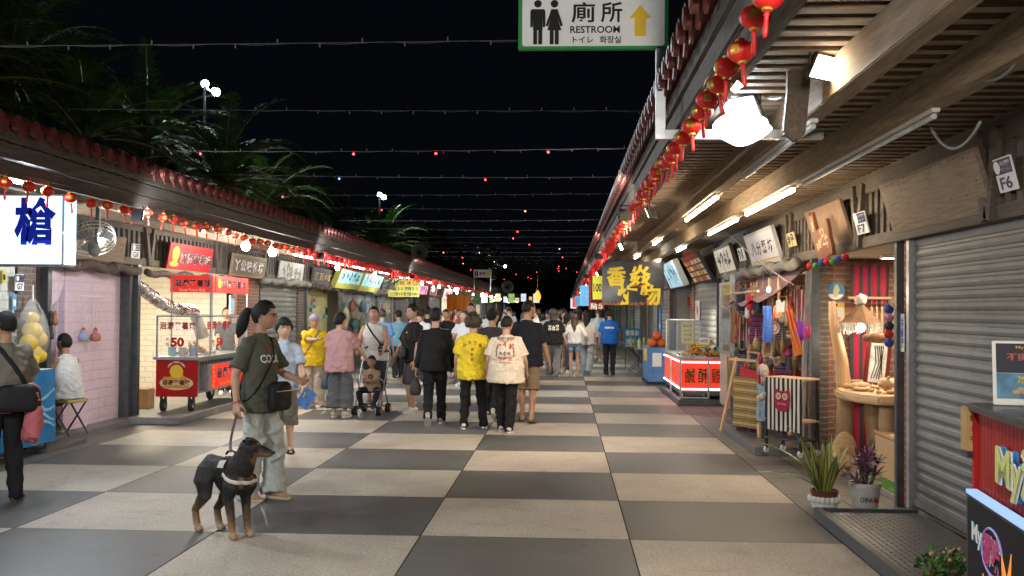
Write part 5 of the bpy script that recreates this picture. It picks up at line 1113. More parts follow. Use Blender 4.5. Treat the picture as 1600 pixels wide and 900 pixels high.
# man with the stroller
p = person('man in white sleeveless shirt bending over the stroller handle', gp(586, 634), 1.68, 178, lean=17, hands=[(-.13, .25, .56), (.13, .25, .56)], look=(4, -28), top=('tank', (.6, .6, .62), 1.1), hem=.46, bottom=('longshorts', (.03, .035, .06)), shoes=((.1, .1, .1), (.4, .4, .4)), hair=('short', HAIRM), vox=.0085, facey=True, fat=1.12, skin=(.42, .24, .16), curl=(1, 1))
bag(p, 'black waist pouch on a strap across the white sleeveless shirt', (-.16, .2, .98), (.17, .07, .15), BAGBLK, -30, st=((.11, .05, 1.37), (-.15, .08, 1.02), .03))
STM = p
# man in black with shorts
p = person('man in black T-shirt and shorts with a crossbody bag, looking left', gp(645, 645), 1.7, 122, feet=[(-.06, .02, 0, 12, 0), (.06, .0, 0, -20, 0)], hands=[(-.15, .05, .46), (.19, .13, .47)], look=(6, 0), top=('tee', (.012, .012, .014), 1.12), bottom=('shorts', (.055, .05, .055)), shoes=((.6, .58, .54), (.65, .63, .6)), hair=('short', HAIRM), vox=.008, facey=True, fat=1.1, skin=(.47, .28, .2))
bag(p, 'dark grey crossbody bag on the man in black shorts', (-.06, .22, .96), (.26, .08, .18), cloth('charcoal_bag', (.03, .032, .036), .2, .5), -8, st=((.1, 0, 1.42), (-.14, .05, 1.0), .035))
decal(p, '▲', .03, .03, (-.07, 1.27), WHINK)
# man in black jacket
p = person('young man in black track jacket walking away with one heel lifted', gp(679, 664), 1.66, 4, feet=[(-.05, -.15, .05, 4, -48), (.05, .11, 0, -3, 0)], hands=[(-.16, .05, .47), (.16, .08, .48)], look=(-20, -4), top=('long', (.01, .01, .011), 1.08), hem=.47, bottom=('pants', (.01, .01, .011)), shoes=((.3, .29, .28), (.5, .48, .45)), hair=('short', HAIRM), vox=.008, group=None)
m = MB()
for s in (-1, 1):
    pts = []
    for k in range(12):
        q = p.U(s*.04, 0, .82).lerp(p.U(s*.115, -.0, .775), k/11); hit = p.bvh.ray_cast(q+V((0, 0, .3)), V((0, 0, -1)))
        pts.append(hit[0]+V((0, 0, .004)) if hit[0] is not None else q)
    m.tube(pts, [(.009, .003)]*len(pts), 6, side=(0, 1, 0))
m.obj('shoulder_piping', WHINK, p.root)
t = thing('handbag', 'dark woven bag swinging from the black jacket man\'s left hand', 'bag', p.root.matrix_basis @ p.hand0)
MB().lathe([(0, -.3), (.07, -.29), (.085, -.22), (.06, -.12), (.02, -.04), (.012, .01)], 16).obj('bag_body', mat('dark_woven', (.035, .025, .028), .8, var=.6, scale=60), t, smooth=True)
# yellow curly haired boy
p = person('curly haired boy in yellow T-shirt with brown lettering walking away', gp(738, 670), 1.56, 1, feet=[(-.075, -.02, 0, 6, 0), (.095, .05, .0, -4, -8)], hands=[(-.15, .05, .5), (.155, .13, .54)], top=('tee', (.66, .5, .03), 1.14), hem=.44, bottom=('pants', (.01, .01, .01)), shoes=((.68, .67, .64), (.7, .7, .68)), hair=('afro', HAIRB), vox=.008, fat=1.0, amp=1.2)
for k, ch in enumerate('蓮港天宮'): decal(p, ch, .048, .05, (.105-.07*k, 1.185-.022*abs(k-1.5)**1.5), BRINK, True, .02, ang=.28*(1.5-k)*.6)
for k, ch in enumerate('神將會'): decal(p, ch, .044, .045, (0, 1.09-.068*k), BRINK, True, .02)
# cream shirt boy
p = person('stocky boy in cream T-shirt with red and black back print', gp(790, 675), 1.55, -3, feet=[(-.045, .06, 0, 2, 0), (.04, -.07, .0, -2, -4)], hands=[(-.17, .06, .5), (.17, .1, .52)], look=(-12, 0), top=('tee', (.62, .54, .44), 1.16), hem=.43, bottom=('pants', (.011, .01, .011)), shoes=((.55, .54, .52), (.66, .64, .6)), hair=('crop', HAIRM), vox=.008, fat=1.12)
for k, ch in enumerate('就不代'): decal(p, ch, .068, .075, (.085-.085*k, 1.145+(.03 if k == 1 else 0)), REDINK, True, .03)
decal(p, '霸海王', .2, .055, (0, .985), REDINK, True, .03); decal(p, 'TAITUNG', .17, .022, (0, .935), INK, True, .02, space=1.3); decal(p, '—since—', .07, .012, (0, .905), INK, True)
decal(p, '❀❁❀❁❀', .17, .03, (0, 1.215), REDINK, True); decal(p, '∞∞', .09, .035, (.07, 1.25), INK, True); decal(p, '∞∞', .09, .035, (-.07, 1.25), INK, True); decal(p, '〰〰〰', .11, .02, (0, 1.255), INK, True); decal(p, '≋✦≋', .15, .06, (0, 1.055), INK, True); decal(p, '§', .025, .12, (-.115, 1.07), INK, True); decal(p, '§', .025, .12, (.115, 1.07), INK, True)
person('man in charcoal grey T-shirt and black cap between the walking boys', gp(768, 652), 1.66, -8, feet=WALK, look=(-25, -6), top=('tee', (.05, .05, .053), 1.1), bottom=('pants', (.02, .02, .025)), hair=('cap', cloth('black_cap', (.012, .012, .013))), vox=.0095, fat=1.1)
p = person('tall man in navy T-shirt and khaki shorts, head turned right', gp(823, 660), 1.77, -6, feet=[(-.045, .06, 0, 4, 0), (.05, -.1, .012, -6, -14)], hands=[(-.14, .04, .45), (.185, .06, .45)], look=(-42, 0), top=('tee', (.012, .014, .022), 1.1), hem=.47, bottom=('shorts', (.23, .17, .11)), shoes=((.08, .05, .04), (.1, .07, .05), 'sandal'), hair=('crop', HAIRM), vox=.008, facey=True, skin=(.4, .22, .14))
# the group further on
G2 = None
p = person('long haired person in black T-shirt and grey baggy trousers walking away', gp(864, 588), 1.68, 3, feet=WALK, hands=[(-.19, .04, .46), (.19, .03, .48)], top=('tee', (.011, .011, .012), 1.14), bottom=('baggy', (.16, .16, .165)), shoes=((.5, .5, .5), (.6, .6, .6)), hair=('bob', HAIRB), vox=.011, fat=1.05)
decal(p, '⌘✿⌘', .26, .13, (0, 1.2), WHINK, True)
person('girl in mauve top and beige shorts looking right in the walking group', gp(885, 586), 1.56, -14, feet=WALK2, look=(-55, 0), top=('tee', (.4, .32, .38), 1.05), bottom=('hot', (.4, .33, .27)), shoes=((.45, .45, .45), (.6, .6, .6)), hair=('bob', HAIRM), vox=.011, fat=.9)
person('girl in white blouse and denim shorts with long brown hair', gp(897, 588), 1.56, 0, hands=[(-.19, .08, .56), (.19, .08, .56)], top=('long', (.55, .56, .58), 1.15), hem=.52, bottom=('hot', (.15, .22, .32)), shoes=((.4, .36, .32), (.5, .45, .4)), hair=('long', HAIRB), vox=.011, fat=.88)
person('woman in white shirt and pale jeans with long black hair', gp(916, 584), 1.64, -8, feet=WALK, top=('tee', (.55, .55, .53), 1.18), hem=.47, bottom=('baggy', (.3, .36, .42)), shoes=((.5, .5, .5), (.6, .6, .6)), hair=('long', HAIRM), vox=.011, fat=.93)
person('man in pale aqua T-shirt walking ahead of the long haired women', gp(934, 565), 1.7, 0, feet=WALK2, top=('tee', (.38, .47, .48), 1.15), bottom=('longshorts', (.2, .22, .24)), hair=('crop', HAIRB), vox=.013, fat=1.1)
p = person('young man in bright blue T-shirt and black trousers walking alone on the right', gp(952, 586), 1.66, -4, feet=[(-.05, .03, 0, 4, 0), (.05, -.05, .01, -6, -10)], hands=[(-.16, .05, .5), (.15, .13, .53)], top=('tee', (.012, .11, .48), 1.1), bottom=('pants', (.014, .014, .018)), shoes=((.02, .025, .04), (.05, .05, .06)), vox=.0105, look=(-10, 0))
decal(p, '-KUMONC-', .26, .055, (0, 1.2), WHINK, True, .05)
# behind the front row, left of centre
person('person in sky blue shirt with a dark strap by the left stalls', gp(622, 592), 1.6, 40, top=('tee', (.2, .42, .58), 1.15), bottom=('pants', (.04, .04, .05)), hair=('short', HAIRM), vox=.012, fat=1.15)
person('short person in dark shirt facing the camera beside the man in black', gp(655, 600), 1.52, 170, top=('tee', (.06, .06, .07)), bottom=('pants', (.04, .04, .05)), vox=.012, facey=True)
person('man in black shirt seen from behind near the orange curtain', gp(667, 592), 1.68, -10, top=('tee', (.015, .015, .017)), bottom=('pants', (.04, .04, .05)), vox=.012)
person('woman in white T-shirt facing the camera behind the curly haired boy', gp(724, 603), 1.6, 165, hands=[(-.14, .2, .56), (.14, .2, .56)], top=('tee', (.55, .54, .54), 1.1), bottom=('pants', (.12, .13, .16)), hair=('pony', HAIRB), vox=.011, facey=True, look=(-12, -6), fat=.92)
person('tall man in grey shirt standing behind the woman in white', gp(735, 588), 1.78, 175, top=('tee', (.2, .2, .22)), bottom=('pants', (.03, .03, .04)), vox=.012, facey=True)
# left foreground
p = person('man in grey olive T-shirt and black track trousers at the left edge', gp(2, 785), 1.58, 48, feet=[(-.06, .0, 0, 10, 0), (.065, -.02, 0, -30, 0)], hands=[(-.1, .2, .6), (.16, .18, .58)], look=(20, -14), top=('tee', (.16, .145, .12), 1.1), hem=.5, bottom=('pants', (.012, .012, .014)), shoes=((.06, .045, .04), (.05, .04, .035), 'sandal'), hair=('crop', HAIRM), vox=.007, fat=1.08, skin=(.42, .24, .16), amp=1.2)
for s in (1,):
    m = MB(); kx = .085*p.h
    for dx in (-.011, .011): m.tube([V((s*(kx+.012), -.02+dx, .78)), V((s*(kx+.012), -.02+dx, .45)), V((s*(kx-.0), -.025+dx, .12))], .003, 5)
    m.obj('side_stripe', WHINK, p.root)
bag(p, 'big black duffel bag on the hip of the man at the left edge', (.06, -.15, .87), (.36, .16, .23), BAGBLK, -14, st=((-.1, -.02, 1.33), (.15, -.05, .95), .04), name='duffel_bag')
t = thing('jacket', 'crumpled pink jacket hung through the black duffel bag strap', 'jacket', p.root.matrix_basis @ V((.15, -.13, .82)), p.root.rotation_euler[2])
mb = MB(); mb.tube([(0, 0, .13), (.03, .0, .1), (.045, .01, 0), (.035, 0, -.15), (.03, .01, -.28), (.02, 0, -.31)], [(.03, .085), (.05, .105), (.05, .1), (.058, .1), (.055, .11), (.03, .075)], 18, side=(1, 0, 0))
me = remesh(mb, .008, 1); wrinkle(me, .009, 77); me.materials.clear(); me.materials.append(cloth('pink_jacket', (.5, .14, .16))); setsmooth(me, True); link('jacket_cloth', me, t)
p = person('seated elderly man in white tank top on a folding stool', (-6.05, 12.25), 1.6, 72, sit=.3, feet=[(-.08, .2, 0, 4, 0), (.08, .16, 0, -6, 0)], hands=[(-.1, .24, .44), (.12, .26, .42)], lean=8, look=(0, -12), top=('tank', (.62, .62, .62), 1.02), bottom=('longshorts', (.1, .105, .11)), shoes=((.3, .35, .3), (.6, .62, .5)), hair=('thin', HAIRM), vox=.008, skin=(.36, .2, .13), fat=1.05, z0=.07)
SEAT = p
person('stall keeper in black behind the sweet potato cart', (-6.12, 18.3), 1.56, -158, hands=[(-.1, .22, .58), (.1, .22, .58)], top=('tee', (.02, .02, .022)), bottom=('pants', (.03, .03, .03)), hair=('bun', HAIRM), vox=.01, facey=True, z0=.07, look=(-8, -14))
p = person('stall keeper in black sitting behind the fried chicken cart looking at a phone', (2.93, 19.05), 1.55, 125, sit=.34, feet=[(-.06, .2, 0, 0, 0), (.06, .2, 0, 0, 0)], hands=[(-.04, .2, .56), (.05, .21, .56)], lean=6, look=(0, -22), top=('long', (.014, .014, .016)), bottom=('pants', (.03, .03, .03)), vox=.009, facey=True)
MB().cbox((0, 0, 0), (.4, .4, .04)).box((-.17, -.17, -.49), (-.13, -.13, -.02)).box((.13, -.17, -.49), (.17, -.13, -.02)).box((-.17, .13, -.49), (-.13, .17, -.02)).box((.13, .13, -.49), (.17, .17, -.02))
# the crowd down the street
CR = []
specs = [(0, 'tee', 'pants', 'short', WALK), (0, 'tee', 'longshorts', 'crop', WALK2), (0, 'tee', 'baggy', 'long', WALK), (180, 'tee', 'pants', 'short', WALK2), (180, 'tee', 'hot', 'long', WALK), (180, 'long', 'pants', 'bob', WALK), (0, 'long', 'slim', 'bob', WALK2), (180, 'tee', 'shorts', 'cap', WALK), (-90, 'tee', 'pants', 'pony', None), (90, 'tee', 'pants', 'short', None)]
TC = [(.5, .5, .5), (.02, .02, .022), (.015, .015, .02), (.3, .33, .38), (.03, .04, .09), (.35, .12, .12), (.55, .5, .42), (.04, .07, .05), (.2, .2, .22), (.4, .36, .2), (.02, .02, .022), (.6, .6, .6), (.1, .22, .4)]
TN = ['grey', 'black', 'ink black', 'pale blue', 'navy', 'red', 'cream', 'dark green', 'mid grey', 'khaki', 'jet black', 'white', 'blue']
TM = [cloth('crowd%d' % i, c) for i, c in enumerate(TC)]
r = random.Random(5)
spots = []
for _ in range(400):
    y = 22+54*r.random()**1.25; x = r.uniform(-4.2, .75)
    px = 882+x/y*1600
    if y < 27 and (px > 700 or x > -2.2): continue
    if y < 34 and px > 905: continue
    if 598 < px < 640 and y < 30: continue
    if all((x-a)**2+(y-b)**2 > .5 for a, b in spots): spots.append((x, y))
    if len(spots) >= 66: break
HN = {'short': 'short haired', 'crop': 'cropped haired', 'long': 'long haired', 'bob': 'bob haired', 'cap': 'capped', 'pony': 'pony tailed'}
for i, (x, y) in enumerate(sorted(spots, key=lambda s: s[1])):
    k = i % len(specs) if i >= len(specs) else i; f, tp, bt, hr, ft = specs[k]; ci = r.randrange(len(TC)); Hh = r.uniform(1.52, 1.76)
    lab = '%s passer-by in a %s top in the distant crowd, %s' % (HN[hr], TN[ci], {0: 'walking away', 180: 'walking this way', -90: 'facing the right hall', 90: 'facing the left hall'}[f])
    if i < len(specs):
        p = person(lab, (x, y), 1.64, f+r.uniform(-15, 15), feet=ft, look=(r.uniform(-30, 30), 0), top=(tp, (.1, .1, .1), 1.1), bottom=(bt, r.choice([(.02, .02, .025), (.05, .06, .09), (.15, .17, .2)])), hair=(hr, cloth('crowd_cap', (.02, .02, .03)) if hr == 'cap' else r.choice([HAIRM, HAIRB])), vox=.016, fat=.95 if hr in ('long', 'bob', 'pony') else 1.05, group='distant crowd')
        root = p.root; CR.append(root); KIDS[root.name] = list(root.children)
    else:
        root = dup(CR[k], (x, y, 0), rad(f+r.uniform(-20, 20)), lab); s = Hh/1.64; root.scale = (s, s, s)
    for ch in ([c for c in root.children] if i < len(specs) else root.children):
        if ch.name.startswith(('shirt', 'jacket')): ch.material_slots[0].link = 'OBJECT'; ch.material_slots[0].material = TM[ci]
    root['group'] = 'distant crowd'
# ---------------------------------------------------------------- the dog
def dog():
    c = onz(352, 835); t = thing('dog', 'black and tan dog in a harness with a white breast band', 'dog', (c.x, c.y, 0), rad(-126))
    k = 1.0
    mb = MB(); A = lambda *p: V(p)*k
    mb.tube([A(0, -.235, .475), A(0, -.2, .475), A(0, -.12, .465), A(0, -.02, .455), A(0, .08, .44), A(0, .16, .43), A(0, .215, .44), A(0, .24, .455)], [(.03, .04), (.068, .085), (.07, .088), (.074, .092), (.092, .128), (.092, .132), (.075, .1), (.035, .05)], 20, side=(1, 0, 0))
    mb.tube([A(0, .14, .47), A(0, .2, .53), A(.0, .235, .585), A(0, .25, .625)], [(.09, .11), (.08, .098), (.07, .082), (.064, .07)], 18, side=(1, 0, 0))
    hc = A(-.01, .262, .645); R_ = Matrix.Rotation(rad(44), 3, 'Z') @ Matrix.Rotation(rad(-4), 3, 'X'); Hd = lambda *p: hc+R_ @ A(*p)
    mb.ell((0, 0, 0), (.07*k, .078*k, .066*k), 18, 12, Matrix.Translation(hc) @ R_.to_4x4())
    mb.tube([Hd(0, .02, -.006), Hd(0, .065, -.016), Hd(0, .11, -.026), Hd(0, .15, -.031), Hd(0, .162, -.032)], [(.058, .055), (.044, .043), (.034, .034), (.026, .025), (.014, .014)], 16, side=R_ @ V((1, 0, 0)))
    mb.tube([Hd(0, .04, -.045), Hd(0, .09, -.05), Hd(0, .135, -.05)], [(.026, .015), (.02, .012), (.013, .008)], 12, side=R_ @ V((1, 0, 0)))
    for s in (-1, 1):
        mb.tube([A(s*.055, .17, .43), A(s*.078, .165, .37), A(s*.074, .13, .285), A(s*.068, .15, .2), A(s*.066, .165, .11), A(s*.068, .17, .055)], [(.055, .08), (.05, .07), (.037, .045), (.03, .033), (.026, .028), (.027, .03)], 14, side=(1, 0, 0))
        mb.ell((s*.069, .19, .026), (.03, .043, .026), 14, 8)
        for q in (-1, 0, 1): mb.ell((s*.069+q*.016, .215, .02), (.0115, .021, .019), 8, 6)
        fx = -.05 if s > 0 else .03
        mb.tube([A(s*.03, -.16, .52), A(s*.05, -.165, .46), A(s*.078, -.145+fx*.3, .37), A(s*.078, -.115+fx*.6, .275), A(s*.068, -.18+fx, .2), A(s*.066, -.225+fx, .155), A(s*.066, -.215+fx, .1), A(s*.066, -.2+fx, .05)], [(.03, .05), (.056, .088), (.057, .092), (.041, .06), (.029, .036), (.027, .03), (.025, .027), (.027, .029)], 14, side=(1, 0, 0))
        mb.ell((s*.067, -.18+fx, .026), (.028, .042, .026), 14, 8)
        for q in (-1, 0, 1): mb.ell((s*.067+q*.015, -.155+fx, .02), (.011, .02, .018), 8, 6)
    mb.tube([A(0, -.22, .5), A(0, -.265, .46), A(0, -.275, .39), A(0, -.25, .33), A(.0, -.235, .3)], [.03, .027, .026, .022, .008], 12)
    me = remesh(mb, .0055, 4)
    co = getco(me); no = getno(me); n1 = np.array([NZ.noise(V(p)*28) for p in co]); n2 = np.array([NZ.noise(V((p[0]*120, p[1]*120, p[2]*40))) for p in co])
    setco(me, co+no*((.0022*n1+.0012*n2)*sst(co[:, 2], .06, .2))[:, None])
    co = getco(me); x, y, z = co.T; nn = .035*n1
    hl = np.array((R_.transposed() @ Matrix.Identity(3))); loc = (co-np.array(hc))@np.array(R_)
    tan = 1-sst(z+1.4*nn, .08, .29); tan = tan*(1-.55*np.clip(no[:, 1], 0, 1)*sst(z, .07, .14)*(y > .05)); tan = np.where((z < .36) & (y > .05), np.maximum(tan, .0), tan)
    rear = (y < -.02) & (z < .42) & (z > .1); tan = np.where(rear, np.maximum(tan, .6*sst(y+1.5*nn, -.16, -.06)*(1-sst(z+nn, .2, .34))), tan)
    for s in (-1, 1): tan = np.maximum(tan, (1-sst(np.sqrt((x-s*.052)**2+((z-.405)*.75)**2)+nn*.4, .016, .034))*(y > .15))
    hm = (loc[:, 1] > -.02) & (z > .52)
    muz = hm & (loc[:, 1] > .035); tan = np.where(muz, np.maximum(tan, (1-sst(loc[:, 2]+nn*.5, -.036, -.008))*(1-sst(loc[:, 1], .135, .152))*sst(loc[:, 1]+nn, .02, .07)), tan)
    tan = np.where(hm & (loc[:, 2] < -.02) & (loc[:, 1] > .0), np.maximum(tan, .75*sst(loc[:, 1]+nn, .0, .05)*(1-sst(loc[:, 2], -.035, -.018))), tan)
    for s in (-1, 1): tan = np.maximum(tan, hm*(1-sst(np.linalg.norm(loc-np.array((s*.026, .055, .034)), axis=1), .006, .013)))
    cream = (1-sst(z, .03, .1))*.8
    col = np.ones((len(co), 4)); blk = np.array((.011, .0095, .0085)); tn = np.array((.21, .12, .06)); cr = np.array((.42, .3, .18))
    c_ = blk*(1-tan[:, None])+tn*tan[:, None]; c_ = c_*(1-(cream*tan)[:, None])+cr*(cream*tan)[:, None]
    c_ *= (1+.35*n2)[:, None]; col[:, :3] = c_
    at = me.color_attributes.new('coat', 'FLOAT_COLOR', 'POINT'); at.data.foreach_set('color', col.astype(np.float32).ravel())
    m = mat('dog_coat', (.01, .01, .01), .55, var=0, bump=.9, bscale=160, stretch=(1, 1, .35)); nt = m.node_tree
    a = nt.nodes.new('ShaderNodeAttribute'); a.attribute_name = 'coat'; nt.links.new(a.outputs['Color'], nt.nodes['Principled BSDF'].inputs['Base Color'])
    me.materials.clear(); me.materials.append(m); setsmooth(me, True); b = link('body', me, t)
    # short fur lying back along the body
    rf = random.Random(8); fb = MB(); fc = []; tris = [p for p in me.polygons]; vv = me.vertices; cum = np.cumsum([p.area for p in tris])
    for _ in range(15000):
        p = tris[int(np.searchsorted(cum, rf.random()*cum[-1]))]; q = p.center; n_ = p.normal; i0 = p.vertices[0]
        if q.z < .05: continue
        fl = V((rf.gauss(0, .25), -1, -.55)) if not hm[i0] else R_ @ V((rf.gauss(0, .25), -1, -.1))
        if q.z < .35: fl = V((rf.gauss(0, .2), -.25, -1))
        fl = fl-n_*fl.dot(n_); fl = fl.normalized() if fl.length > .05 else n_.orthogonal(); l = rf.uniform(.008, .019)*(.55 if hm[i0] or q.z < .2 else 1); sd_ = fl.cross(n_)*.0013
        q = V(q)+V((rf.gauss(0, .002), rf.gauss(0, .002), rf.gauss(0, .002))); fb.add([q-sd_-n_*.001, q+sd_-n_*.001, q+fl*l+n_*l*rf.uniform(.12, .4)], [(0, 1, 2)]); k_ = rf.uniform(.7, 1.5); fc += [[*(col[i0, :3]*k_), 1]]*3
    fm = bpy.data.meshes.new('fur'); fm.from_pydata(fb.v, [], fb.f); fm.update(); a2 = fm.color_attributes.new('coat', 'FLOAT_COLOR', 'POINT'); a2.data.foreach_set('color', np.array(fc, dtype=np.float32).ravel()); fm.materials.append(m); link('fur', fm, t)
    for s in (-1, 1):
        ef = lambda u, v, o: Hd(s*(.046+.03*math.sin(v*1.9)-o), -.022+(u-.5)*.058*(1-.85*v*v)+.016*v, .043+.03*math.sin(v*2.6)-.034*v*v)
        mb = MB(); mb.grid(lambda u, v: ef(u, v, 0), 8, 8); mb.grid(lambda u, v: ef(u, v, .008), 8, 8)
        mb.obj('ear', HAIRM, t, smooth=True)
        mb = MB(); e = Hd(s*.036, .05, .012); mb.ell(e, .0085, 10, 8); mb.obj('eye', EYEM, t, smooth=True)
    mb = MB(); mb.ell(Hd(0, .163, -.026), (.016, .015, .012), 12, 8); mb.obj('nose', BLACK, t, smooth=True)
    bvh = BVHTree.FromPolygons([v.co for v in me.vertices], [p.vertices for p in me.polygons])
    def wrap(c, nrm, w, name, mtl, par, off=.007, th=.003, a0=0, a1=360):
        c = V(c); nrm = V(nrm).normalized(); e1 = V((1, 0, 0)); e2 = nrm.cross(e1).normalized(); pts = []
        for q in range(49):
            th_ = rad(a0+(a1-a0)*q/48); d = e1*math.cos(th_)+e2*math.sin(th_); hit = bvh.ray_cast(c+d*.35, -d)
            pts.append(hit[0]+d*off if hit[0] is not None else c+d*.11)
        mb = MB(); cl = a1-a0 == 360
        if cl: pts = pts[:-1]
        mb.tube(pts, [(w/2, th)]*len(pts), 8, side=nrm, closed=cl); return mb.obj(name, mtl, par, smooth=True)
    har = wrap((0, .03, .44), (0, 1, .12), .045, 'harness', BAGBLK, t, .011)
    wrap((0, .13, .455), (0, .55, 1), .034, 'breast_band', cloth('reflective_band', (.62, .55, .5), .1, .4), har, .009, .003, 20, 340) if False else wrap((0, .12, .445), (0, .3, 1), .03, 'breast_band', cloth('reflective_band', (.62, .56, .52), .1, .4), har, .012, .003, -14, 194)
    mb = MB()
    for s in (-1, 1):
        def pt(u, v):
            a = s*(.3+.75*v); d = V((math.sin(a), 0, math.cos(a))); c = V((0, .02+.075*u, .44)); hit = bvh.ray_cast(c+d*.35, -d)
            return (hit[0] if hit[0] is not None else c+d*.1)+d*.013
        mb.grid(pt, 8, 8)
    mb.obj('saddle', cloth('charcoal_saddle', (.014, .014, .015)), har, smooth=True)
    mb = MB(); mb.tube([V((0, .0, .575)), V((0, .02, .6)), V((0, .06, .607)), V((0, .1, .6)), V((0, .115, .575))], [(.012, .004)]*5, 8, side=(1, 0, 0)); mb.obj('handle', BAGBLK, har, smooth=True)
    mb = MB()
    def pl(u, v):
        a = .55+.5*v; d = V((math.sin(a), 0, math.cos(a))); c = V((0, .012+.085*u, .44)); hit = bvh.ray_cast(c+d*.35, -d)
        return (hit[0] if hit[0] is not None else c+d*.1)+d*.016
    mb.grid(pl, 6, 6); mb.obj('name_patch', cloth('pale_patch', (.5, .47, .42)), har, smooth=True)
    return t
DOG = dog()
a = LEASH_HAND; b = DOG.matrix_basis @ V((0, .05, .612))
mb = MB(); pts = [a.lerp(b, q/16)+V((-.02*math.sin(q/16*3.14), 0, -.05*math.sin(q/16*3.14))) for q in range(17)]
mb.tube(pts, [(.010, .0025)]*17, 8, side=(.8, .6, 0)); o = mb.obj('leash', mat('leash_webbing', (.07, .035, .035), .7, var=.5, scale=60), smooth=True); tag(o, 'dark red webbing leash from the woman\'s hand to the dog harness', 'leash')
MB().cyl(b+V((0, 0, -.02)), b+V((0, 0, .03)), .009, 10).obj('clip', ALU, o)
# ---------------------------------------------------------------- left hall: stalls and their goods
RUBBER = mat('black_rubber', (.015, .015, .015), .8, var=.1); GLASS = mat('clear_glass', (.9, .95, .95), .03, var=0, alpha=.12, spec=.6)
CHECK = mat('checker_plate', (.22, .22, .225), .42, .75, var=.2, scale=5, dirt=.3)
CANVAS = mat('brown_canvas', (.09, .06, .055), .85, var=.3, scale=5, bump=.3); CANVG = mat('grey_canvas', (.2, .19, .175), .8, var=.3, scale=5, bump=.3)
def rolled_awning(label, x, y0, y1, z, m, s, r=.055, seed=1):
    rs_ = random.Random(seed); n = max(8, int((y1-y0)*8)); pts = []; rr = []
    for i in range(n+1):
        y = y0+(y1-y0)*i/n; pts.append(V((x, y, z+.022*math.sin(i*.9+seed)-.02*math.sin(i*math.pi/n*3)**2))); rr.append((r*(1+.25*rs_.uniform(-1, 1)), r*(.9+.3*rs_.random())))
    mb = MB().tube(pts, rr, 12, side=(1, 0, 0)); me = mb.mesh('awning_roll', [m], True); o = link('rolled_awning', me); tag(o, label, 'awning')
    st = MB()
    for k in range(max(2, int((y1-y0)/1.1))):
        y = y0+.4+k*1.1
        if y < y1: st.tube([(x+(r*1.3)*math.cos(a), y, z+(r*1.35)*math.sin(a)) for a in np.linspace(0, 6.28, 13)[:-1]], .006, 5, closed=True)
    st.obj('tie_cord', CABLE, o); return o
rolled_awning('brown canvas awning rolled up above the pink brick wall', -6.08, 12.0, 14.3, 2.16, CANVAS, -1, .06, 2)
rolled_awning('brown canvas awning rolled up above the sweet potato cart', -6.08, 14.6, 19.0, 2.14, CANVAS, -1, .05, 3)
rolled_awning('crumpled grey awning rolled up above the left shutter', -6.05, 20.2, 24.0, 2.2, CANVG, -1, .07, 4)
rolled_awning('dark awning rolled up above the yellow lit stall', -6.05, 24.2, 31.5, 2.17, CANVAS, -1, .06, 5)
rolled_awning('grey awning rolled up above the glass fronted stall', -6.0, 31.8, 40.0, 2.17, CANVG, -1, .09, 6)
# checker plate ramps
def ramp(label, x0, x1, y0, y1, z, kerb=True):
    t = thing('ramp_plate', label, 'ramp', ((x0+x1)/2, (y0+y1)/2, 0)); w, d = (x1-x0)/2, (y1-y0)/2
    MB().box((-w, -d, 0.003), (w, d, z)).obj('plate', CHECK, t, bevel=.004)
    mb = MB(); n = int(w*2/.045); k = int(d*2/.045)
    for i in range(n):
        for j in range(k):
            cx, cy_ = -w+.035+i*.045, -d+.035+j*.045
            if cx > w-.02 or cy_ > d-.02: continue
            s = .013; a = .8 if (i+j) % 2 else -.8; c_, s_ = math.cos(a)*s, math.sin(a)*s; q = .0035
            mb.add([(cx-c_, cy_-s_, z), (cx+s_*.35, cy_-c_*.35, z+q), (cx+c_, cy_+s_, z), (cx-s_*.35, cy_+c_*.35, z+q)], [(0, 1, 2, 3)])
    mb.obj('tread', CHECK, t); return t, w, d
t, w, d = ramp('grey checker plate ramp before the big shutter on the right', 2.0, 2.76, 4.6, 8.2, .075)
MB().box((-w-.03, -d, .004), (-w+.02, d, .1)).box((-w+.021, d-.05, .004), (w, d, .1)).obj('kerb_channel', STEEL, t, bevel=.004)
ramp('small checker plate ramp by the blue banner table', -6.35, -5.72, 11.1, 12.05, .05)
o = MB().box((-6.05, 13.95, .003), (-5.3, 18.9, .1)).obj('stone_step', mat('grey_step_stone', (.2, .2, .2), .55, var=.25, scale=4, bump=.2), bevel=.01); tag(o, 'long grey stone step under the sweet potato cart', 'step')
# sweet potato cart
X0_, X1_, Y0_, Y1_ = -5.98, -5.36, 14.75, 17.1
t = thing('food_cart', 'red and steel sweet potato cart with glass case and red lit header', 'food cart', (-5.67, 15.9, .1)); P_ = lambda x, y, z: (x+5.67, y-15.9, z-.1)
MB().box(P_(X0_, Y0_, .32), P_(X1_, Y0_+.03, .86)).obj('front_panel', RED, t, bevel=.004)
MB().box(P_(X0_, Y0_+.03, .34), P_(X1_-.1, Y1_, .86)).obj('cabinet', ALU, t, bevel=.006)
MB().box(P_(X0_-.03, Y0_-.05, .86), P_(X1_+.03, Y1_+.03, .905)).obj('counter', ALU, t, bevel=.008)
mb = MB()
for k in range(18): mb.cyl(P_(X1_-.1, Y0_+.15+k*.12, .8), P_(X1_-.085, Y0_+.15+k*.12, .8), .016, 8)
mb.obj('rivets', STEEL, t)
MB().box(P_(X1_-.1, 15.15, .38), P_(X1_+.02, 16.9, .78)).obj('side_sign_box', ALU, t, bevel=.004)
mb = MB(); zt_ = 1.5
for x in (X0_+.01, X1_-.01):
    for y in (Y0_, Y1_-.02): mb.bar(P_(x, y, .905), P_(x, y, 2.12 if y > 15 else zt_), .022, .022)
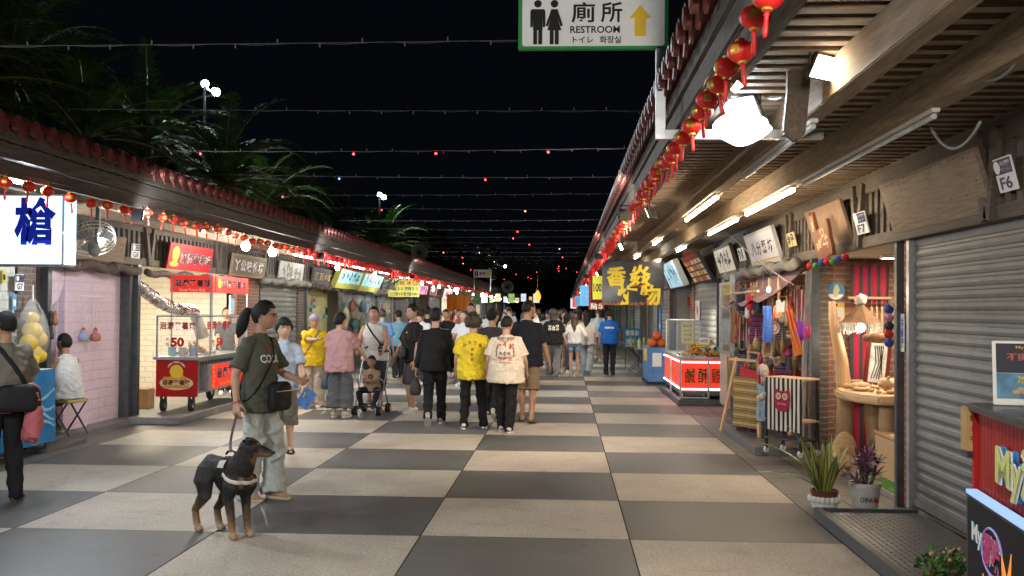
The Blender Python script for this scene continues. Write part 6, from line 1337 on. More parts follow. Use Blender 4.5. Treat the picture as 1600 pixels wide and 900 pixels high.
mb.bar(P_(X0_+.01, Y0_, zt_), P_(X1_-.01, Y0_, zt_), .022, .022); mb.bar(P_(X1_-.01, Y0_, zt_), P_(X1_-.01, Y1_, zt_), .022, .022); mb.bar(P_(X0_+.01, Y0_, zt_), P_(X0_+.01, Y1_, zt_), .022, .022)
for x in (X0_+.01, X1_-.01): mb.bar(P_(x, Y0_+.55, .905), P_(x, Y0_+.55, 2.12), .022, .022)
mb.obj('case_frame', ALU, t)
MB().box(P_(X0_+.02, Y0_-.004, .91), P_(X1_-.02, Y0_+.004, zt_-.01)).obj('front_glass', GLASS, t); MB().box(P_(X1_-.014, Y0_+.02, .91), P_(X1_-.006, Y1_-.04, zt_-.01)).obj('side_glass', GLASS, t)
FR3 = frame3((1, 0, 0), (0, 0, 1)); SR3 = frame3((0, 1, 0), (0, 0, 1))
pos = lambda x, y, z, F: Matrix.Translation(P_(x, y, z)) @ F
MAR = SM('maroon_letter', (.3, .01, .04)); cx = (X0_+X1_)/2
for k, ch in enumerate('洄瀾蕃薯球'): text(ch, .1, .11, pos(X0_+.1+.11*k, Y0_-.008, 1.36, FR3), MAR, t, .03)
text('每', .05, .055, pos(X0_+.17, Y0_-.008, 1.16, FR3), MAR, t, .02); text('包', .05, .055, pos(X0_+.17, Y0_-.008, 1.09, FR3), MAR, t, .02); text('50', .2, .14, pos(X0_+.32, Y0_-.008, 1.12, FR3), SM('crimson', (.45, .01, .02)), t, .05); text('元', .055, .06, pos(X0_+.5, Y0_-.008, 1.1, FR3), MAR, t, .02)
for k, ch in enumerate('洄瀾蕃薯球'): text(ch, .2, .13, pos(X1_-.002, 15.2+.24*k, 1.36, SR3), MAR, t, .03)
text('50', .3, .13, pos(X1_-.002, 15.7, 1.1, SR3), SM('crimson', (.45, .01, .02)), t, .05); text('每包', .12, .1, pos(X1_-.002, 15.4, 1.1, SR3), MAR, t, .02)
LR = glow('lit_red_panel', (.85, .03, .02), .45)
MB().box(P_(X0_-.02, 15.3, 1.86), P_(X1_+.02, 15.42, 2.12)).obj('header', LR, t); MB().box(P_(X1_-.02, 15.421, 1.86), P_(X1_+.03, 17.0, 2.12)).obj('header', LR, t)
for k, ch in enumerate('洄瀾蕃薯球'):
    for bo, mm, dy in ((.08, PWHITE, .004), (.02, INKB, .008)): text(ch, .1, .11, pos(X0_+.1+.115*k, 15.3-dy, 2.0, FR3), mm, t, bo, lift=0); text(ch, .2, .13, pos(X1_+.03+dy, 15.75+.25*k, 2.0, SR3), mm, t, bo, lift=0)
text('Sweet Potato Balls', .4, .05, pos(cx+.02, 15.292, 1.9, FR3), PWHITE, t, .01)
MB().cyl(P_(X1_+.03, 15.56, 2.0), P_(X1_+.036, 15.56, 2.0), .07, 18).obj('emblem', YEL, t)
# oval picture on the red front
c0 = (cx, Y0_, .6); mb = MB(); mb.poly([(.25*math.cos(a), .1*math.sin(a)) for a in np.linspace(0, 6.28, 33)[:-1]], .003, pos(cx, Y0_-.001, .52, FR3)); mb.obj('printed_plate', SM('cream_print', (.7, .55, .35)), t)
mb = MB(); r9 = random.Random(6)
for k in range(26): a = r9.uniform(0, 3.14); q = r9.uniform(.1, 1); mb.cyl(P_(cx+.21*math.cos(a)*q, Y0_-.004, .53+.1*math.sin(a)*q), P_(cx+.21*math.cos(a)*q, Y0_-.0075-k*.0001, .53+.1*math.sin(a)*q), .03, 12)
for k in range(8): mb.cyl(P_(cx-.17+.048*k, Y0_-.004, .465), P_(cx-.17+.048*k, Y0_-.0074-k*.0001, .465), .026, 12)
mb.obj('printed_balls', SM('golden_ball', (.62, .28, .05), var=.3, scale=25), t)
MB().cyl(P_(cx, Y0_-.004, .69), P_(cx, Y0_-.011, .69), .1, 24).obj('printed_disc', SM('sun_yellow', (.75, .5, .05)), t)
for k, ch in enumerate('洄瀾蕃薯球'):
    for bo, mm, dy in ((.09, PWHITE, .014), (.03, SM('brown_letter', (.1, .03, .01)), .018)): text(ch, .075, .075, pos(cx-.17+.085*k, Y0_-dy, .53, FR3), mm, t, bo, lift=0)
for k, ch in enumerate('Sweet Potato Balls'):
    if ch != ' ':
        a = 2.6-k*.12; text(ch, .018, .024, pos(cx+.14*math.cos(a), Y0_-.004, .69+.14*math.sin(a), FR3), PWHITE, t, .02)
MB().box(P_(X1_+.021, 15.3, .4), P_(X1_+.026, 16.8, .76)).obj('side_sign', LR, t)
for k, ch in enumerate('洄瀾蕃薯球'):
    for bo, mm, dy in ((.08, PWHITE, .004), (.02, INKB, .009)): text(ch, .2, .16, pos(X1_+.026+dy, 15.6+.25*k, .62, SR3), mm, t, bo, lift=0)
text('Sweet Potato Balls', .9, .06, pos(X1_+.03, 16.1, .46, SR3), YEL, t, .01)
mb = MB(); [mb.cyl(P_(X1_+.026, 15.36+.02*(k % 3), .44+.07*k), P_(X1_+.03, 15.36+.02*(k % 3), .44+.07*k), .025, 10) for k in range(5)]; mb.obj('printed_dots', YEL, t)
for x, y, r in ((X0_+.08, Y0_+.1, .09), (X1_-.12, Y0_+.1, .09), (X1_-.12, Y1_-.25, .14), (X0_+.08, Y1_-.25, .14)):
    w_ = MB().tube([(.0, -.025, 0), (.0, .025, 0)], r, 20).obj('wheel', RUBBER, t, smooth=.6); w_.matrix_local = Matrix.Translation(P_(x, y, .1+r)) @ Matrix.Rotation(1.57, 4, 'Z'); MB().cyl((0, -.03, 0), (0, .03, 0), r*.45, 12).obj('hub', ALU, w_); MB().bar((0, .03, 0), (0, .03, .34-r), .02, .04).bar((0, -.03, 0), (0, -.03, .34-r), .02, .04).obj('fork', STEEL, w_)
lamp('AREA', P_(cx, 15.9, 2.05), 40, (1, .85, .6), t, .35)
# things on the cart
def tray(label, c, w, d, n, m, r, seed, cat='food tray', name='food_tray', edge=ALU):
    t = thing(name, label, cat, c); MB().box((-w/2, -d/2, 0), (w/2, d/2, .012)).box((-w/2, -d/2, .012), (-w/2+.01, d/2, .05)).box((w/2-.01, -d/2, .012), (w/2, d/2, .05)).obj('tray', edge, t)
    rs_ = random.Random(seed); mb = MB()
    for k in range(n):
        q = rs_.random()**.5; a = rs_.uniform(0, 6.28); x, y = w*.42*q*math.cos(a), d*.42*q*math.sin(a); mb.ell((x, y, .03+(1-q)*min(w, d)*.45*rs_.uniform(.3, 1)), (r*rs_.uniform(.8, 1.2), r*rs_.uniform(.8, 1.2), r*rs_.uniform(.7, 1)), 9, 6)
    mb.obj('food', m, t, smooth=True); return t
FOODG = SM('fried_golden', (.5, .22, .05), var=.45, scale=25, rough=.6)
tray('steel tray heaped with fried sweet potato balls behind the cart glass', (cx+.03, 15.45, .906), .45, .5, 40, FOODG, .03, 1)
for k, (x, y, m_, lb) in enumerate(((X0_+.12, 15.05, CYAN, 'pale blue'), (X0_+.3, 15.0, ALU, 'steel'), (X0_+.42, 15.1, SM('blue_tub', (.1, .25, .5)), 'deep blue'))):
    o = MB().lathe([(.05, 0), (.06, .13), (.055, .13), (.046, .01), (0, .01)], 18).obj('tub', m_, smooth=.6, loc=(x, y, .906)); tag(o, '%s tub behind the sweet potato cart glass' % lb, 'tub')
o = MB().box((-.01, -.1, 0), (.01, .1, .3)).obj('price_card', PWHITE, loc=(X1_-.03, 16.35, 1.53)); tag(o, 'white price card clipped under the red cart header', 'price card'); scrawl(o, .01, .2, BLU, 2, 5) if False else MB().box((.011, -.085, .02), (.013, .085, .27)).obj('print', CYAN, o)
# flexible duct
t = thing('flexible_duct', 'shiny corrugated aluminium duct sagging toward the sweet potato cart', 'duct'); a, b = onx(217, 448, -6.15), ony(300, 484, 15.4)
mb = MB(); n = 170; pts = []; rr = []
for i in range(n+1):
    u = i/n; p = a.lerp(b, u)+V((.004*math.sin(i*1.7), 0, -.12*math.sin(u*math.pi)*(.6+.4*u)+.004*math.sin(i*2.3))); pts.append(p); rr.append(.078+.016*(1, .55, 0, 0, .55, 1)[i % 6]*(1+.3*math.sin(i*.7)))
mb.tube(pts, rr, 18); o = mb.obj('hose', mat('crinkled_foil', (.75, .76, .78), .26, 1, var=.2, bump=.5, bscale=90), t, smooth=.35)
MB().tube([pts[-1], pts[-1]+V((.03, .03, -.05)), pts[-1]+V((.1, .2, -.42))], [.085, .08, .1], 16).obj('hood', ALU, t, smooth=True)
# inside of the stall: brown crate, wok range
o = MB().box((-.2, -.15, 0), (.2, .15, .3)).obj('carton', mat('cardboard', (.36, .22, .11), .85, var=.15), bevel=.004, loc=(-6.6, 15.6, .07)); tag(o, 'brown carton on the floor behind the sweet potato cart', 'carton'); MB().box((-.21, -.02, .3), (.21, .02, .304)).obj('tape', SM('tape', (.5, .4, .25)), o)
# fan with bulb
def fan(label, c, s=1.0, rz=0.0, m=None):
    t = thing('wall_fan', label, 'fan', c, rz); R_ = Matrix.Rotation(rad(-32), 4, 'X') @ Matrix.Rotation(rad(-22), 4, 'Y'); r = .24*s; wm = m or mat('fan_wire', (.65, .64, .58), .4, .2, var=.1)
    mb = MB()
    for z, q in ((.05, 1), (-.05, 1), (.0, 1.02), (.085, .6), (.095, .3), (-.085, .6)): mb.tube([R_ @ V((q*r*math.cos(a), q*r*math.sin(a), z)) for a in np.linspace(0, 6.283, 33)[:-1]], .0045, 5, closed=True)
    for k in range(26):
        a = k*6.283/26
        for z in (1, -1): mb.tube([R_ @ V((q*r*math.cos(a), q*r*math.sin(a), z*h)) for q, h in ((.12, .1), (.5, .09), (.85, .07), (1, .05))], .002, 4)
    mb.obj('guard', wm, t)
    for k in range(3):
        a0 = k*2.094; bl = MB(); bl.grid(lambda u, v: R_ @ V((r*(.15+.75*u)*math.cos(a0+(v-.5)*1.1), r*(.15+.75*u)*math.sin(a0+(v-.5)*1.1), .03*(v-.5))), 6, 6); bl.obj('blade', mat('grey_blade', (.3, .31, .33), .35, var=.05), t, smooth=True)
    MB().lathe([(0, .11), (.03, .1), (.035, .02), (.06, -.08), (.065, -.2), (.03, -.24), (0, -.24)], 18, R_).obj('motor', SM('motor_grey', (.3, .3, .3)), t, smooth=.6)
    p = R_ @ V((0, 0, -.2)); MB().tube([p, p+V((0, .03, .1)), (p.x, p.y+.05, .42)], .018, 8).cyl((p.x, p.y+.05, .4), (p.x, p.y+.05, .46), .07, 16).obj('bracket', STEEL, t); return t
fan('wire cage ceiling fan hanging between the lightbox and the blank signboard', onx(151, 374, -5.25)-V((0, .1, 0)), 1.0)
fan('black ceiling fan beside the yellow hanging price sign', ony(611, 443, 29), 1.25, .4, BLACK)
# ornaments on the pink wall
t = thing('rod', 'thin white rod fixed to the pink brick wall', 'rod', onx(143, 463, -6.24)); MB().cyl((0, -.32, 0), (0, .32, 0), .008, 8).cyl((-.04, -.2, 0), (0, -.2, 0), .006, 6).cyl((-.04, .2, 0), (0, .2, 0), .006, 6).obj('bar', PWHITE, t)
for px, cc, lb, dz in ((130, (.3, .36, .5), 'blue grey', .4), (149, (.45, .18, .16), 'red brown', .4)):
    c = onx(px, 525, -6.2); t = thing('hanging_pouch', 'small %s pouch hanging on cords against the pink wall' % lb, 'pouch', c); m_ = cloth('pouch'+lb, cc, .4)
    MB().lathe([(0, -.07), (.06, -.065), (.075, -.03), (.06, .02), (.025, .05), (.03, .08), (.0, .08)], 16).obj('pouch_cloth', m_, t, smooth=True); MB().lathe([(0, .06), (.022, .06), (.03, .085), (.012, .11), (0, .112)], 12).obj('knot', SM('pouch_red', (.5, .04, .03)), t, smooth=True)
    MB().tube([(0, -.04, .08), (-.02, -.06, .5)], .003, 5).tube([(0, .04, .08), (-.02, .05, .5)], .003, 5).obj('cord', PWHITE, t)
# the pale shop at the left edge
MB().box((-8.6, 12.02, .07), (-6.9, 12.03, 2.9)) if False else None
o = MB().box((-6.3, 9.6, .07), (-6.25, 11.34, 2.24)).obj('white_brick_wall', brick('white_painted_brick_y', (.6, .63, .6), (.57, .6, .57), (.48, .5, .48), 'y', .3, .1, .01, True), HL)
for i, (px, py, cc, hh) in enumerate(((22, 472, (.1, .3, .55), 26), (22, 514, (.62, .62, .62), 24), (22, 532, (.55, .6, .65), 10), (6, 432, (.6, .5, .05), 22))):
    p = onx(px, py, -6.215); h = hh/1600*p.y; o = MB().box((0, -h*.26, -h/2), (.004, h*.26, h/2)).obj('sticker', SM('sticker%d' % i, cc, var=.2), loc=p); tag(o, ['blue notice', 'white oval notice', 'pale small notice', 'yellow paper charm'][i]+' stuck on the left brick pillar', 'notice'); MB().box((.005, -h*.15, -h*.25), (.006, h*.15, h*.15)).obj('print', [PWHITE, RED, NAVY, INKB][i], o)
# peg display seen in the pale interior
for i in range(9):
    p = ony(64+(i % 5)*6.4, 497+22*(i//5), 12.0); cc = [(.25, .06, .05), (.1, .08, .06), (.4, .25, .12), (.05, .05, .05), (.3, .15, .08)][i % 5]
    o = MB().lathe([(0, -.09), (.03, -.08), (.035, -.03), (.02, .02), (.026, .05), (.008, .09), (0, .09)], 10).obj('hanging_ornament', SM('orn%d' % (i % 5), cc, var=.3), smooth=True, loc=p+V((0, -.05, 0))); tag(o, 'small dark ornament hanging on the pale inner wall left of the pink wall', 'ornament', 'ornaments on the pale inner wall'); MB().cyl((0, 0, .09), (0, 0, .16), .003, 5).obj('cord', PWHITE, o)
MB().box((-8.4, 11.99, 1.45), (-6.95, 12.0, 1.95)).obj('peg_board', SM('peg_board', (.5, .36, .2)), HL)
# clear bag of yellow balls
t = thing('plastic_bag', 'clear plastic bag full of plain yellow balls hanging on the left pillar', 'bag of balls', onx(50, 530, -6.1))
BAGM = mat('clear_film', (.9, .92, .95), .12, var=0, alpha=.22, spec=.8); YB = SM('toy_yellow', (.72, .5, .04), rough=.45)
for i, (x, y, z, r) in enumerate(((0, 0, .1, .11), (.0, .14, .0, .1), (.03, -.13, -.04, .1), (0, .05, -.18, .11), (.02, -.06, -.24, .095), (0, .18, -.2, .08), (.0, .0, .24, .075))): MB().ell((x, y, z), r, 18, 12).obj('yellow_ball', YB, t, smooth=True)
mb = MB(); mb.grid(lambda u, v: V(((.19*math.sin(v*2.9+.12)+.012*math.sin(u*40+v*9))*math.cos(u*6.2832)*.75, (.3*math.sin(v*2.9+.12)+.014*math.sin(u*34+v*11))*math.sin(u*6.2832), -.36+.82*v)), 48, 14); mb.obj('film', BAGM, t, smooth=True); MB().cyl((0, 0, .44), (0, 0, .62), .01, 8).obj('knot', PWHITE, t)
# table with blue banner
t = thing('stall_table', 'small stall table draped with a blue wave printed banner by the left ramp', 'table', (-6.05, 10.75, 0)); BL = SM('banner_blue', (.02, .2, .5), var=.25, scale=3, rough=.35)
MB().box((-.35, -.55, .9), (.3, .55, .93)).obj('tabletop', PWHITE, t); [MB().cyl((x, y, 0.01), (x, y, .9), .015, 8).obj('leg', STEEL, t) for x in (-.32, .24) for y in (-.5, .5)]
MB().grid(lambda u, v: V((.305+.01*math.sin(u*14+v*3), -.56+1.12*u, .12+.81*v)), 24, 8).grid(lambda u, v: V((.311+.01*math.sin(u*14+v*3), -.56+1.12*u, .12+.81*v)), 24, 8).obj('banner', BL, t, smooth=True)
MB().grid(lambda u, v: V((-.35+.65*u, .562+.008*math.sin(u*11), .12+.81*v)), 12, 6).grid(lambda u, v: V((-.35+.65*u, -.562+.008*math.sin(u*11), .12+.81*v)), 12, 6).obj('banner', BL, t, smooth=True)
mb = MB()
for k in range(4): mb.tube([(.324+.01*math.sin((j/12)*14), -.5+1.0*j/12, .3+.12*k+.06*math.sin(j*.8+k*1.3)) for j in range(13)], [(.002, .012+.01*math.sin(j*.5)**2) for j in range(13)], 6, side=(1, 0, 0))
mb.obj('printed_waves', SM('wave_light', (.25, .55, .75)), t); text('沙', .3, .3, Matrix.Translation((.33, .1, .35)) @ SR3, YEL, t, .04)
# stool under the seated man
t = thing('folding_stool', 'folding stool with yellow seat and grey legs under the seated man', 'stool', (-6.05, 12.25, .07), rad(72)); MB().box((-.17, -.16, .395), (.17, .16, .43)).obj('seat', SM('stool_yellow', (.5, .4, .15)), t, bevel=.01); [MB().tube([(sx*.15, sy*.17, 0), (sx*.15, -sy*.13, .395)], .012, 8).obj('leg', STEEL, t) for sx in (-1, 1) for sy in (-1, 1)]
t = thing('floor_fan', 'small black floor fan on the pavement behind the seated man', 'fan', onz(84, 668, .07)+V((-.15, .25, 0))); MB().tube([(0, -.05, .17), (0, .05, .17)], .16, 24).obj('casing', BLACK, t, smooth=.6); MB().tube([(0, -.052, .17), (0, -.06, .17)], .05, 16).obj('hub', STEEL, t); MB().box((-.1, -.06, 0), (.1, .06, .02)).obj('foot', BLACK, t)
# stroller
sc = V((gp(581, 646)[0], gp(581, 646)[1]-.02, 0)); t = thing('stroller', 'light folding stroller with small double wheels under the sitting child', 'stroller', sc, rad(176)); FRM = mat('stroller_frame', (.4, .42, .45), .35, .7, var=.1)
mb = MB()
for s in (-1, 1):
    mb.tube([(s*.2, -.34, 1.0), (s*.21, -.2, .78), (s*.2, .05, .42), (s*.19, .3, .07)], .0105, 8); mb.tube([(s*.2, -.28, .07), (s*.2, -.02, .4), (s*.2, .12, .52), (s*.2, .22, .55)], .0105, 8)
mb.tube([(-.2, -.26, .1), (.2, -.26, .1)], .009, 8); mb.tube([(-.19, .26, .12), (.19, .26, .12)], .009, 8); mb.obj('frame', FRM, t, smooth=True)
for s in (-1, 1): MB().tube([(s*.2, -.34, 1.0), (s*.19, -.42, 1.02)], .016, 10).obj('handle', BLACK, t)
MB().grid(lambda u, v: V(((u-.5)*.36, -.12+.3*v, .36-.03*math.sin(u*3.14))), 8, 6).grid(lambda u, v: V(((u-.5)*.36, -.12-.14*v, .36+.36*v-.02*math.sin(u*3.14))), 8, 6).grid(lambda u, v: V(((u-.5)*.36, -.125-.14*v, .35+.36*v-.02*math.sin(u*3.14))), 8, 6).obj('seat', cloth('navy_seat', (.03, .035, .06)), t, smooth=True)
MB().cbox((0, .3, .14), (.36, .1, .015)).obj('footrest', BLACK, t)
for x in (-.19, .19):
    for y in (-.28, .3):
        for d_ in (-.022, .022): w_ = MB().cyl((x+d_-.011, y, .07), (x+d_+.011, y, .07), .07, 18).obj('wheel', RUBBER, t, smooth=.6); MB().cyl((x+d_-.013, y, .07), (x+d_+.013, y, .07), .03, 10).obj('hub', FRM, w_)
p = person('small child in tan T-shirt and dark trousers sitting in the stroller', (sc.x, sc.y), 1.02, 176, sit=.375, feet=[(-.09, .25, .1, 8, 0), (.09, .26, .1, -8, 0)], hands=[(-.03, .2, .5), (.03, .21, .5)], look=(-4, 6), top=('tee', (.4, .3, .2), 1.12), bottom=('pants', (.02, .025, .04)), shoes=((.08, .05, .04), (.1, .08, .07)), hair=('crop', HAIRM), vox=.007, facey=True, headscale=1.32, skin=(.42, .25, .16), poles={'k': [(-.5, .6, .8), (.5, .6, .8)]})
decal(p, '✪', .08, .08, (0, .58), INK)
# goods of the yellow lit stall, the grey door stall and the glass stall: each piece its own
r9 = random.Random(21)
MB().box((-6.6, 24.4, .07), (-6.55, 28.0, 2.2)).obj('display_wall', SM('pegboard_yellow', (.5, .45, .2), var=.2), HL)
for k in range(26):
    y, z = r9.uniform(24.5, 27.9), r9.uniform(.9, 2.15); cc = r9.choice([(.6, .6, .5), (.65, .6, .3), (.3, .5, .45), (.1, .12, .08), (.5, .5, .55)])
    o = MB().box((0, -.16, -.1), (.012, .16, .1)).obj('paper_card', SM('card%d' % int(sum(cc)*100), cc, var=.2), loc=(-6.545+k*.0012, y, z)); o.rotation_euler[0] = r9.uniform(-.1, .1); tag(o, 'paper card pinned on the wall of the yellow lit stall', 'card', 'cards in the yellow lit stall'); MB().box((.0125, -.12, -.05), (.0135, .12, .05)).obj('print', r9.choice([INKB, RED, GRN]), o)
def hang(lab, grp, c, m, r, h, cat='hanging goods', name='hanging_bag'):
    o = MB().lathe([(0, -h), (r*.8, -h*.95), (r, -h*.6), (r*.8, -.2*h), (r*.3, 0), (.004, .04), (.004, .2)], 12).obj(name, m, smooth=True, loc=c); MB().tube([(r*.8, 0, -h*.3), (r*.4, 0, .1), (0, 0, .2)], .004, 5).obj('cord', CABLE, o); return tag(o, lab, cat, grp)
GD = [cloth('goods%d' % i, c) for i, c in enumerate([(.2, .22, .08), (.12, .1, .08), (.35, .3, .22), (.04, .05, .05), (.3, .12, .08), (.1, .2, .22)])]
for k in range(16): hang('dark bag hanging before the yellow lit stall', 'bags hung before the yellow lit stall', (-6.1+r9.uniform(-.15, .15), 27.6+.16*k+r9.uniform(-.05, .05), r9.uniform(1.3, 1.9)), r9.choice(GD), r9.uniform(.07, .14), r9.uniform(.25, .5))
def table(lab, x, y, w, d, h, m, grp=None, name='goods_table'):
    t = thing(name, lab, 'table', (x, y, .07), 0, grp); MB().box((-w/2, -d/2, h-.03), (w/2, d/2, h)).obj('tabletop', m, t); [MB().box((a-.02, b-.02, 0), (a+.02, b+.02, h-.03)).obj('leg', STEEL, t) for a in (-w/2+.04, w/2-.04) for b in (-d/2+.04, d/2-.04)]; return t
for i, (y, d_) in enumerate(((26.2, 2.6), (30.2, 2.4), (34.2, 3.4), (38.5, 2.4), (43, 3))):
    table('goods table along the left hall, %s from the shutter' % ['first', 'second', 'third', 'fourth', 'fifth'][i], -5.8, y, .7, d_, .72, [SM('tablecloth_dark', (.06, .05, .05)), SM('tablecloth_red', (.25, .04, .04))][i % 2])
    for k in range(16): c = r9.choice([(.5, .45, .35), (.35, .1, .06), (.5, .4, .1), (.1, .2, .3), (.12, .1, .09), (.6, .6, .58)]); s = r9.uniform(.05, .11); h = r9.uniform(.05, .22); o = MB().box((-s, -s, 0), (s, s, h), None, r9.uniform(.7, 1)).obj('goods_box', SM('gb%d' % int(sum(c)*50), c, var=.3), bevel=.005, loc=(-5.8+r9.uniform(-.25, .25), y+d_*(k/16-.47), .79)); MB().box((-s*.7, -s-.003, h*.2), (s*.7, -s-.001, h*.8)).obj('packet_print', r9.choice([PWHITE, RED, YEL, INKB]), o) if k % 3 == 0 else None; tag(o, 'small packet of goods on the tables along the left hall', 'packet', 'packets on the left goods tables')
for y0, y1 in ((31.9, 34.2), (34.4, 36.9)):
    t = thing('glass_cabinet', 'cyan lit glass cabinet of bright packets, %s of two' % ('nearer' if y0 < 33 else 'farther'), 'cabinet', (-6.35, (y0+y1)/2, .07)); h = (y1-y0)/2; MB().box((-.2, -h, .1), (-.17, h, 2.1)).obj('back', SM('cabinet_back', (.45, .6, .6)), t); f = MB()
    for z in (.1, .75, 1.4, 2.08): f.box((-.17, -h, z), (.14, h, z+.02))
    for y in (-h, h-.03): f.box((.11, y, .1), (.14, y+.03, 2.1))
    f.obj('frame', ALU, t); MB().box((.142, -h+.03, .12), (.147, h-.03, 2.08)).obj('glass', GLASS, t)
    for k in range(24): c = r9.choice([(.6, .2, .1), (.6, .5, .1), (.2, .5, .5), (.5, .5, .5), (.15, .3, .15), (.5, .1, .25)]); o = MB().box((-.06, -.08, 0), (.06, .08, r9.uniform(.15, .4))).obj('packet', SM('pk%d' % int(c[0]*100+c[1]*10), c, var=.3), bevel=.006, loc=(-6.35, (y0+y1)/2+h*r9.uniform(-.9, .9), .07+(.77, 1.42)[k % 2])); tag(o, 'bright packet standing in the cyan lit glass cabinets', 'packet', 'packets in the glass cabinets'); MB().box((.061, -.05, .04), (.063, .05, .12)).obj('packet_print', r9.choice([PWHITE, YEL, INKB]), o)
# orange curtain
c = ony(716, 500, 46); o = MB().grid(lambda u, v: V(((u-.5)*1.05, .04*math.sin(u*26), -2.0+2.3*v)), 40, 4).grid(lambda u, v: V(((u-.5)*1.05, .03+.04*math.sin(u*26), -2.0+2.3*v)), 40, 4).obj('curtain', cloth('orange_curtain', (.42, .12, .015)), smooth=True, loc=(c.x, 46, 2.0)); tag(o, 'plain orange curtain hanging beside the pinball sign', 'curtain'); MB().cyl((-.6, 0, .3), (.6, 0, .3), .015, 8).obj('rod', STEEL, o)
# far left stalls: lit back panels with rows of prize boxes
for y0, y1, cc in ((40.6, 46.8, (.5, .45, .35)), (51.3, 58.3, (.55, .5, .3)), (67.3, 75.8, (.4, .5, .55)), (76.2, 86.8, (.6, .5, .35)), (87.2, 98.8, (.45, .5, .5)), (99.2, 111, (.6, .5, .3))): MB().box((-7.6, y0+.15, .07), (-7.5, y1, 2.3)).obj('display_wall', SM('disp%d' % int(y0), cc, var=.3, scale=2), HL)
for k in range(90):
    y = 41+57*(k/90); s = .16+.08*r9.random(); c = r9.choice([(.6, .1, .1), (.6, .5, .1), (.2, .4, .6), (.6, .6, .6), (.5, .2, .4), (.1, .1, .1), (.2, .5, .2)]); o = MB().box((-.02, -s, -s*.8), (.1, s, s*.8)).obj('prize_box', SM('prize%d' % int(c[0]*90+c[2]*9), c, var=.3), loc=(-7.4, y, r9.uniform(.9, 2.1))); tag(o, 'coloured prize box on the display walls of the far left stalls', 'box', 'prize boxes of the far left stalls')
# ---------------------------------------------------------------- right hall: cart, craft stall, carving shop, plants, red stall
# fried chicken cart
t = thing('food_cart', 'red fried chicken cart with glowing white edges and steel posts', 'food cart', (2.41, 19.6, .1)); P_ = lambda x, y, z: V((x-2.41, y-19.6, z-.1))
X0_, X1_, Y0_, Y1_ = 2.04, 2.78, 18.0, 21.0
LRC = glow('lit_cart_red', (.8, .035, .02), .6); NEON = glow('neon_pinkwhite', (1, .75, .72), 5)
MB().box(P_(X0_, Y0_, .24), P_(X1_, Y1_, .78)).obj('lit_body', LRC, t, bevel=.03)
MB().box(P_(X0_-.05, Y0_-.05, .8), P_(X1_+.05, Y1_+.05, .84)).obj('counter', ALU, t, bevel=.008); MB().box(P_(X0_+.02, Y0_+.02, .16), P_(X1_-.02, Y1_-.02, .239)).obj('base', STEEL, t)
mb = MB()
for z in (.275, .745):
    mb.tube([P_(X0_-.012, Y1_, z), P_(X0_-.012, Y0_+.02, z), P_(X0_+.0, Y0_-.012, z), P_(X1_-.03, Y0_-.012, z)], .013, 8)
mb.tube([P_(X1_-.03, Y0_-.012, .745), P_(X1_-.005, Y0_-.012, .7), P_(X1_-.005, Y0_-.012, .32), P_(X1_-.03, Y0_-.012, .275)], .013, 8); mb.obj('neon_edge', NEON, t, smooth=True)
mb = MB()
for x, y in ((X0_-.02, Y0_-.03), (X0_+.46, Y0_-.03), (X0_-.03, Y0_+1.5)): mb.bar(P_(x, y, .12), P_(x, y, .8), .035, .035)
mb.bar(P_(X0_-.02, Y0_-.03, .13), P_(X0_+.46, Y0_-.03, .13), .03, .03); mb.obj('post', ALU, t)
for x, y in ((X0_+.05, Y0_+.02), (X0_+.42, Y0_+.02), (X1_-.06, Y0_+.2), (X0_+.05, Y1_-.2)): w_ = MB().cyl(P_(x-.025, y, .16), P_(x+.025, y, .16), .055, 16).obj('wheel', RUBBER, t, smooth=.6); MB().cyl(P_(x-.03, y, .16), P_(x+.03, y, .16), .025, 10).obj('hub', ALU, w_)
for k, ch in enumerate('鹹酥雞'):
    for bo, mm, dy in ((.05, SM('cart_gold', (.6, .36, .03)), .004), (.0, SM('cart_black', (.02, .012, .01)), .008)): text(ch, .17, .26, Matrix.Translation(P_(X0_+.15+.225*k, Y0_-dy, .51)) @ FR3, mm, t, bo, lift=0)
SL3 = frame3((0, -1, 0), (0, 0, 1))
for k, ch in enumerate('炸雞'): text(ch, .6, .26, Matrix.Translation(P_(X0_-.006, 20.2-1.1*k, .51)) @ SL3, SM('cart_gold', (.6, .36, .03)), t, .03, lift=0)
mb = MB()
for x in (X0_+.02, X1_-.3):
    for y in (Y0_+.9, Y1_-.1): mb.bar(P_(x, y, .84), P_(x, y, 1.46), .02, .02)
for y in (Y0_+.9, Y1_-.1): mb.bar(P_(X0_+.02, y, 1.46), P_(X1_-.3, y, 1.46), .02, .02)
for x in (X0_+.02, X1_-.3): mb.bar(P_(x, Y0_+.9, 1.46), P_(x, Y1_-.1, 1.46), .02, .02)
mb.obj('case_frame', ALU, t); MB().box(P_(X0_+.015, Y0_+.91, .85), P_(X0_+.019, Y1_-.11, 1.45)).box(P_(X0_+.03, Y0_+.895, .85), P_(X1_-.31, Y0_+.899, 1.45)).obj('case_glass', GLASS, t)
o = MB().box((-.11, 0, -.2), (.11, .008, .2)).obj('menu_sheet', SM('pale_yellow_paper', (.62, .58, .2)), loc=(2.33, 19.6, 1.22)); tag(o, 'pale yellow menu sheet in the fried chicken cart glass case', 'menu'); [text('雞排·甜不辣·魷魚'[k*2:k*2+4], .16, .05, Matrix.Translation((0, -.002, .13-.085*k)) @ FR3, RED if k % 2 else INKB, o, .01, lift=0) for k in range(4)]
tray('heap of golden fried food on the near end of the chicken cart', (2.3, 18.35, .84), .5, .45, 60, FOODG, .035, 5); tray('red tray of fried pieces on the chicken cart beside the heap', (2.62, 18.2, .84), .24, .3, 20, FOODG, .03, 6, edge=RED)
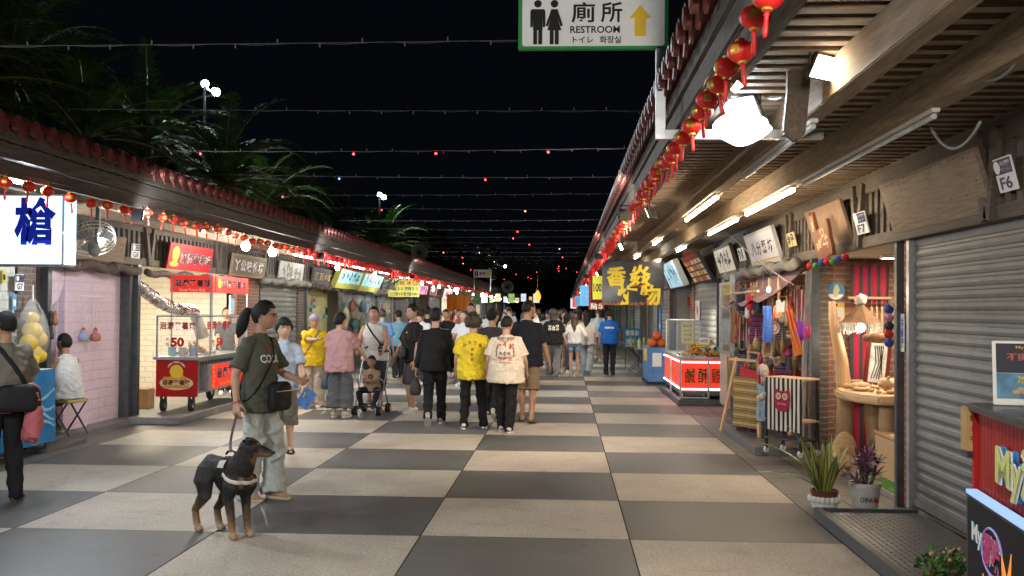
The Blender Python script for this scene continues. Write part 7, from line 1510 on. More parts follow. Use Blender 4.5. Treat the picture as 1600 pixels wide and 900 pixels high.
tray('white bowl of pale fried pieces at the counter edge of the chicken cart', (2.12, 18.1, .84), .16, .16, 12, SM('pale_fry', (.6, .45, .25), var=.3), .025, 7, edge=PWHITE)
t = thing('banana_bunch', 'bunch of yellow green corn cobs lying on the fried food of the chicken cart', 'corn', (2.52, 18.5, 1.02)); [MB().tube([(-.16, .02*k, -.02+.03*k), (0, .025*k, -.03+.03*k), (.16, .02*k, .05+.03*k)], [.012, .026, .008], 8).obj('cob', SM('corn_yellow', (.6, .5, .05), var=.3), t, smooth=True) for k in range(3)]; t.name = 'corn_bunch'
o = MB().lathe([(.055, 0), (.065, .17), (.06, .17), (.05, .01), (0, .01)], 18).obj('cup', SM('teal_cup', (.02, .3, .28)), smooth=.6, loc=(2.74, 18.15, .84)); tag(o, 'teal cup at the right end of the chicken cart counter', 'cup')
o = MB().box((-.09, 0, 0), (.09, .01, .12)).obj('price_card', PWHITE, loc=(2.45, 18.15, 1.05)); tag(o, 'white price card stuck in the fried food heap', 'price card'); text('50元', .13, .06, Matrix.Translation((0, -.003, .06)) @ FR3, RED, o, .02, lift=0)
o = MB().box((1.98, 17.85, .003), (2.8, 21.2, .1)).obj('steel_platform', STEEL, bevel=.008); tag(o, 'low grey platform under the fried chicken cart', 'platform')
lamp('AREA', (2.3, 19.9, 1.75), 26, (1, .88, .7), size=.3)
# blue carton with red balls, drinks board, folding tables further on
t = thing('display_crate', 'blue crate stand of orange red melons beyond the chicken cart', 'crate', (2.05, 23.6, 0)); MB().box((-.2, -.75, .06), (.25, .75, .82)).obj('crate_body', SM('crate_blue', (.1, .22, .45), var=.3, scale=4), t, bevel=.01); MB().box((-.22, -.77, .0), (.27, .77, .059)).obj('base', RUBBER, t); MB().box((-.206, -.5, .5), (-.202, .3, .78)).obj('label_panel', YEL, t)
MB().box((-.1, -.758, .4), (.1, -.752, .7)).obj('label_panel', PWHITE, t)
for k, (x, y, z) in enumerate(((-.09, -.55, .91), (.13, -.5, .91), (.0, -.1, .91), (.12, .3, .91), (.03, -.45, 1.07))): o = MB().ell((0, 0, 0), (.105, .105, .1), 16, 10).obj('melon', SM('melon_orange', (.5, .1, .02), var=.3), smooth=True, loc=(2.05+x, 23.6+y, z)); tag(o, 'orange red melon on the blue crate', 'melon', 'melons on the blue crate'); MB().cyl((0, 0, .095), (.01, 0, .13), .01, 6).obj('stalk', SM('stalk', (.15, .12, .04)), o)
o, w, h = hung('menu_board', 'blue drinks board standing by the right walkway beyond the blue crate', (975, 513), (1001, 543), 29, SM('drink_blue', (.02, .22, .4)), 'menu board'); text('青草茶', w*.8, h*.3, L(0, h*.25), PWHITE, o, .02); text('冷飲30', w*.8, h*.3, L(0, -h*.2), PWHITE, o, .02)
[MB().box((x-.015, -.02, -h/2-.75), (x+.015, 0, -h/2)).obj('leg', STEEL, o) for x in ()]
MB().cyl((-w*.4, -h/2-.62, -.05), (-w*.4, -h/2, -.02), .015, 6).cyl((w*.4, -h/2-.62, -.05), (w*.4, -h/2, -.02), .015, 6).obj('stand', STEEL, o)
for i, (x, y) in enumerate(((2.0, 27.4), (2.1, 25.6))):
    t = thing('folding_table', 'small folding stand of drinks on the right walkway, %s the blue drinks board' % ('under' if i == 0 else 'nearer than'), 'table', (x, y, 0)); MB().box((-.35, -.4, .68), (.35, .4, .71)).obj('tabletop', W_BEAM, t); [MB().tube([(sx*.3, -.3, 0), (-sx*.3, -.3, .68)], .014, 6).tube([(sx*.3, .3, 0), (-sx*.3, .3, .68)], .014, 6).obj('leg', STEEL, t) for sx in (-1, 1)]
    for k in range(5): o = MB().lathe([(.035, 0), (.04, .14), (.03, .18), (.015, .2), (.015, .23), (0, .23)], 12).obj('bottle', SM('bottle%d' % (k % 3), [(.5, .55, .5), (.2, .35, .1), (.4, .25, .05)][k % 3], rough=.25), smooth=.6, loc=(x-.25+.12*k, y-.1, .71)); tag(o, 'bottle on the folding stands of the right walkway', 'bottle', 'bottles on the folding stands')
for k in range(60):
    y = 24.5+60*(k/60)**1.2; c = r9.choice([(.55, .1, .08), (.5, .45, .1), (.1, .3, .5), (.55, .55, .55), (.3, .12, .05), (.2, .4, .2)]); s = r9.uniform(.1, .22)
    if 28 < y < 31 or 38.2 < y < 42.2: continue
    o = MB().box((-.03, -s, -s), (.05, s, s)).obj('goods_card', SM('rg%d' % int(c[0]*90+c[2]*9), c, var=.3), loc=(3.3, y, r9.uniform(.7, 2.0))); tag(o, 'coloured goods hung inside the far right stalls', 'goods', 'goods of the far right stalls')
MB().box((3.4, 23.4, .05), (3.5, 27.4, 2.9)).box((3.4, 31.1, .05), (3.5, 38, 2.9)).box((3.4, 42.3, .05), (3.5, 100, 2.9)).obj('display_wall', SM('right_display', (.3, .32, .33), var=.35, scale=2), HR)
for px, v0, v1, cc, lb in ((1030, 474, 545, (.05, .15, .4), 'tall dark blue poster'), (1088, 470, 500, (.55, .55, .5), 'pale notice with a red diamond')):
    y = 2.83/((px-882)/1600); a, b = onx(px, v0, 2.835), onx(px, v1, 2.835); o = MB().box((-.006, -.35, b.z), (0, .35, a.z)).obj('poster', SM(lb[:4]+'poster', cc, var=.3, scale=6), loc=(2.83, y, 0)); tag(o, lb+' on the right shopfront beyond the chicken cart', 'poster'); MB().poly([(0, .12), (.12, 0), (0, -.12), (-.12, 0)], .004, Matrix.Translation((-.008, 0, (a.z+b.z)/2)) @ frame3((0, -1, 0), (0, 0, 1))).obj('print', RED if cc[0] > .3 else PWHITE, o)
# siding kiosk wall by the craft stall
t = thing('kiosk_wall', 'cream ribbed siding panel with a window at the far side of the craft stall', 'kiosk', (2.6, 16.6, 0)); KS = SM('kiosk_cream', (.45, .4, .32), rough=.45)
mb = MB(); [mb.box((-.02, -.6+k*.12, .12), (.0, -.6+k*.12+.095, .95)) for k in range(10)]; mb.box((0, -.62, .1), (.03, .62, 2.1)); mb.obj('siding', KS, t); MB().box((-.03, -.62, .95), (-.0, .62, 1.0)).box((-.03, -.62, 2.05), (0, .62, 2.1)).box((-.03, -.62, 1.0), (0, -.55, 2.05)).box((-.03, .55, 1.0), (0, .62, 2.05)).obj('window_frame', ALU, t); MB().box((-.008, -.55, 1.0), (-.002, .55, 2.05)).obj('window', mat('dim_glass', (.12, .13, .13), .1, var=.2), t)
MB().box((-.05, -.68, .0), (.02, -.62, 2.2)).obj('corner_post', ALU, t)
# craft stall: platform, leaning posts, awning, racks, tables
o = MB().box((2.16, 11.75, .003), (2.84, 14.1, .1)).obj('platform', CHECK, bevel=.006); tag(o, 'low checker steel platform under the craft stall', 'platform'); MB().box((-.0, 0, 0), (.01, .01, .01)) and None
o = MB().bar((2.66, 11.7, .0), (2.8, 11.95, 2.1), .05, .05).obj('leaning_pole', ALU); tag(o, 'leaning grey steel pole at the near corner of the craft stall', 'pole')
stripe = mat('striped_awning_cloth', (.12, .06, .09), .85, var=0); nt = stripe.node_tree; g = nt.nodes.new('ShaderNodeTexCoord'); wv = nt.nodes.new('ShaderNodeTexWave'); wv.bands_direction = 'Y'; wv.inputs['Scale'].default_value = 9; wv.inputs['Distortion'].default_value = .4; cr = nt.nodes.new('ShaderNodeValToRGB'); cr.color_ramp.elements[0].color = (.05, .02, .06, 1); cr.color_ramp.elements[1].color = (.4, .36, .36, 1); e = cr.color_ramp.elements.new(.5); e.color = (.2, .03, .05, 1)
nt.links.new(g.outputs['Object'], wv.inputs[0]); nt.links.new(wv.outputs['Fac'], cr.inputs[0]); nt.links.new(cr.outputs[0], nt.nodes['Principled BSDF'].inputs['Base Color'])
t = thing('striped_awning', 'purple and grey striped woven cloth stretched as a little awning over the craft stall', 'awning', (2.5, 13.4, 2.0)); fA = lambda u, v, o: V((-.25+.55*u, -1.3+2.6*v, -.27+.42*u+.035*math.sin(v*12)*(1-u)-.05*math.sin(u*3.1)+o)); MB().grid(lambda u, v: fA(u, v, 0), 8, 30).grid(lambda u, v: fA(u, v, .006), 8, 30).obj('cloth', stripe, t, smooth=True); MB().cyl((-.25, -1.32, -.13), (-.25, 1.32, -.13), .014, 8).cyl((.3, -1.32, .09), (.3, 1.32, .09), .014, 8).obj('rod', W_PALE, t)
rolled_awning('pale grey canvas rolled up above the craft stall', 2.66, 11.95, 17.0, 2.2, CANVG, 1, .06, 9)
bulb('small warm bulb hanging before the striped cloth of the craft stall', onx(1201, 452, 2.3)+V((0, 0, 0)), 22, WARM, 30, r=.022)
bulb('bare white bulb hanging inside the craft stall', (3.3, 13.0, 1.75), 30, COOL, 30, r=.035)
def rack(lab, x, y, w, h, lean, rz):
    t = thing('wooden_rack', lab, 'rack', (x, y, .1), rad(rz)); 
    for s in (-1, 1): MB().bar((s*w/2, -lean, 0), (s*w/2*.8, 0, h), .05, .03, (0, 1, 0)).obj('upright', W_PALE, t); MB().bar((s*w/2*.9, lean, 0), (s*w/2*.8, .02, h*.97), .04, .03, (0, 1, 0)).obj('upright', W_PALE, t)
    for k in range(6): q = .25+.68*k/5; MB().bar((-w/2*(1-.2*q)-.05, -lean*(1-q), h*q), (w/2*(1-.2*q)+.05, -lean*(1-q), h*q), .03, .025).obj('rung', W_PALEX, t)
    return t
rack('pale wooden easel rack of crafts nearest the leaning pole', 2.72, 12.9, .8, 1.85, .16, -70); rack('pale wooden easel rack of crafts farther back in the craft stall', 2.75, 14.2, .8, 1.85, .16, -76); rack('pale wooden ladder rack deep inside the craft stall', 3.6, 14.8, 1.3, 1.9, .1, 0)
t = table('craft table under a red cloth at the middle of the craft stall', 2.62, 13.2, .5, 1.3, .82, SM('red_cloth', (.45, .02, .03))); MB().grid(lambda u, v: V((-.256+.012*math.sin(u*30), -.65+1.3*u, .5+.33*v)), 30, 6).grid(lambda u, v: V((-.262+.012*math.sin(u*30), -.65+1.3*u, .5+.33*v)), 30, 6).grid(lambda u, v: V((-.25+.5*u, -.656+.01*math.sin(u*25), .5+.33*v)), 20, 6).grid(lambda u, v: V((-.25+.5*u, -.662+.01*math.sin(u*25), .5+.33*v)), 20, 6).obj('table_skirt', cloth('red_skirt', (.45, .02, .03)), t, smooth=True)
def wcloth(key, cols, axis=0, sc=14):
    if key in MATS: return MATS[key]
    m = mat(key, cols[0], .9, var=0); nt = m.node_tree; g = nt.nodes.new('ShaderNodeTexCoord'); w = nt.nodes.new('ShaderNodeTexWave'); w.bands_direction = 'XYZ'[axis]; w.inputs['Scale'].default_value = sc; w.inputs['Distortion'].default_value = .3; w.inputs['Detail'].default_value = 2; c = nt.nodes.new('ShaderNodeValToRGB'); c.color_ramp.interpolation = 'CONSTANT'
    for i, q in enumerate(cols):
        e = c.color_ramp.elements[i] if i < 2 else c.color_ramp.elements.new(i/len(cols)); e.position = i/len(cols); e.color = (*q, 1)
    nt.links.new(g.outputs['Object'], w.inputs[0]); nt.links.new(w.outputs['Fac'], c.inputs[0]); nt.links.new(c.outputs[0], nt.nodes['Principled BSDF'].inputs['Base Color']); return m
def drape(lab, cat, c, w, h, m, rz=0, seed=0, name='hanging_cloth', amp=.012):
    f = lambda u, v, o: V(((u-.5)*w*(1-.05*v), o+amp*math.sin(u*11+seed)+amp*.6*math.sin(u*23+v*5), -h*v)); o = MB().grid(lambda u, v: f(u, v, 0), 24, 14).grid(lambda u, v: f(u, v, .006), 24, 14).obj(name, m, smooth=True, loc=c, rz=rad(rz)); return tag(o, lab, cat)
def pxp(px, py, x): return onx(px, py, x)
BWS = wcloth('black_white_stripe', [(.015, .015, .015), (.62, .58, .52)], 0, 5.2)
c = pxp(1224, 591, 2.32); o = drape('black and cream striped blanket with a red owl hanging on the craft cart', 'blanket', c, .52, .56, BWS, -55, 1, 'striped_blanket', .004)
OW = frame3((1, 0, 0), (0, 0, 1)); m = MB()
m.poly([(-.1, .12), (-.05, .085), (.05, .085), (.1, .12), (.105, .0), (.09, -.09), (.05, -.13), (-.05, -.13), (-.09, -.09), (-.105, .0)], .004, Matrix.Translation((.0, -.02, -.22)) @ OW); m.obj('owl_print', SM('owl_red', (.3, .015, .04)), o)
m = MB(); [m.cyl((s*.045, -.024, -.19), (s*.045, -.028, -.19), .037, 18) for s in (-1, 1)]; m.obj('owl_eye_ring', SM('owl_cream', (.6, .52, .42)), o); m = MB(); [m.cyl((s*.045, -.0285, -.19), (s*.045, -.031, -.19), .022, 16) for s in (-1, 1)]; [m.cyl((-.05+.033*k, -.0245, -.27), (-.05+.033*k, -.027, -.27), .013, 8) for k in range(4)]; m.obj('owl_pupil', SM('owl_pink', (.5, .2, .2)), o)
t = thing('wheeled_rack', 'black wheeled metal rack carrying the striped owl blanket', 'rack', c+V((.13, .2, -c.z+.1)), rad(-55)); z_ = c.z-.12
for sx in (-.24, .24):
    for sy in (-.13, .13): MB().bar((sx, sy, .05), (sx, sy, z_), .025, .025).obj('leg', BLACK, t); w_ = MB().cyl((sx-.012, sy, .035), (sx+.012, sy, .035), .035, 14).obj('wheel', PWHITE, t, smooth=.6)
[MB().box((-.26, -.15, z), (.26, .15, z+.02)).obj('shelf', W_PALEX if z > .2 else STEEL, t) for z in (.16, .36, z_)]
drape('brown gold patterned tapestry on a wooden stand at the left of the craft stall', 'tapestry', pxp(1170, 590, 2.28), .62, .62, wcloth('tapestry', [(.16, .1, .04), (.3, .22, .09), (.08, .06, .05), (.36, .26, .1)], 2, 3), -62, 4)
drape('plum woven cloth with bands hanging under the brown tapestry', 'cloth', pxp(1171, 638, 2.36), .5, .3, wcloth('plum_weave', [(.06, .01, .03), (.2, .02, .05), (.03, .02, .05)], 2, 9), -62, 5)
t = thing('tapestry_stand', 'splayed pale wooden legs holding the brown tapestry', 'stand', pxp(1168, 600, 2.3)-V((0, 0, pxp(1168, 600, 2.3).z-.1)), rad(-62)); [MB().bar((s*.38, -.12, 0), (s*.22, 0, .95), .04, .03, (0, 1, 0)).obj('leg', W_PALE, t) for s in (-1, 1)]; MB().bar((-.36, 0, .92), (.36, 0, .92), .03, .03).obj('rail', W_PALEX, t)
drape('long royal blue scarf hanging in the craft stall', 'scarf', pxp(1200, 478, 2.35), .17, .42, cloth('royal_blue', (.04, .1, .35)), -60, 6); drape('red orange and yellow striped sash hung across the craft stall', 'sash', pxp(1233, 484, 2.4), .14, .5, wcloth('sash', [(.5, .03, .03), (.6, .4, .05), (.5, .1, .02)], 0, 9), -60, 7).rotation_euler[1] = -.3
drape('pale denim cloth with white flowers hanging at the front of the craft stall', 'cloth', pxp(1190, 600, 2.25), .2, .42, SM('denim_pale', (.25, .33, .42), var=.5, scale=20), -60, 8)
for k, (px, py, r_, cc, lb) in enumerate(((1157, 470, .12, (.03, .03, .05), 'black'), (1172, 472, .09, (.5, .03, .05), 'red and black'), (1168, 488, .07, (.5, .5, .45), 'beige checked'), (1250, 515, .1, (.2, .04, .35), 'purple'), (1262, 518, .06, (.5, .05, .12), 'crimson'))):
    c = pxp(px, py, 2.3 if px < 1200 else 2.5); o = MB().lathe([(0, -r_*1.1), (r_*.8, -r_*1.1), (r_, -r_*.5), (r_*.9, r_*.5), (r_*.75, r_*.9), (.0, r_*.9)], 14).obj('hanging_bag', cloth('bag_'+lb, cc), smooth=True, loc=c); o.scale[0] = .5; tag(o, '%s woven bag hanging in the craft stall' % lb, 'bag'); MB().tube([(0, -r_*.6, r_*.8), (0, -r_*.3, r_*2.2), (0, r_*.3, r_*2.2), (0, r_*.6, r_*.8)], .006, 6).obj('handle', cloth('bag_'+lb, cc), o)
for k, (px, py) in enumerate(((1207, 497), (1211, 512), (1216, 486))):
    c = pxp(px, py, 2.45); o = MB().cyl((-.012, 0, 0), (.0, 0, 0), .075, 20).obj('round_plaque', SM('plaque%d' % k, [(.5, .2, .12), (.6, .5, .4), (.35, .15, .07)][k], var=.3, scale=20), loc=c, rz=.6); tag(o, '%s round wooden plaque hanging in the craft stall' % ['reddish', 'cream', 'dark brown'][k], 'plaque'); MB().tube([(-.013, .05*math.cos(a), .05*math.sin(a)) for a in np.linspace(0, 6.28, 15)[:-1]], .005, 5, closed=True).obj('ring', RED, o)
o = MB().poly([(-.06, -.07), (.06, -.07), (.07, .06), (.02, .03), (-.02, .08), (-.07, .05)], .01, frame3((.5, -.85, 0), (0, 0, 1))).obj('paper_cutout', PWHITE, loc=pxp(1220, 478, 2.4)); tag(o, 'white paper cutout hanging in the craft stall', 'ornament')
cc_ = [(.2, .09, .035), (.4, .27, .12), (.38, .03, .03), (.04, .04, .045), (.42, .36, .26), (.05, .1, .2), (.4, .16, .03), (.25, .04, .12), (.08, .1, .04)]
for k in range(110):
    y = r9.uniform(12.2, 16.2); x = 2.45+.06*(y-12)+r9.uniform(-.12, .25); z = r9.uniform(1.02, 1.92); c = cc_[k % 9]; r_ = r9.uniform(.022, .06); h = r9.uniform(.06, .17)
    if k % 3: o = MB().lathe([(0, -h), (r_*.7, -h*.95), (r_, -h*.5), (r_*.5, 0), (.006, .02), (.004, .12)], 10).obj('hanging_trinket', SM('tr%d' % (k % 9), c, var=.4, scale=30), smooth=True, loc=(x, y, z))
    else: o = MB().box((-.01, -r_, -h), (.01, r_, 0)).obj('hanging_trinket', SM('tr%d' % (k % 9), c, var=.4, scale=30), bevel=.004, loc=(x, y, z)); 
    MB().cyl((0, 0, 0), (0, 0, .14), .002, 4).obj('cord', CABLE, o) if k < 60 else None; o.rotation_euler[2] = r9.uniform(-1, 1); tag(o, 'small trinket hanging in the crowded craft stall', 'trinket', 'trinkets hanging in the craft stall')
for k in range(46):
    c = cc_[(k*2) % 9]; s = r9.uniform(.02, .05); o = MB().lathe([(s, 0), (s*1.1, s), (s*.6, s*2), (s*.7, s*2.4), (0, s*2.5)], 10).obj('trinket', SM('tr%d' % ((k*2) % 9), c, var=.4, scale=30), smooth=True, loc=(2.62+r9.uniform(-.22, .22), 13.2+r9.uniform(-.62, .62), .89)); tag(o, 'small trinket standing on the red table of the craft stall', 'trinket', 'trinkets on the red craft table')
for k in range(16): c = cc_[(k*4+1) % 9]; s = r9.uniform(.05, .1); o = MB().box((-s, -s, 0), (s, s, s*1.5), None, .9).obj('basket', SM('tr%d' % ((k*4+1) % 9), c, var=.4, scale=30), bevel=.008, loc=(3.5+r9.uniform(-.4, .4), 12.6+k*.25, r9.choice((.05, .5, .9, 1.3)))); tag(o, 'small box of crafts deep inside the craft stall', 'box', 'boxes inside the craft stall')
for z in (.48, .88, 1.28): MB().box((3.05, 12.4, z), (4.0, 16.8, z+.02)).obj('shelf', W_PALEX, HR)
t = thing('scarf_roll', 'thick rolled grey and red scarf looped at the left of the owl blanket', 'scarf', pxp(1192, 585, 2.2)); MB().tube([(.0, .1*math.cos(a), .07*math.sin(a)) for a in np.linspace(0, 3.3, 12)], .05, 12).obj('scarf_cloth', wcloth('greyred', [(.3, .3, .3), (.3, .05, .05), (.45, .42, .4)], 1, 12), t, smooth=True); MB().tube([(0, -.1, 0), (0, -.105, -.12)], .045, 10).obj('scarf_end', wcloth('greyred', []), t, smooth=True)
for k, (dx, cc) in enumerate(((0, (.5, .3, .35)), (.03, (.6, .55, .5)), (-.03, (.2, .35, .5)))): o = MB().ell((0, 0, 0), (.03, .045, .04), 10, 8).obj('cloth_flower', SM('flower%d' % k, cc), smooth=True, loc=pxp(1188+k*4, 622-k*3, 2.2)); tag(o, '%s cloth flower pinned at the front of the craft stall' % ['pink', 'cream', 'blue'][k], 'flower'); MB().ell((-.03, 0, 0), .014, 8, 6).obj('flower_centre', YEL, o)
DC = [[(.08, .02, .03), (.3, .03, .04), (.04, .03, .05), (.35, .3, .22)], [(.02, .03, .1), (.3, .28, .25), (.03, .03, .05)], [(.22, .12, .05), (.05, .03, .02), (.4, .25, .1)], [(.1, .02, .08), (.25, .05, .15), (.03, .02, .03)], [(.03, .03, .03), (.35, .03, .03), (.03, .03, .03)]]
for k, (y, x, z, w, h) in enumerate(((12.3, 2.78, 1.9, .3, .5), (12.75, 2.62, 1.62, .24, .34), (13.3, 2.74, 1.95, .3, .42), (13.7, 2.56, 1.6, .26, .4), (14.2, 2.74, 1.95, .3, .55), (14.7, 2.56, 1.55, .22, .45), (15.2, 2.72, 1.98, .34, .6), (15.8, 2.66, 1.7, .3, .55), (16.1, 2.7, 1.3, .3, .4), (12.2, 3.1, 1.2, .34, .5), (13.1, 3.15, 1.95, .4, .6), (14.9, 2.6, 1.02, .34, .62), (15.5, 2.55, .95, .36, .6), (12.45, 2.62, .98, .3, .2))):
    tag(drape('dark banded handwoven cloth hanging in the craft stall', 'woven cloth', (x, y, z), w, h, wcloth('dark_weave%d' % (k % 5), DC[k % 5], k % 2 * 2, 5+2*(k % 3)), -60+9*(k % 4), k, 'woven_cloth'), 'dark banded handwoven cloth hanging in the craft stall', 'woven cloth', 'dark woven cloths in the craft stall')
for k in range(26):
    y = 12.2+.16*k; o = MB().tube([(0, 0, -.2-.1*(k % 3)), (.01, 0, -.1), (0, 0, 0), (0, 0, .06)], [.012+.012*(k % 2), .022, .012, .008], 8).obj('wooden_utensil', (W_PALE, W_PALEX, W_BEAM)[k % 3], smooth=True, loc=(2.5+.055*(y-12)+.12*(k % 2), y, 1.98-.22*(k % 4))); tag(o, 'small wooden utensil hanging in the craft stall', 'utensil', 'wooden utensils in the craft stall'); MB().cyl((0, 0, .06), (0, 0, .15), .003, 4).obj('cord', CABLE, o)
# wood carving shop
px3 = lambda px, py, y=11.78: ony(px, py, y)
c = px3(1305, 455, 11.84); t = thing('round_sign', 'round blue and white leaf sign on the brick wall of the carving shop', 'sign', c); MB().cyl((0, -.02, 0), (0, 0, 0), .105, 32).obj('disc', SM('sky_disc', (.08, .25, .45)), t); MB().poly([(.095*math.cos(a), .095*math.sin(a)-.0) for a in np.linspace(3.5, 5.9, 14)], .002, Matrix.Translation((0, -.021, 0)) @ FR3).obj('snow', PWHITE, t); MB().poly([(-.02, -.07), (.02, -.06), (.045, .02), (.02, .08), (-.01, .07), (-.03, .0)], .003, Matrix.Translation((0, -.0235, 0)) @ FR3).obj('leaf', SM('leaf_cream', (.6, .55, .3)), t)
c = px3(1304, 488, 11.84); o = MB().box((-.11, -.008, -.11), (.11, 0, .11)).obj('poster', SM('poster_yellow', (.7, .5, .08)), loc=c); tag(o, 'yellow edged poster with a code block on the brick wall of the carving shop', 'poster'); MB().box((-.095, -.011, -.095), (.095, -.009, .06)).obj('poster_print', SM('poster_white', (.6, .55, .5)), o); MB().box((-.09, -.0115, .068), (.03, -.0095, .1)).obj('poster_head', RED, o); text('心心相印', .13, .03, Matrix.Translation((0, -.013, -.07)) @ FR3, RED, o, .02, lift=0)
RT = wcloth('red_weave', [(.05, .04, .045), (.1, .05, .06), (.5, .008, .05), (.08, .05, .055), (.5, .008, .05)], 0, 3.2)
for dz, h, lb in ((0, .44, 'upper'), (.66, 1.5, 'lower')):
    c = px3(1359, 414, 11.72); drape('%s red banded handwoven cloth on the rods of the carving shop' % lb, 'woven cloth', c-V((0, 0, dz)), .44, h, RT, 0, 2, 'woven_cloth')
t = thing('cloth_hanger', 'pale wooden rods holding the red woven cloths', 'cloth hanger', px3(1359, 470, 11.68)); [MB().cyl((-.24, 0, z), (.24, 0, z), .016, 10).obj('rod', W_PALEX, t) for z in (.03, -.25, -.9, -1.12)]
for k, px in enumerate((1362, 1370, 1378, 1385)): c = px3(px, 495, 11.6); o = MB().lathe([(0, -.24-.03*k), (.014, -.22), (.018, -.05), (.012, .08), (.018, .1), (0, .12)], 10).obj('wooden_stick', W_PALE, smooth=True, loc=c); tag(o, 'turned wooden stick hanging before the red woven cloth', 'stick', 'turned sticks in the carving shop'); MB().cyl((0, 0, .12), (0, 0, .2), .003, 5).obj('cord', CABLE, o)
c = px3(1345, 500, 11.1); t = thing('cone_lamp', 'conical brown paper lamp with white feather top and fringe in the carving shop', 'lamp', c); SH = mat('brown_paper_shade', (.17, .09, .04), .8, var=.3, scale=12)
MB().lathe([(.03, .17), (.1, .09), (.2, -.01), (.225, -.03), (.215, -.03), (.09, .085), (.025, .16)], 8).obj('lamp_shade', SH, t); m = MB(); D, F = sphere_dirs(20, 14); pp = [V(d)*(.06*(1+.5*NZ.noise(V(d)*4)))+V((0, 0, .215)) for d in D]; m.add(pp, F); m.obj('feather_tuft', mat('white_feather', (.65, .6, .52), .9, var=.2, bump=1, bscale=40), t, smooth=True)
m = MB()
for k in range(56): a = k*6.283/56; l = r9.uniform(.06, .13); m.tube([(.215*math.cos(a), .215*math.sin(a), -.03), (.215*math.cos(a), .215*math.sin(a), -.03-l)], [.006, .009], 5)
m.obj('fringe', SM('shell_fringe', (.45, .42, .36), var=.5, scale=30), t); MB().ell((0, 0, -.08), .05, 14, 10).obj('bulb', glow('bulb_cone', (1, .95, .85), 8), t, smooth=True); lamp('POINT', (0, 0, -.16), 8, (1, .88, .7), t, .06)
c = px3(1372, 566, 11.25); t = thing('picture_frame', 'dark red framed picture leaning upright on the carving shop table', 'picture', c, rad(10)); MB().box((-.14, 0, -.26), (-.1, .025, .26)).box((.1, 0, -.26), (.14, .025, .26)).box((-.1, 0, -.26), (.1, .025, -.22)).box((-.1, 0, .22), (.1, .025, .26)).obj('frame', SM('frame_red', (.12, .02, .02), rough=.35), t, bevel=.004); MB().box((-.1, .012, -.22), (.1, .02, .22)).obj('picture', SM('picture_pale', (.5, .52, .5), var=.5, scale=9), t); t.rotation_euler[1] = .1
m = MB(); [m.tube([(-.05+.025*k, .008, .18), (-.02+.02*k+.02*math.sin(k), .008, 0), (-.06+.03*k, .008, -.18)], .005, 5) for k in range(5)]; m.obj('brush_marks', INKB, t)
t = thing('slab_table', 'live edge wooden slab table on log legs in the carving shop', 'table', (3.52, 10.75, -.06)); ol = [(-.62, -.5), (-.5, -.72), (.2, -.75), (.7, -.68), (.75, .2), (.7, .7), (.1, .74), (-.45, .66), (-.66, .3), (-.7, -.1)]; MB().poly(ol, .085, L(0, 0, .8)).obj('slab', wood('slab_wood', (.55, .38, .21), 0, .3, .5, .2), t, bevel=.02)
for x, y, r_ in ((-.3, -.35, .085), (-.2, .42, .1), (.45, .0, .09)): MB().tube([(x, y, 0), (x+.01, y, .3), (x-.01, y+.01, .6), (x, y, .8)], [r_, r_*.93, r_*.97, r_*.9], 14).obj('leg', W_PALE, t, smooth=True)
def carve(lab, c, parts, m=None, cat='carving', rz=0):
    mb = MB(); [mb.ell(a, b, 14, 9) for a, b in parts]; me = remesh(mb, .007, 2); me.materials.clear(); me.materials.append(m or W_PALEX); setsmooth(me, True); o = link('wood_carving', me, None, c, rz); return tag(o, lab, cat)
carve('carved round wooden bear on the slab table', (3.3, 10.5, .83), [((0, 0, .07), (.13, .09, .075)), ((-.13, -.02, .1), (.065, .06, .055)), ((-.19, -.02, .085), (.03, .028, .025)), ((-.12, .03, .155), (.02, .012, .02)), ((-.12, -.06, .155), (.02, .012, .02)), ((-.07, -.07, .02), (.04, .03, .03)), ((.08, -.07, .02), (.04, .03, .03))], rz=.5)
carve('carved low wooden turtle at the left of the slab table', (3.05, 10.75, .83), [((0, 0, .04), (.12, .09, .05)), ((-.14, 0, .04), (.04, .03, .03)), ((-.07, -.09, .02), (.04, .025, .02)), ((.07, -.09, .02), (.04, .025, .02))], W_PALE)
carve('painted carved fish hanging beside the cone lamp', px3(1372, 528, 10.6), [((0, 0, 0), (.13, .05, .055)), ((.15, 0, .0), (.04, .015, .05)), ((-.11, 0, 0), (.05, .04, .04))], SM('fish_brown', (.3, .16, .08), var=.6, scale=14))
carve('smooth carved wooden ball figure at the right end of the slab table', (3.6, 10.4, .83), [((0, 0, .09), (.1, .1, .09)), ((0, 0, .22), (.06, .06, .06))])
carve('carved owl head on a branch beside the slab table', (3.8, 10.6, .83), [((0, 0, .14), (.09, .08, .14)), ((0, 0, .32), (.08, .07, .08))], W_PALE)
for k in range(14): o = MB().ell((0, 0, .02), (r9.uniform(.025, .06), r9.uniform(.02, .05), .02), 10, 6).obj('wood_piece', W_PALE if k % 2 else W_PALEX, smooth=True, loc=(3.0+r9.uniform(-.02, .5), 10.5+r9.uniform(-.35, .7), .83)); tag(o, 'small smooth wooden piece lying on the slab table', 'wood piece', 'small wooden pieces on the slab table'); MB().ell((.0, 0, .04), (.012, .012, .012), 8, 6).obj('knot', W_BEAM, o)
carve('low carved wooden chair shaped like a bear on the carving shop floor', px3(1322, 715, 10.6)*1+V((0, 0, -.0)), [((0, .06, .06), (.13, .04, .2)), ((-.04, -.05, -.04), (.13, .12, .07)), ((-.13, -.12, .06), (.07, .07, .08)), ((-.15, -.18, .04), (.035, .035, .03)), ((-.1, -.12, -.14), (.05, .05, .12)), ((.06, -.1, -.14), (.05, .05, .12))], W_PALEX, 'carved chair')
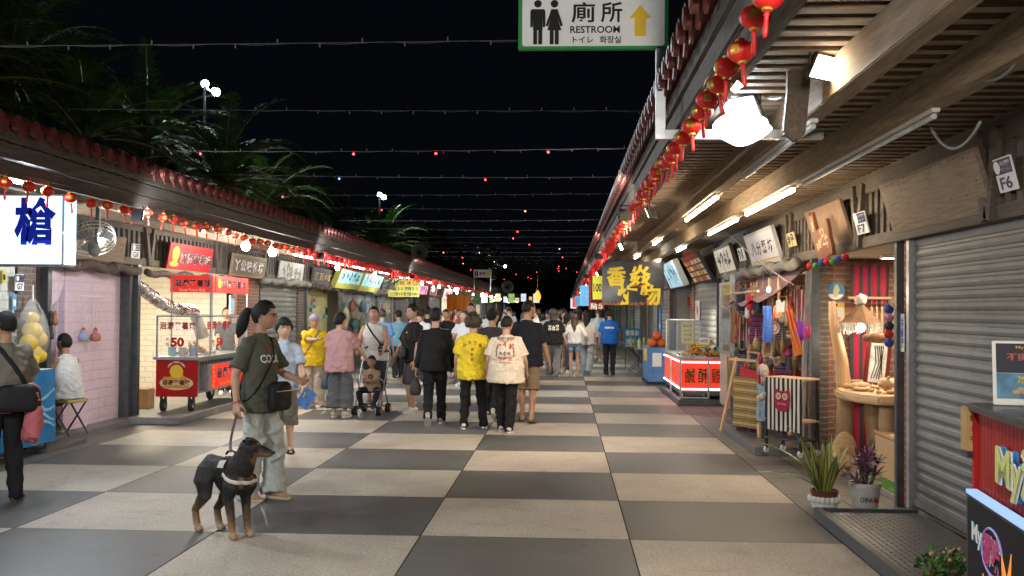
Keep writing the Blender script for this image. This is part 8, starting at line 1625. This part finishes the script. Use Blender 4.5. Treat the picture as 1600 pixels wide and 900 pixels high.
t = thing('log', 'upright forked driftwood branch behind the slab table', 'branch', (3.0, 11.2, .05)); MB().tube([(0, 0, 0), (.02, 0, .6), (-.02, 0, 1.05), (-.1, 0, 1.45), (-.12, .02, 1.7)], [.1, .085, .07, .05, .035], 12).obj('branch', W_PALE, t, smooth=True)
t = thing('wooden_block', 'square pale wooden chest on the floor of the carving shop', 'chest', (3.35, 9.95, .05)); MB().box((-.3, -.3, 0), (.3, .3, .4)).obj('chest_body', W_PALEX, t, bevel=.012); MB().box((-.31, -.31, .4), (.31, .31, .43)).obj('lid', W_PALE, t, bevel=.006)
carve('knotted driftwood lump lying on the wooden chest', (3.3, 9.9, .5), [((0, 0, .06), (.16, .1, .07)), ((.1, .05, .09), (.07, .07, .06)), ((-.1, -.03, .05), (.06, .07, .05))], SM('driftwood', (.33, .25, .2), var=.5, scale=14), 'driftwood')
kind(MB().box((2.88, 8.8, .051), (3.9, 9.95, .058)).obj('turf_mat', mat('artificial_turf', (.07, .22, .02), .9, var=.4, scale=80, bump=1, bscale=150)), 'thing'); tag(bpy.data.objects['turf_mat'], 'small green artificial turf mat at the carving shop entrance', 'mat')
for k, (dz, c) in enumerate(((0, BLU), (.12, PINKP), (.2, INKB), (.3, RED), (.42, BLU))): o = MB().ell((0, 0, 0), .045, 14, 10).obj('pompom', SM('pomdoor%d' % k, [(.03, .06, .25), (.5, .2, .3), (.03, .03, .05), (.45, .03, .03), (.04, .07, .3)][k], var=.5, scale=50, bump=1), smooth=True, loc=px3(1389, 483+k*13, 9.6)); tag(o, '%s pompom on the string at the right edge of the carving shop' % ['top navy', 'pink', 'black', 'red', 'lowest navy'][k], 'pompom')
o = MB().box((-.006, -.05, -.16), (0, .05, .16)).obj('oval_sign', PWHITE, bevel=.02, loc=onx(1411, 520, 2.83)); tag(o, 'narrow white sticker with blue writing on the near brick pier', 'sticker'); text('花蓮縣', .25, .06, Matrix.Translation((-.008, 0, .0)) @ frame3((0, 0, -1), (0, -1, 0)), BLU, o, .02, lift=0)
# plants
def leafblade(mb, b, az, L_, w, lean, curl, n=8, fold=.25):
    p = V(b); a = lean; vs = []; side = V((-math.sin(az), math.cos(az), 0))
    for i in range(n+1):
        t_ = i/n; ww = w*(math.sin(math.pi*min(1, .12+.88*t_))**.6 if t_ > .25 else .7+.3*t_/.25)*(1 if t_ < .98 else .1); up = V((-math.cos(az)*math.cos(a), -math.sin(az)*math.cos(a), math.sin(a)))*0+V((0, 0, 1)).cross(side)*0; nrm = V((-math.cos(az)*math.sin(a+1.57-1.57)*0, 0, 0))
        out = V((math.cos(az)*math.sin(a), math.sin(az)*math.sin(a), math.cos(a))); nn = side.cross(out)
        vs += [p-side*ww/2+nn*ww*fold, p, p+side*ww/2+nn*ww*fold]; p = p+out*(L_/n); a += curl/n
    fs = [];
    for i in range(n): k = i*3; fs += [(k, k+1, k+4, k+3), (k+1, k+2, k+5, k+4)]
    mb.add(vs, fs)
SNK = mat('snake_plant_leaf', (.06, .13, .035), .4, var=0); nt = SNK.node_tree; g = nt.nodes.new('ShaderNodeTexCoord'); nz_ = nt.nodes.new('ShaderNodeTexNoise'); mp_ = nt.nodes.new('ShaderNodeMapping'); mp_.inputs['Scale'].default_value = (10, 10, 45); nt.links.new(g.outputs['Object'], mp_.inputs[0]); nt.links.new(mp_.outputs[0], nz_.inputs['Vector']); cr = nt.nodes.new('ShaderNodeValToRGB'); cr.color_ramp.elements[0].position = .4; cr.color_ramp.elements[0].color = (.025, .07, .02, 1); cr.color_ramp.elements[1].position = .62; cr.color_ramp.elements[1].color = (.17, .25, .1, 1); nt.links.new(nz_.outputs['Fac'], cr.inputs[0]); nt.links.new(cr.outputs[0], nt.nodes['Principled BSDF'].inputs['Base Color'])
SNE = mat('leaf_margin_yellow', (.4, .38, .1), .45, var=.2)
c = onz(1288, 789, .02); c = V((c.x, c.y, 0)); t = thing('potted_plant', 'tall snake plant in a brown pot inside a white scalloped tub', 'plant', c)
MB().lathe([(0, 0), (.1, 0), (.125, .1), (.12, .1), (.1, .015), (0, .015)], 26).obj('tub', PWHITE, t, smooth=.6); m = MB(); [m.ell((.122*math.cos(a), .122*math.sin(a), .075), (.016, .016, .03), 8, 6) for a in np.linspace(0, 6.28, 21)[:-1]]; m.obj('tub_rim', PWHITE, t, smooth=True); MB().lathe([(.09, .02), (.112, .13), (.118, .15), (.104, .15), (.1, .12), (0, .12)], 22).obj('pot', SM('brown_pot', (.16, .06, .035), var=.3), t, smooth=.6)
r8 = random.Random(2)
for k in range(30):
    az = r8.uniform(0, 6.28); L_ = r8.uniform(.24, .52); ln = r8.uniform(.02, .45); cu = r8.uniform(-.1, .7); b = (.05*math.cos(az)*r8.random(), .05*math.sin(az)*r8.random(), .12); w_ = r8.uniform(.035, .055)
    m = MB(); leafblade(m, b, az, L_, w_, ln, cu); o_ = m.obj('leaf', SNK, t, smooth=True); m = MB(); leafblade(m, V(b)+V((0, 0, -.002)), az, L_*1.01, w_*1.28, ln, cu, fold=.2); m.obj('leaf_margin', SNE, o_, smooth=True)
for az, L_, ln, cu, z in ((2.9, .75, .5, 1.1, .14), (3.4, .7, .9, .9, .13), (3.15, .6, .35, .5, .2)): m = MB(); leafblade(m, (0, 0, z), az, L_, .04, ln, cu, 12); m.obj('leaf', SNK, t, smooth=True)
c = onz(1346, 792, .02); c = V((c.x+.03, c.y, 0)); t = thing('potted_plant', 'purple leaved spiky plant in a dirty white bucket', 'plant', c)
MB().lathe([(0, 0), (.1, 0), (.122, .19), (.13, .19), (.13, .225), (.12, .225), (.11, .17), (0, .17)], 26).obj('bucket', mat('dirty_white_bucket', (.5, .49, .45), .5, var=.2, scale=9, dirt=.5), t, smooth=.6); text('CHINA BU', .15, .04, Matrix.Translation((0, -.124, .1)) @ FR3, NAVY, t, .02, lift=0); MB().box((.04, -.13, .08), (.065, -.118, .11)).obj('bucket_mark', RED, t)
PUR = mat('purple_leaf', (.16, .045, .13), .4, var=.35, scale=20); PGR = mat('green_purple_leaf', (.06, .07, .045), .4, var=.35, scale=20)
for q in range(9):
    a = q*2.4; rr_ = .02+.11*(q/9); b = V((rr_*math.cos(a), rr_*math.sin(a), .22+.16*r8.random()+(.08 if q < 4 else 0)))
    m = MB(); m.tube([(b.x*.3, b.y*.3, .17), b], [.012, .009], 6); m.obj('stem', PGR, t)
    for k in range(13): m = MB(); leafblade(m, b, k*2.4+q, r8.uniform(.1, .17), .022, r8.uniform(.25, 1.5), r8.uniform(.1, .9), 6); m.obj('leaf', PUR if (k+q) % 3 or q < 4 else PGR, t, smooth=True)
m = MB()
c = onz(1497, 897, .02); t = thing('potted_plant', 'low leafy green plant with pink buds at the foot of the red stall', 'plant', V((2.22, 6.15, 0))); MB().lathe([(0, 0), (.09, 0), (.11, .1), (.1, .1), (0, .08)], 20).obj('pot', SM('brown_pot', (.16, .06, .035), var=.3), t, smooth=.6); LG = mat('glossy_leaf', (.07, .16, .03), .35, var=.4, scale=20)
m = MB()
for k in range(150):
    d = V((r8.gauss(0, 1), r8.gauss(0, 1), abs(r8.gauss(0, .8)))).normalized()*r8.uniform(.08, .17); leafblade(m, d+V((0, 0, .1)), r8.uniform(0, 6.28), r8.uniform(.04, .065), .03, r8.uniform(.3, 1.4), .6, 4, .15)
m.obj('foliage', LG, t, smooth=True); m = MB(); [m.ell((r8.uniform(-.13, .13), r8.uniform(-.15, .1), r8.uniform(.18, .27)), .012, 8, 6) for _ in range(9)]; m.obj('buds', SM('bud_pink', (.6, .25, .2)), t, smooth=True); m = MB(); [m.tube([(0, 0, .08), (.1*math.cos(a), .1*math.sin(a), .2)], .006, 5) for a in (0, 1, 2.2, 3.3, 4.4, 5.4)]; m.obj('stem', LG, t)
# red corrugated stall at the lower right corner
rz = rad(7-180); t = thing('market_stall', 'red corrugated stall counter with a lit food panel at the lower right corner', 'stall', (1.985, 5.02, 0), rad(-7)); RC = mat('red_corrugated', (.33, .025, .018), .4, .1, var=.2, scale=6, dirt=.2)
LL = 2.6; vs = []; mb = MB(); n = int(LL/.0135)
for i in range(n+1):
    y = -LL*i/n; x = .012*math.sin(i*2*math.pi/4); vs += [(x, y, .03), (x, y, 1.16)]
mb.add(vs, [(2*i, 2*i+1, 2*i+3, 2*i+2) for i in range(n)]); mb.obj('front_sheet', RC, t, smooth=True); MB().box((.02, -LL, .03), (.9, -.0, 1.155)).obj('stall_body', RC, t); MB().box((-.03, -.02, 0.02), (.03, .012, 1.16)).obj('corner_trim', RED, t)
MB().box((-.05, -LL, 1.165), (.95, .04, 1.2)).obj('counter', mat('black_counter', (.02, .02, .022), .3, var=.1), t, bevel=.006)
TS3 = frame3((0, -1, 0), (0, 0, 1)); TP = lambda y, z, d=0: Matrix.Translation((-.02-d, y, z)) @ TS3
MB().box((-.075, -1.7, .06), (-.02, -.06, .8)).obj('light_panel', BLACK, t, bevel=.004); MB().box((-.079, -1.69, .785), (-.03, -.07, .803)).obj('panel_edge', glow('panel_edge', (.3, .5, .85), .6), t); MB().box((-.0785, -1.66, .09), (-.0755, -.1, .77)).obj('panel_face', mat('panel_dark', (.01, .009, .012), .6, var=0, spec=.08, emit=.3), t)
FP = lambda y, z, d: Matrix.Translation((-.079-d, y, z)) @ TS3
for bo, mm, d in ((.09, SM('cyan_edge', (.1, .5, .75)), .001), (.03, PWHITE, .004)): text('My', .17, .11, FP(-.27, .62, d), mm, t, bo, lift=0)
for bo, mm, d in ((.1, PWHITE, .002), (.03, SM('magenta', (.55, .04, .2)), .006)): text('瀾味', .26, .15, FP(-.5, .6, d), mm, t, bo, lift=0)
m = MB(); m.tube([FP(-.5, .6, .002) @ V((.15*math.cos(a), .1*math.sin(a), 0)) for a in np.linspace(.2, 5.4, 22)], .006, 5); m.obj('swirl', SM('swirl', (.3, .3, .7)), t)
OR = glow('printed_prawn', (.75, .26, .04), .5)
for q, (y, z, s) in enumerate(((-.42, .34, 1), (-.72, .42, 1.5), (-.98, .38, 1.3))):
    m = MB(); m.poly([(-.03*s, -.12*s), (.03*s, -.12*s), (.05*s, .0), (.08*s, .1*s), (.03*s, .07*s), (.04*s, .16*s), (-.0, .08*s), (-.05*s, .14*s), (-.04*s, .04*s), (-.05*s, .0)], .003, FP(y, z, .002)); m.obj('printed_prawn', OR, t)
m = MB(); r7 = random.Random(3)
for k in range(70): y, z = -.35-.9*r7.random(), .12+.2*r7.random(); a = r7.uniform(0, 3.1); m.tube([FP(y, z, .003+.0001*k) @ V((l*.09*math.cos(a), l*.09*math.sin(a)+.01*math.sin(l*9), 0)) for l in (-.5, 0, .5)], .006, 5)
m.obj('printed_noodles', glow('printed_noodle', (.6, .55, .5), .45), t); MB().box((-.0788, -1.3, .1), (-.0765, -.3, .36)).obj('printed_bowl', glow('printed_bowl', (.3, .1, .04), .4), t)
for bo, mm, d in ((.13, SM('blue_edge', (.05, .3, .65)), .001), (.09, PWHITE, .02), (.02, SM('lime_letter', (.55, .6, .2)), .026)): text('My瀾味', .95, .24, FP(-.93, .97, d-.05), mm, t, bo, lift=0)
# things on and beside the red stall
c = V((1.9, 5.03, 0)); o = MB().box((-.055, -.05, 0), (.06, .05, .21)).obj('paper_box', mat('kraft_board', (.4, .25, .1), .8, var=.15), bevel=.004, loc=(1.985, 5.07, .97), rz=rad(-7)); tag(o, 'kraft cardboard name card box clipped to the corner of the red stall', 'box'); [text('營業中·請舉手·排隊'[k*3:k*3+3], .075, .03, Matrix.Translation((0, -.053, .16-.05*k)) @ FR3, INKB, o, .01, lift=0) for k in range(3)]; MB().box((-.05, -.055, -.03), (.055, .045, -.002)).obj('clip', BLACK, o)
t = thing('menu_stand', 'white framed picture menu leaning on the counter of the red stall', 'menu stand', (2.2, 4.86, 1.205), rad(-14)); M = Matrix.Rotation(rad(-8), 4, 'X'); MB().box((-.2, 0, 0), (.2, .012, .3), M).obj('menu_board', PWHITE, t, bevel=.003); MB().box((-.185, -.003, .15), (.185, -.001, .288), M).obj('menu_dark', SM('menu_dark', (.03, .035, .05)), t); MB().box((-.185, -.003, .03), (.185, -.001, .148), M).obj('menu_photo', SM('menu_sea', (.1, .25, .4), var=.5, scale=14), t)
text('My瀾味·主題餐', .2, .022, M @ Matrix.Translation((0, -.005, .27)) @ FR3, GOLD, t, .01, lift=0); text('不提供塑膠袋', .28, .035, M @ Matrix.Translation((0, -.005, .225)) @ FR3, SM('salmon', (.6, .12, .1)), t, .01, lift=0); text('減塑行動', .15, .035, M @ Matrix.Translation((-.02, -.005, .12)) @ FR3, YEL, t, .03, lift=0); m = MB(); [m.ell((-.1+.02*k, -.006, .06+.012*(k % 2)), (.02, .003, .012), 8, 6, M) for k in range(5)]; m.obj('menu_food', SM('menu_food', (.5, .35, .2)), t)
tray('plate of golden fried food on the counter of the red stall', (2.17, 4.66, 1.205), .18, .2, 40, FOODG, .022, 12, 'food plate', 'food_plate', BLACK)
# loose cables under the right ceiling
for k, (a, b, dr, lb) in enumerate((((1490, 66), (1600, 80), .16, 'near the top right corner'), ((1455, 200), (1532, 190), .12, 'above the blank signboard'), ((1240, 445), (1110, 330), .1, 'looping by the framed signs'), ((1175, 130), (1225, 150), .05, 'at the dazzling flood lamp'))):
    p, q = onx(*a, 1.98 if k < 2 else 2.4 if k == 2 else 1.2), onx(*b, 1.98 if k < 2 else 2.4 if k == 2 else 1.2); o = MB().tube([p.lerp(q, u)+V((0, 0, -dr*4*u*(1-u))) for u in np.linspace(0, 1, 17)], .008, 6).obj('cable', CABLE, smooth=True); tag(o, 'slack grey cable under the right ceiling %s' % lb, 'cable')
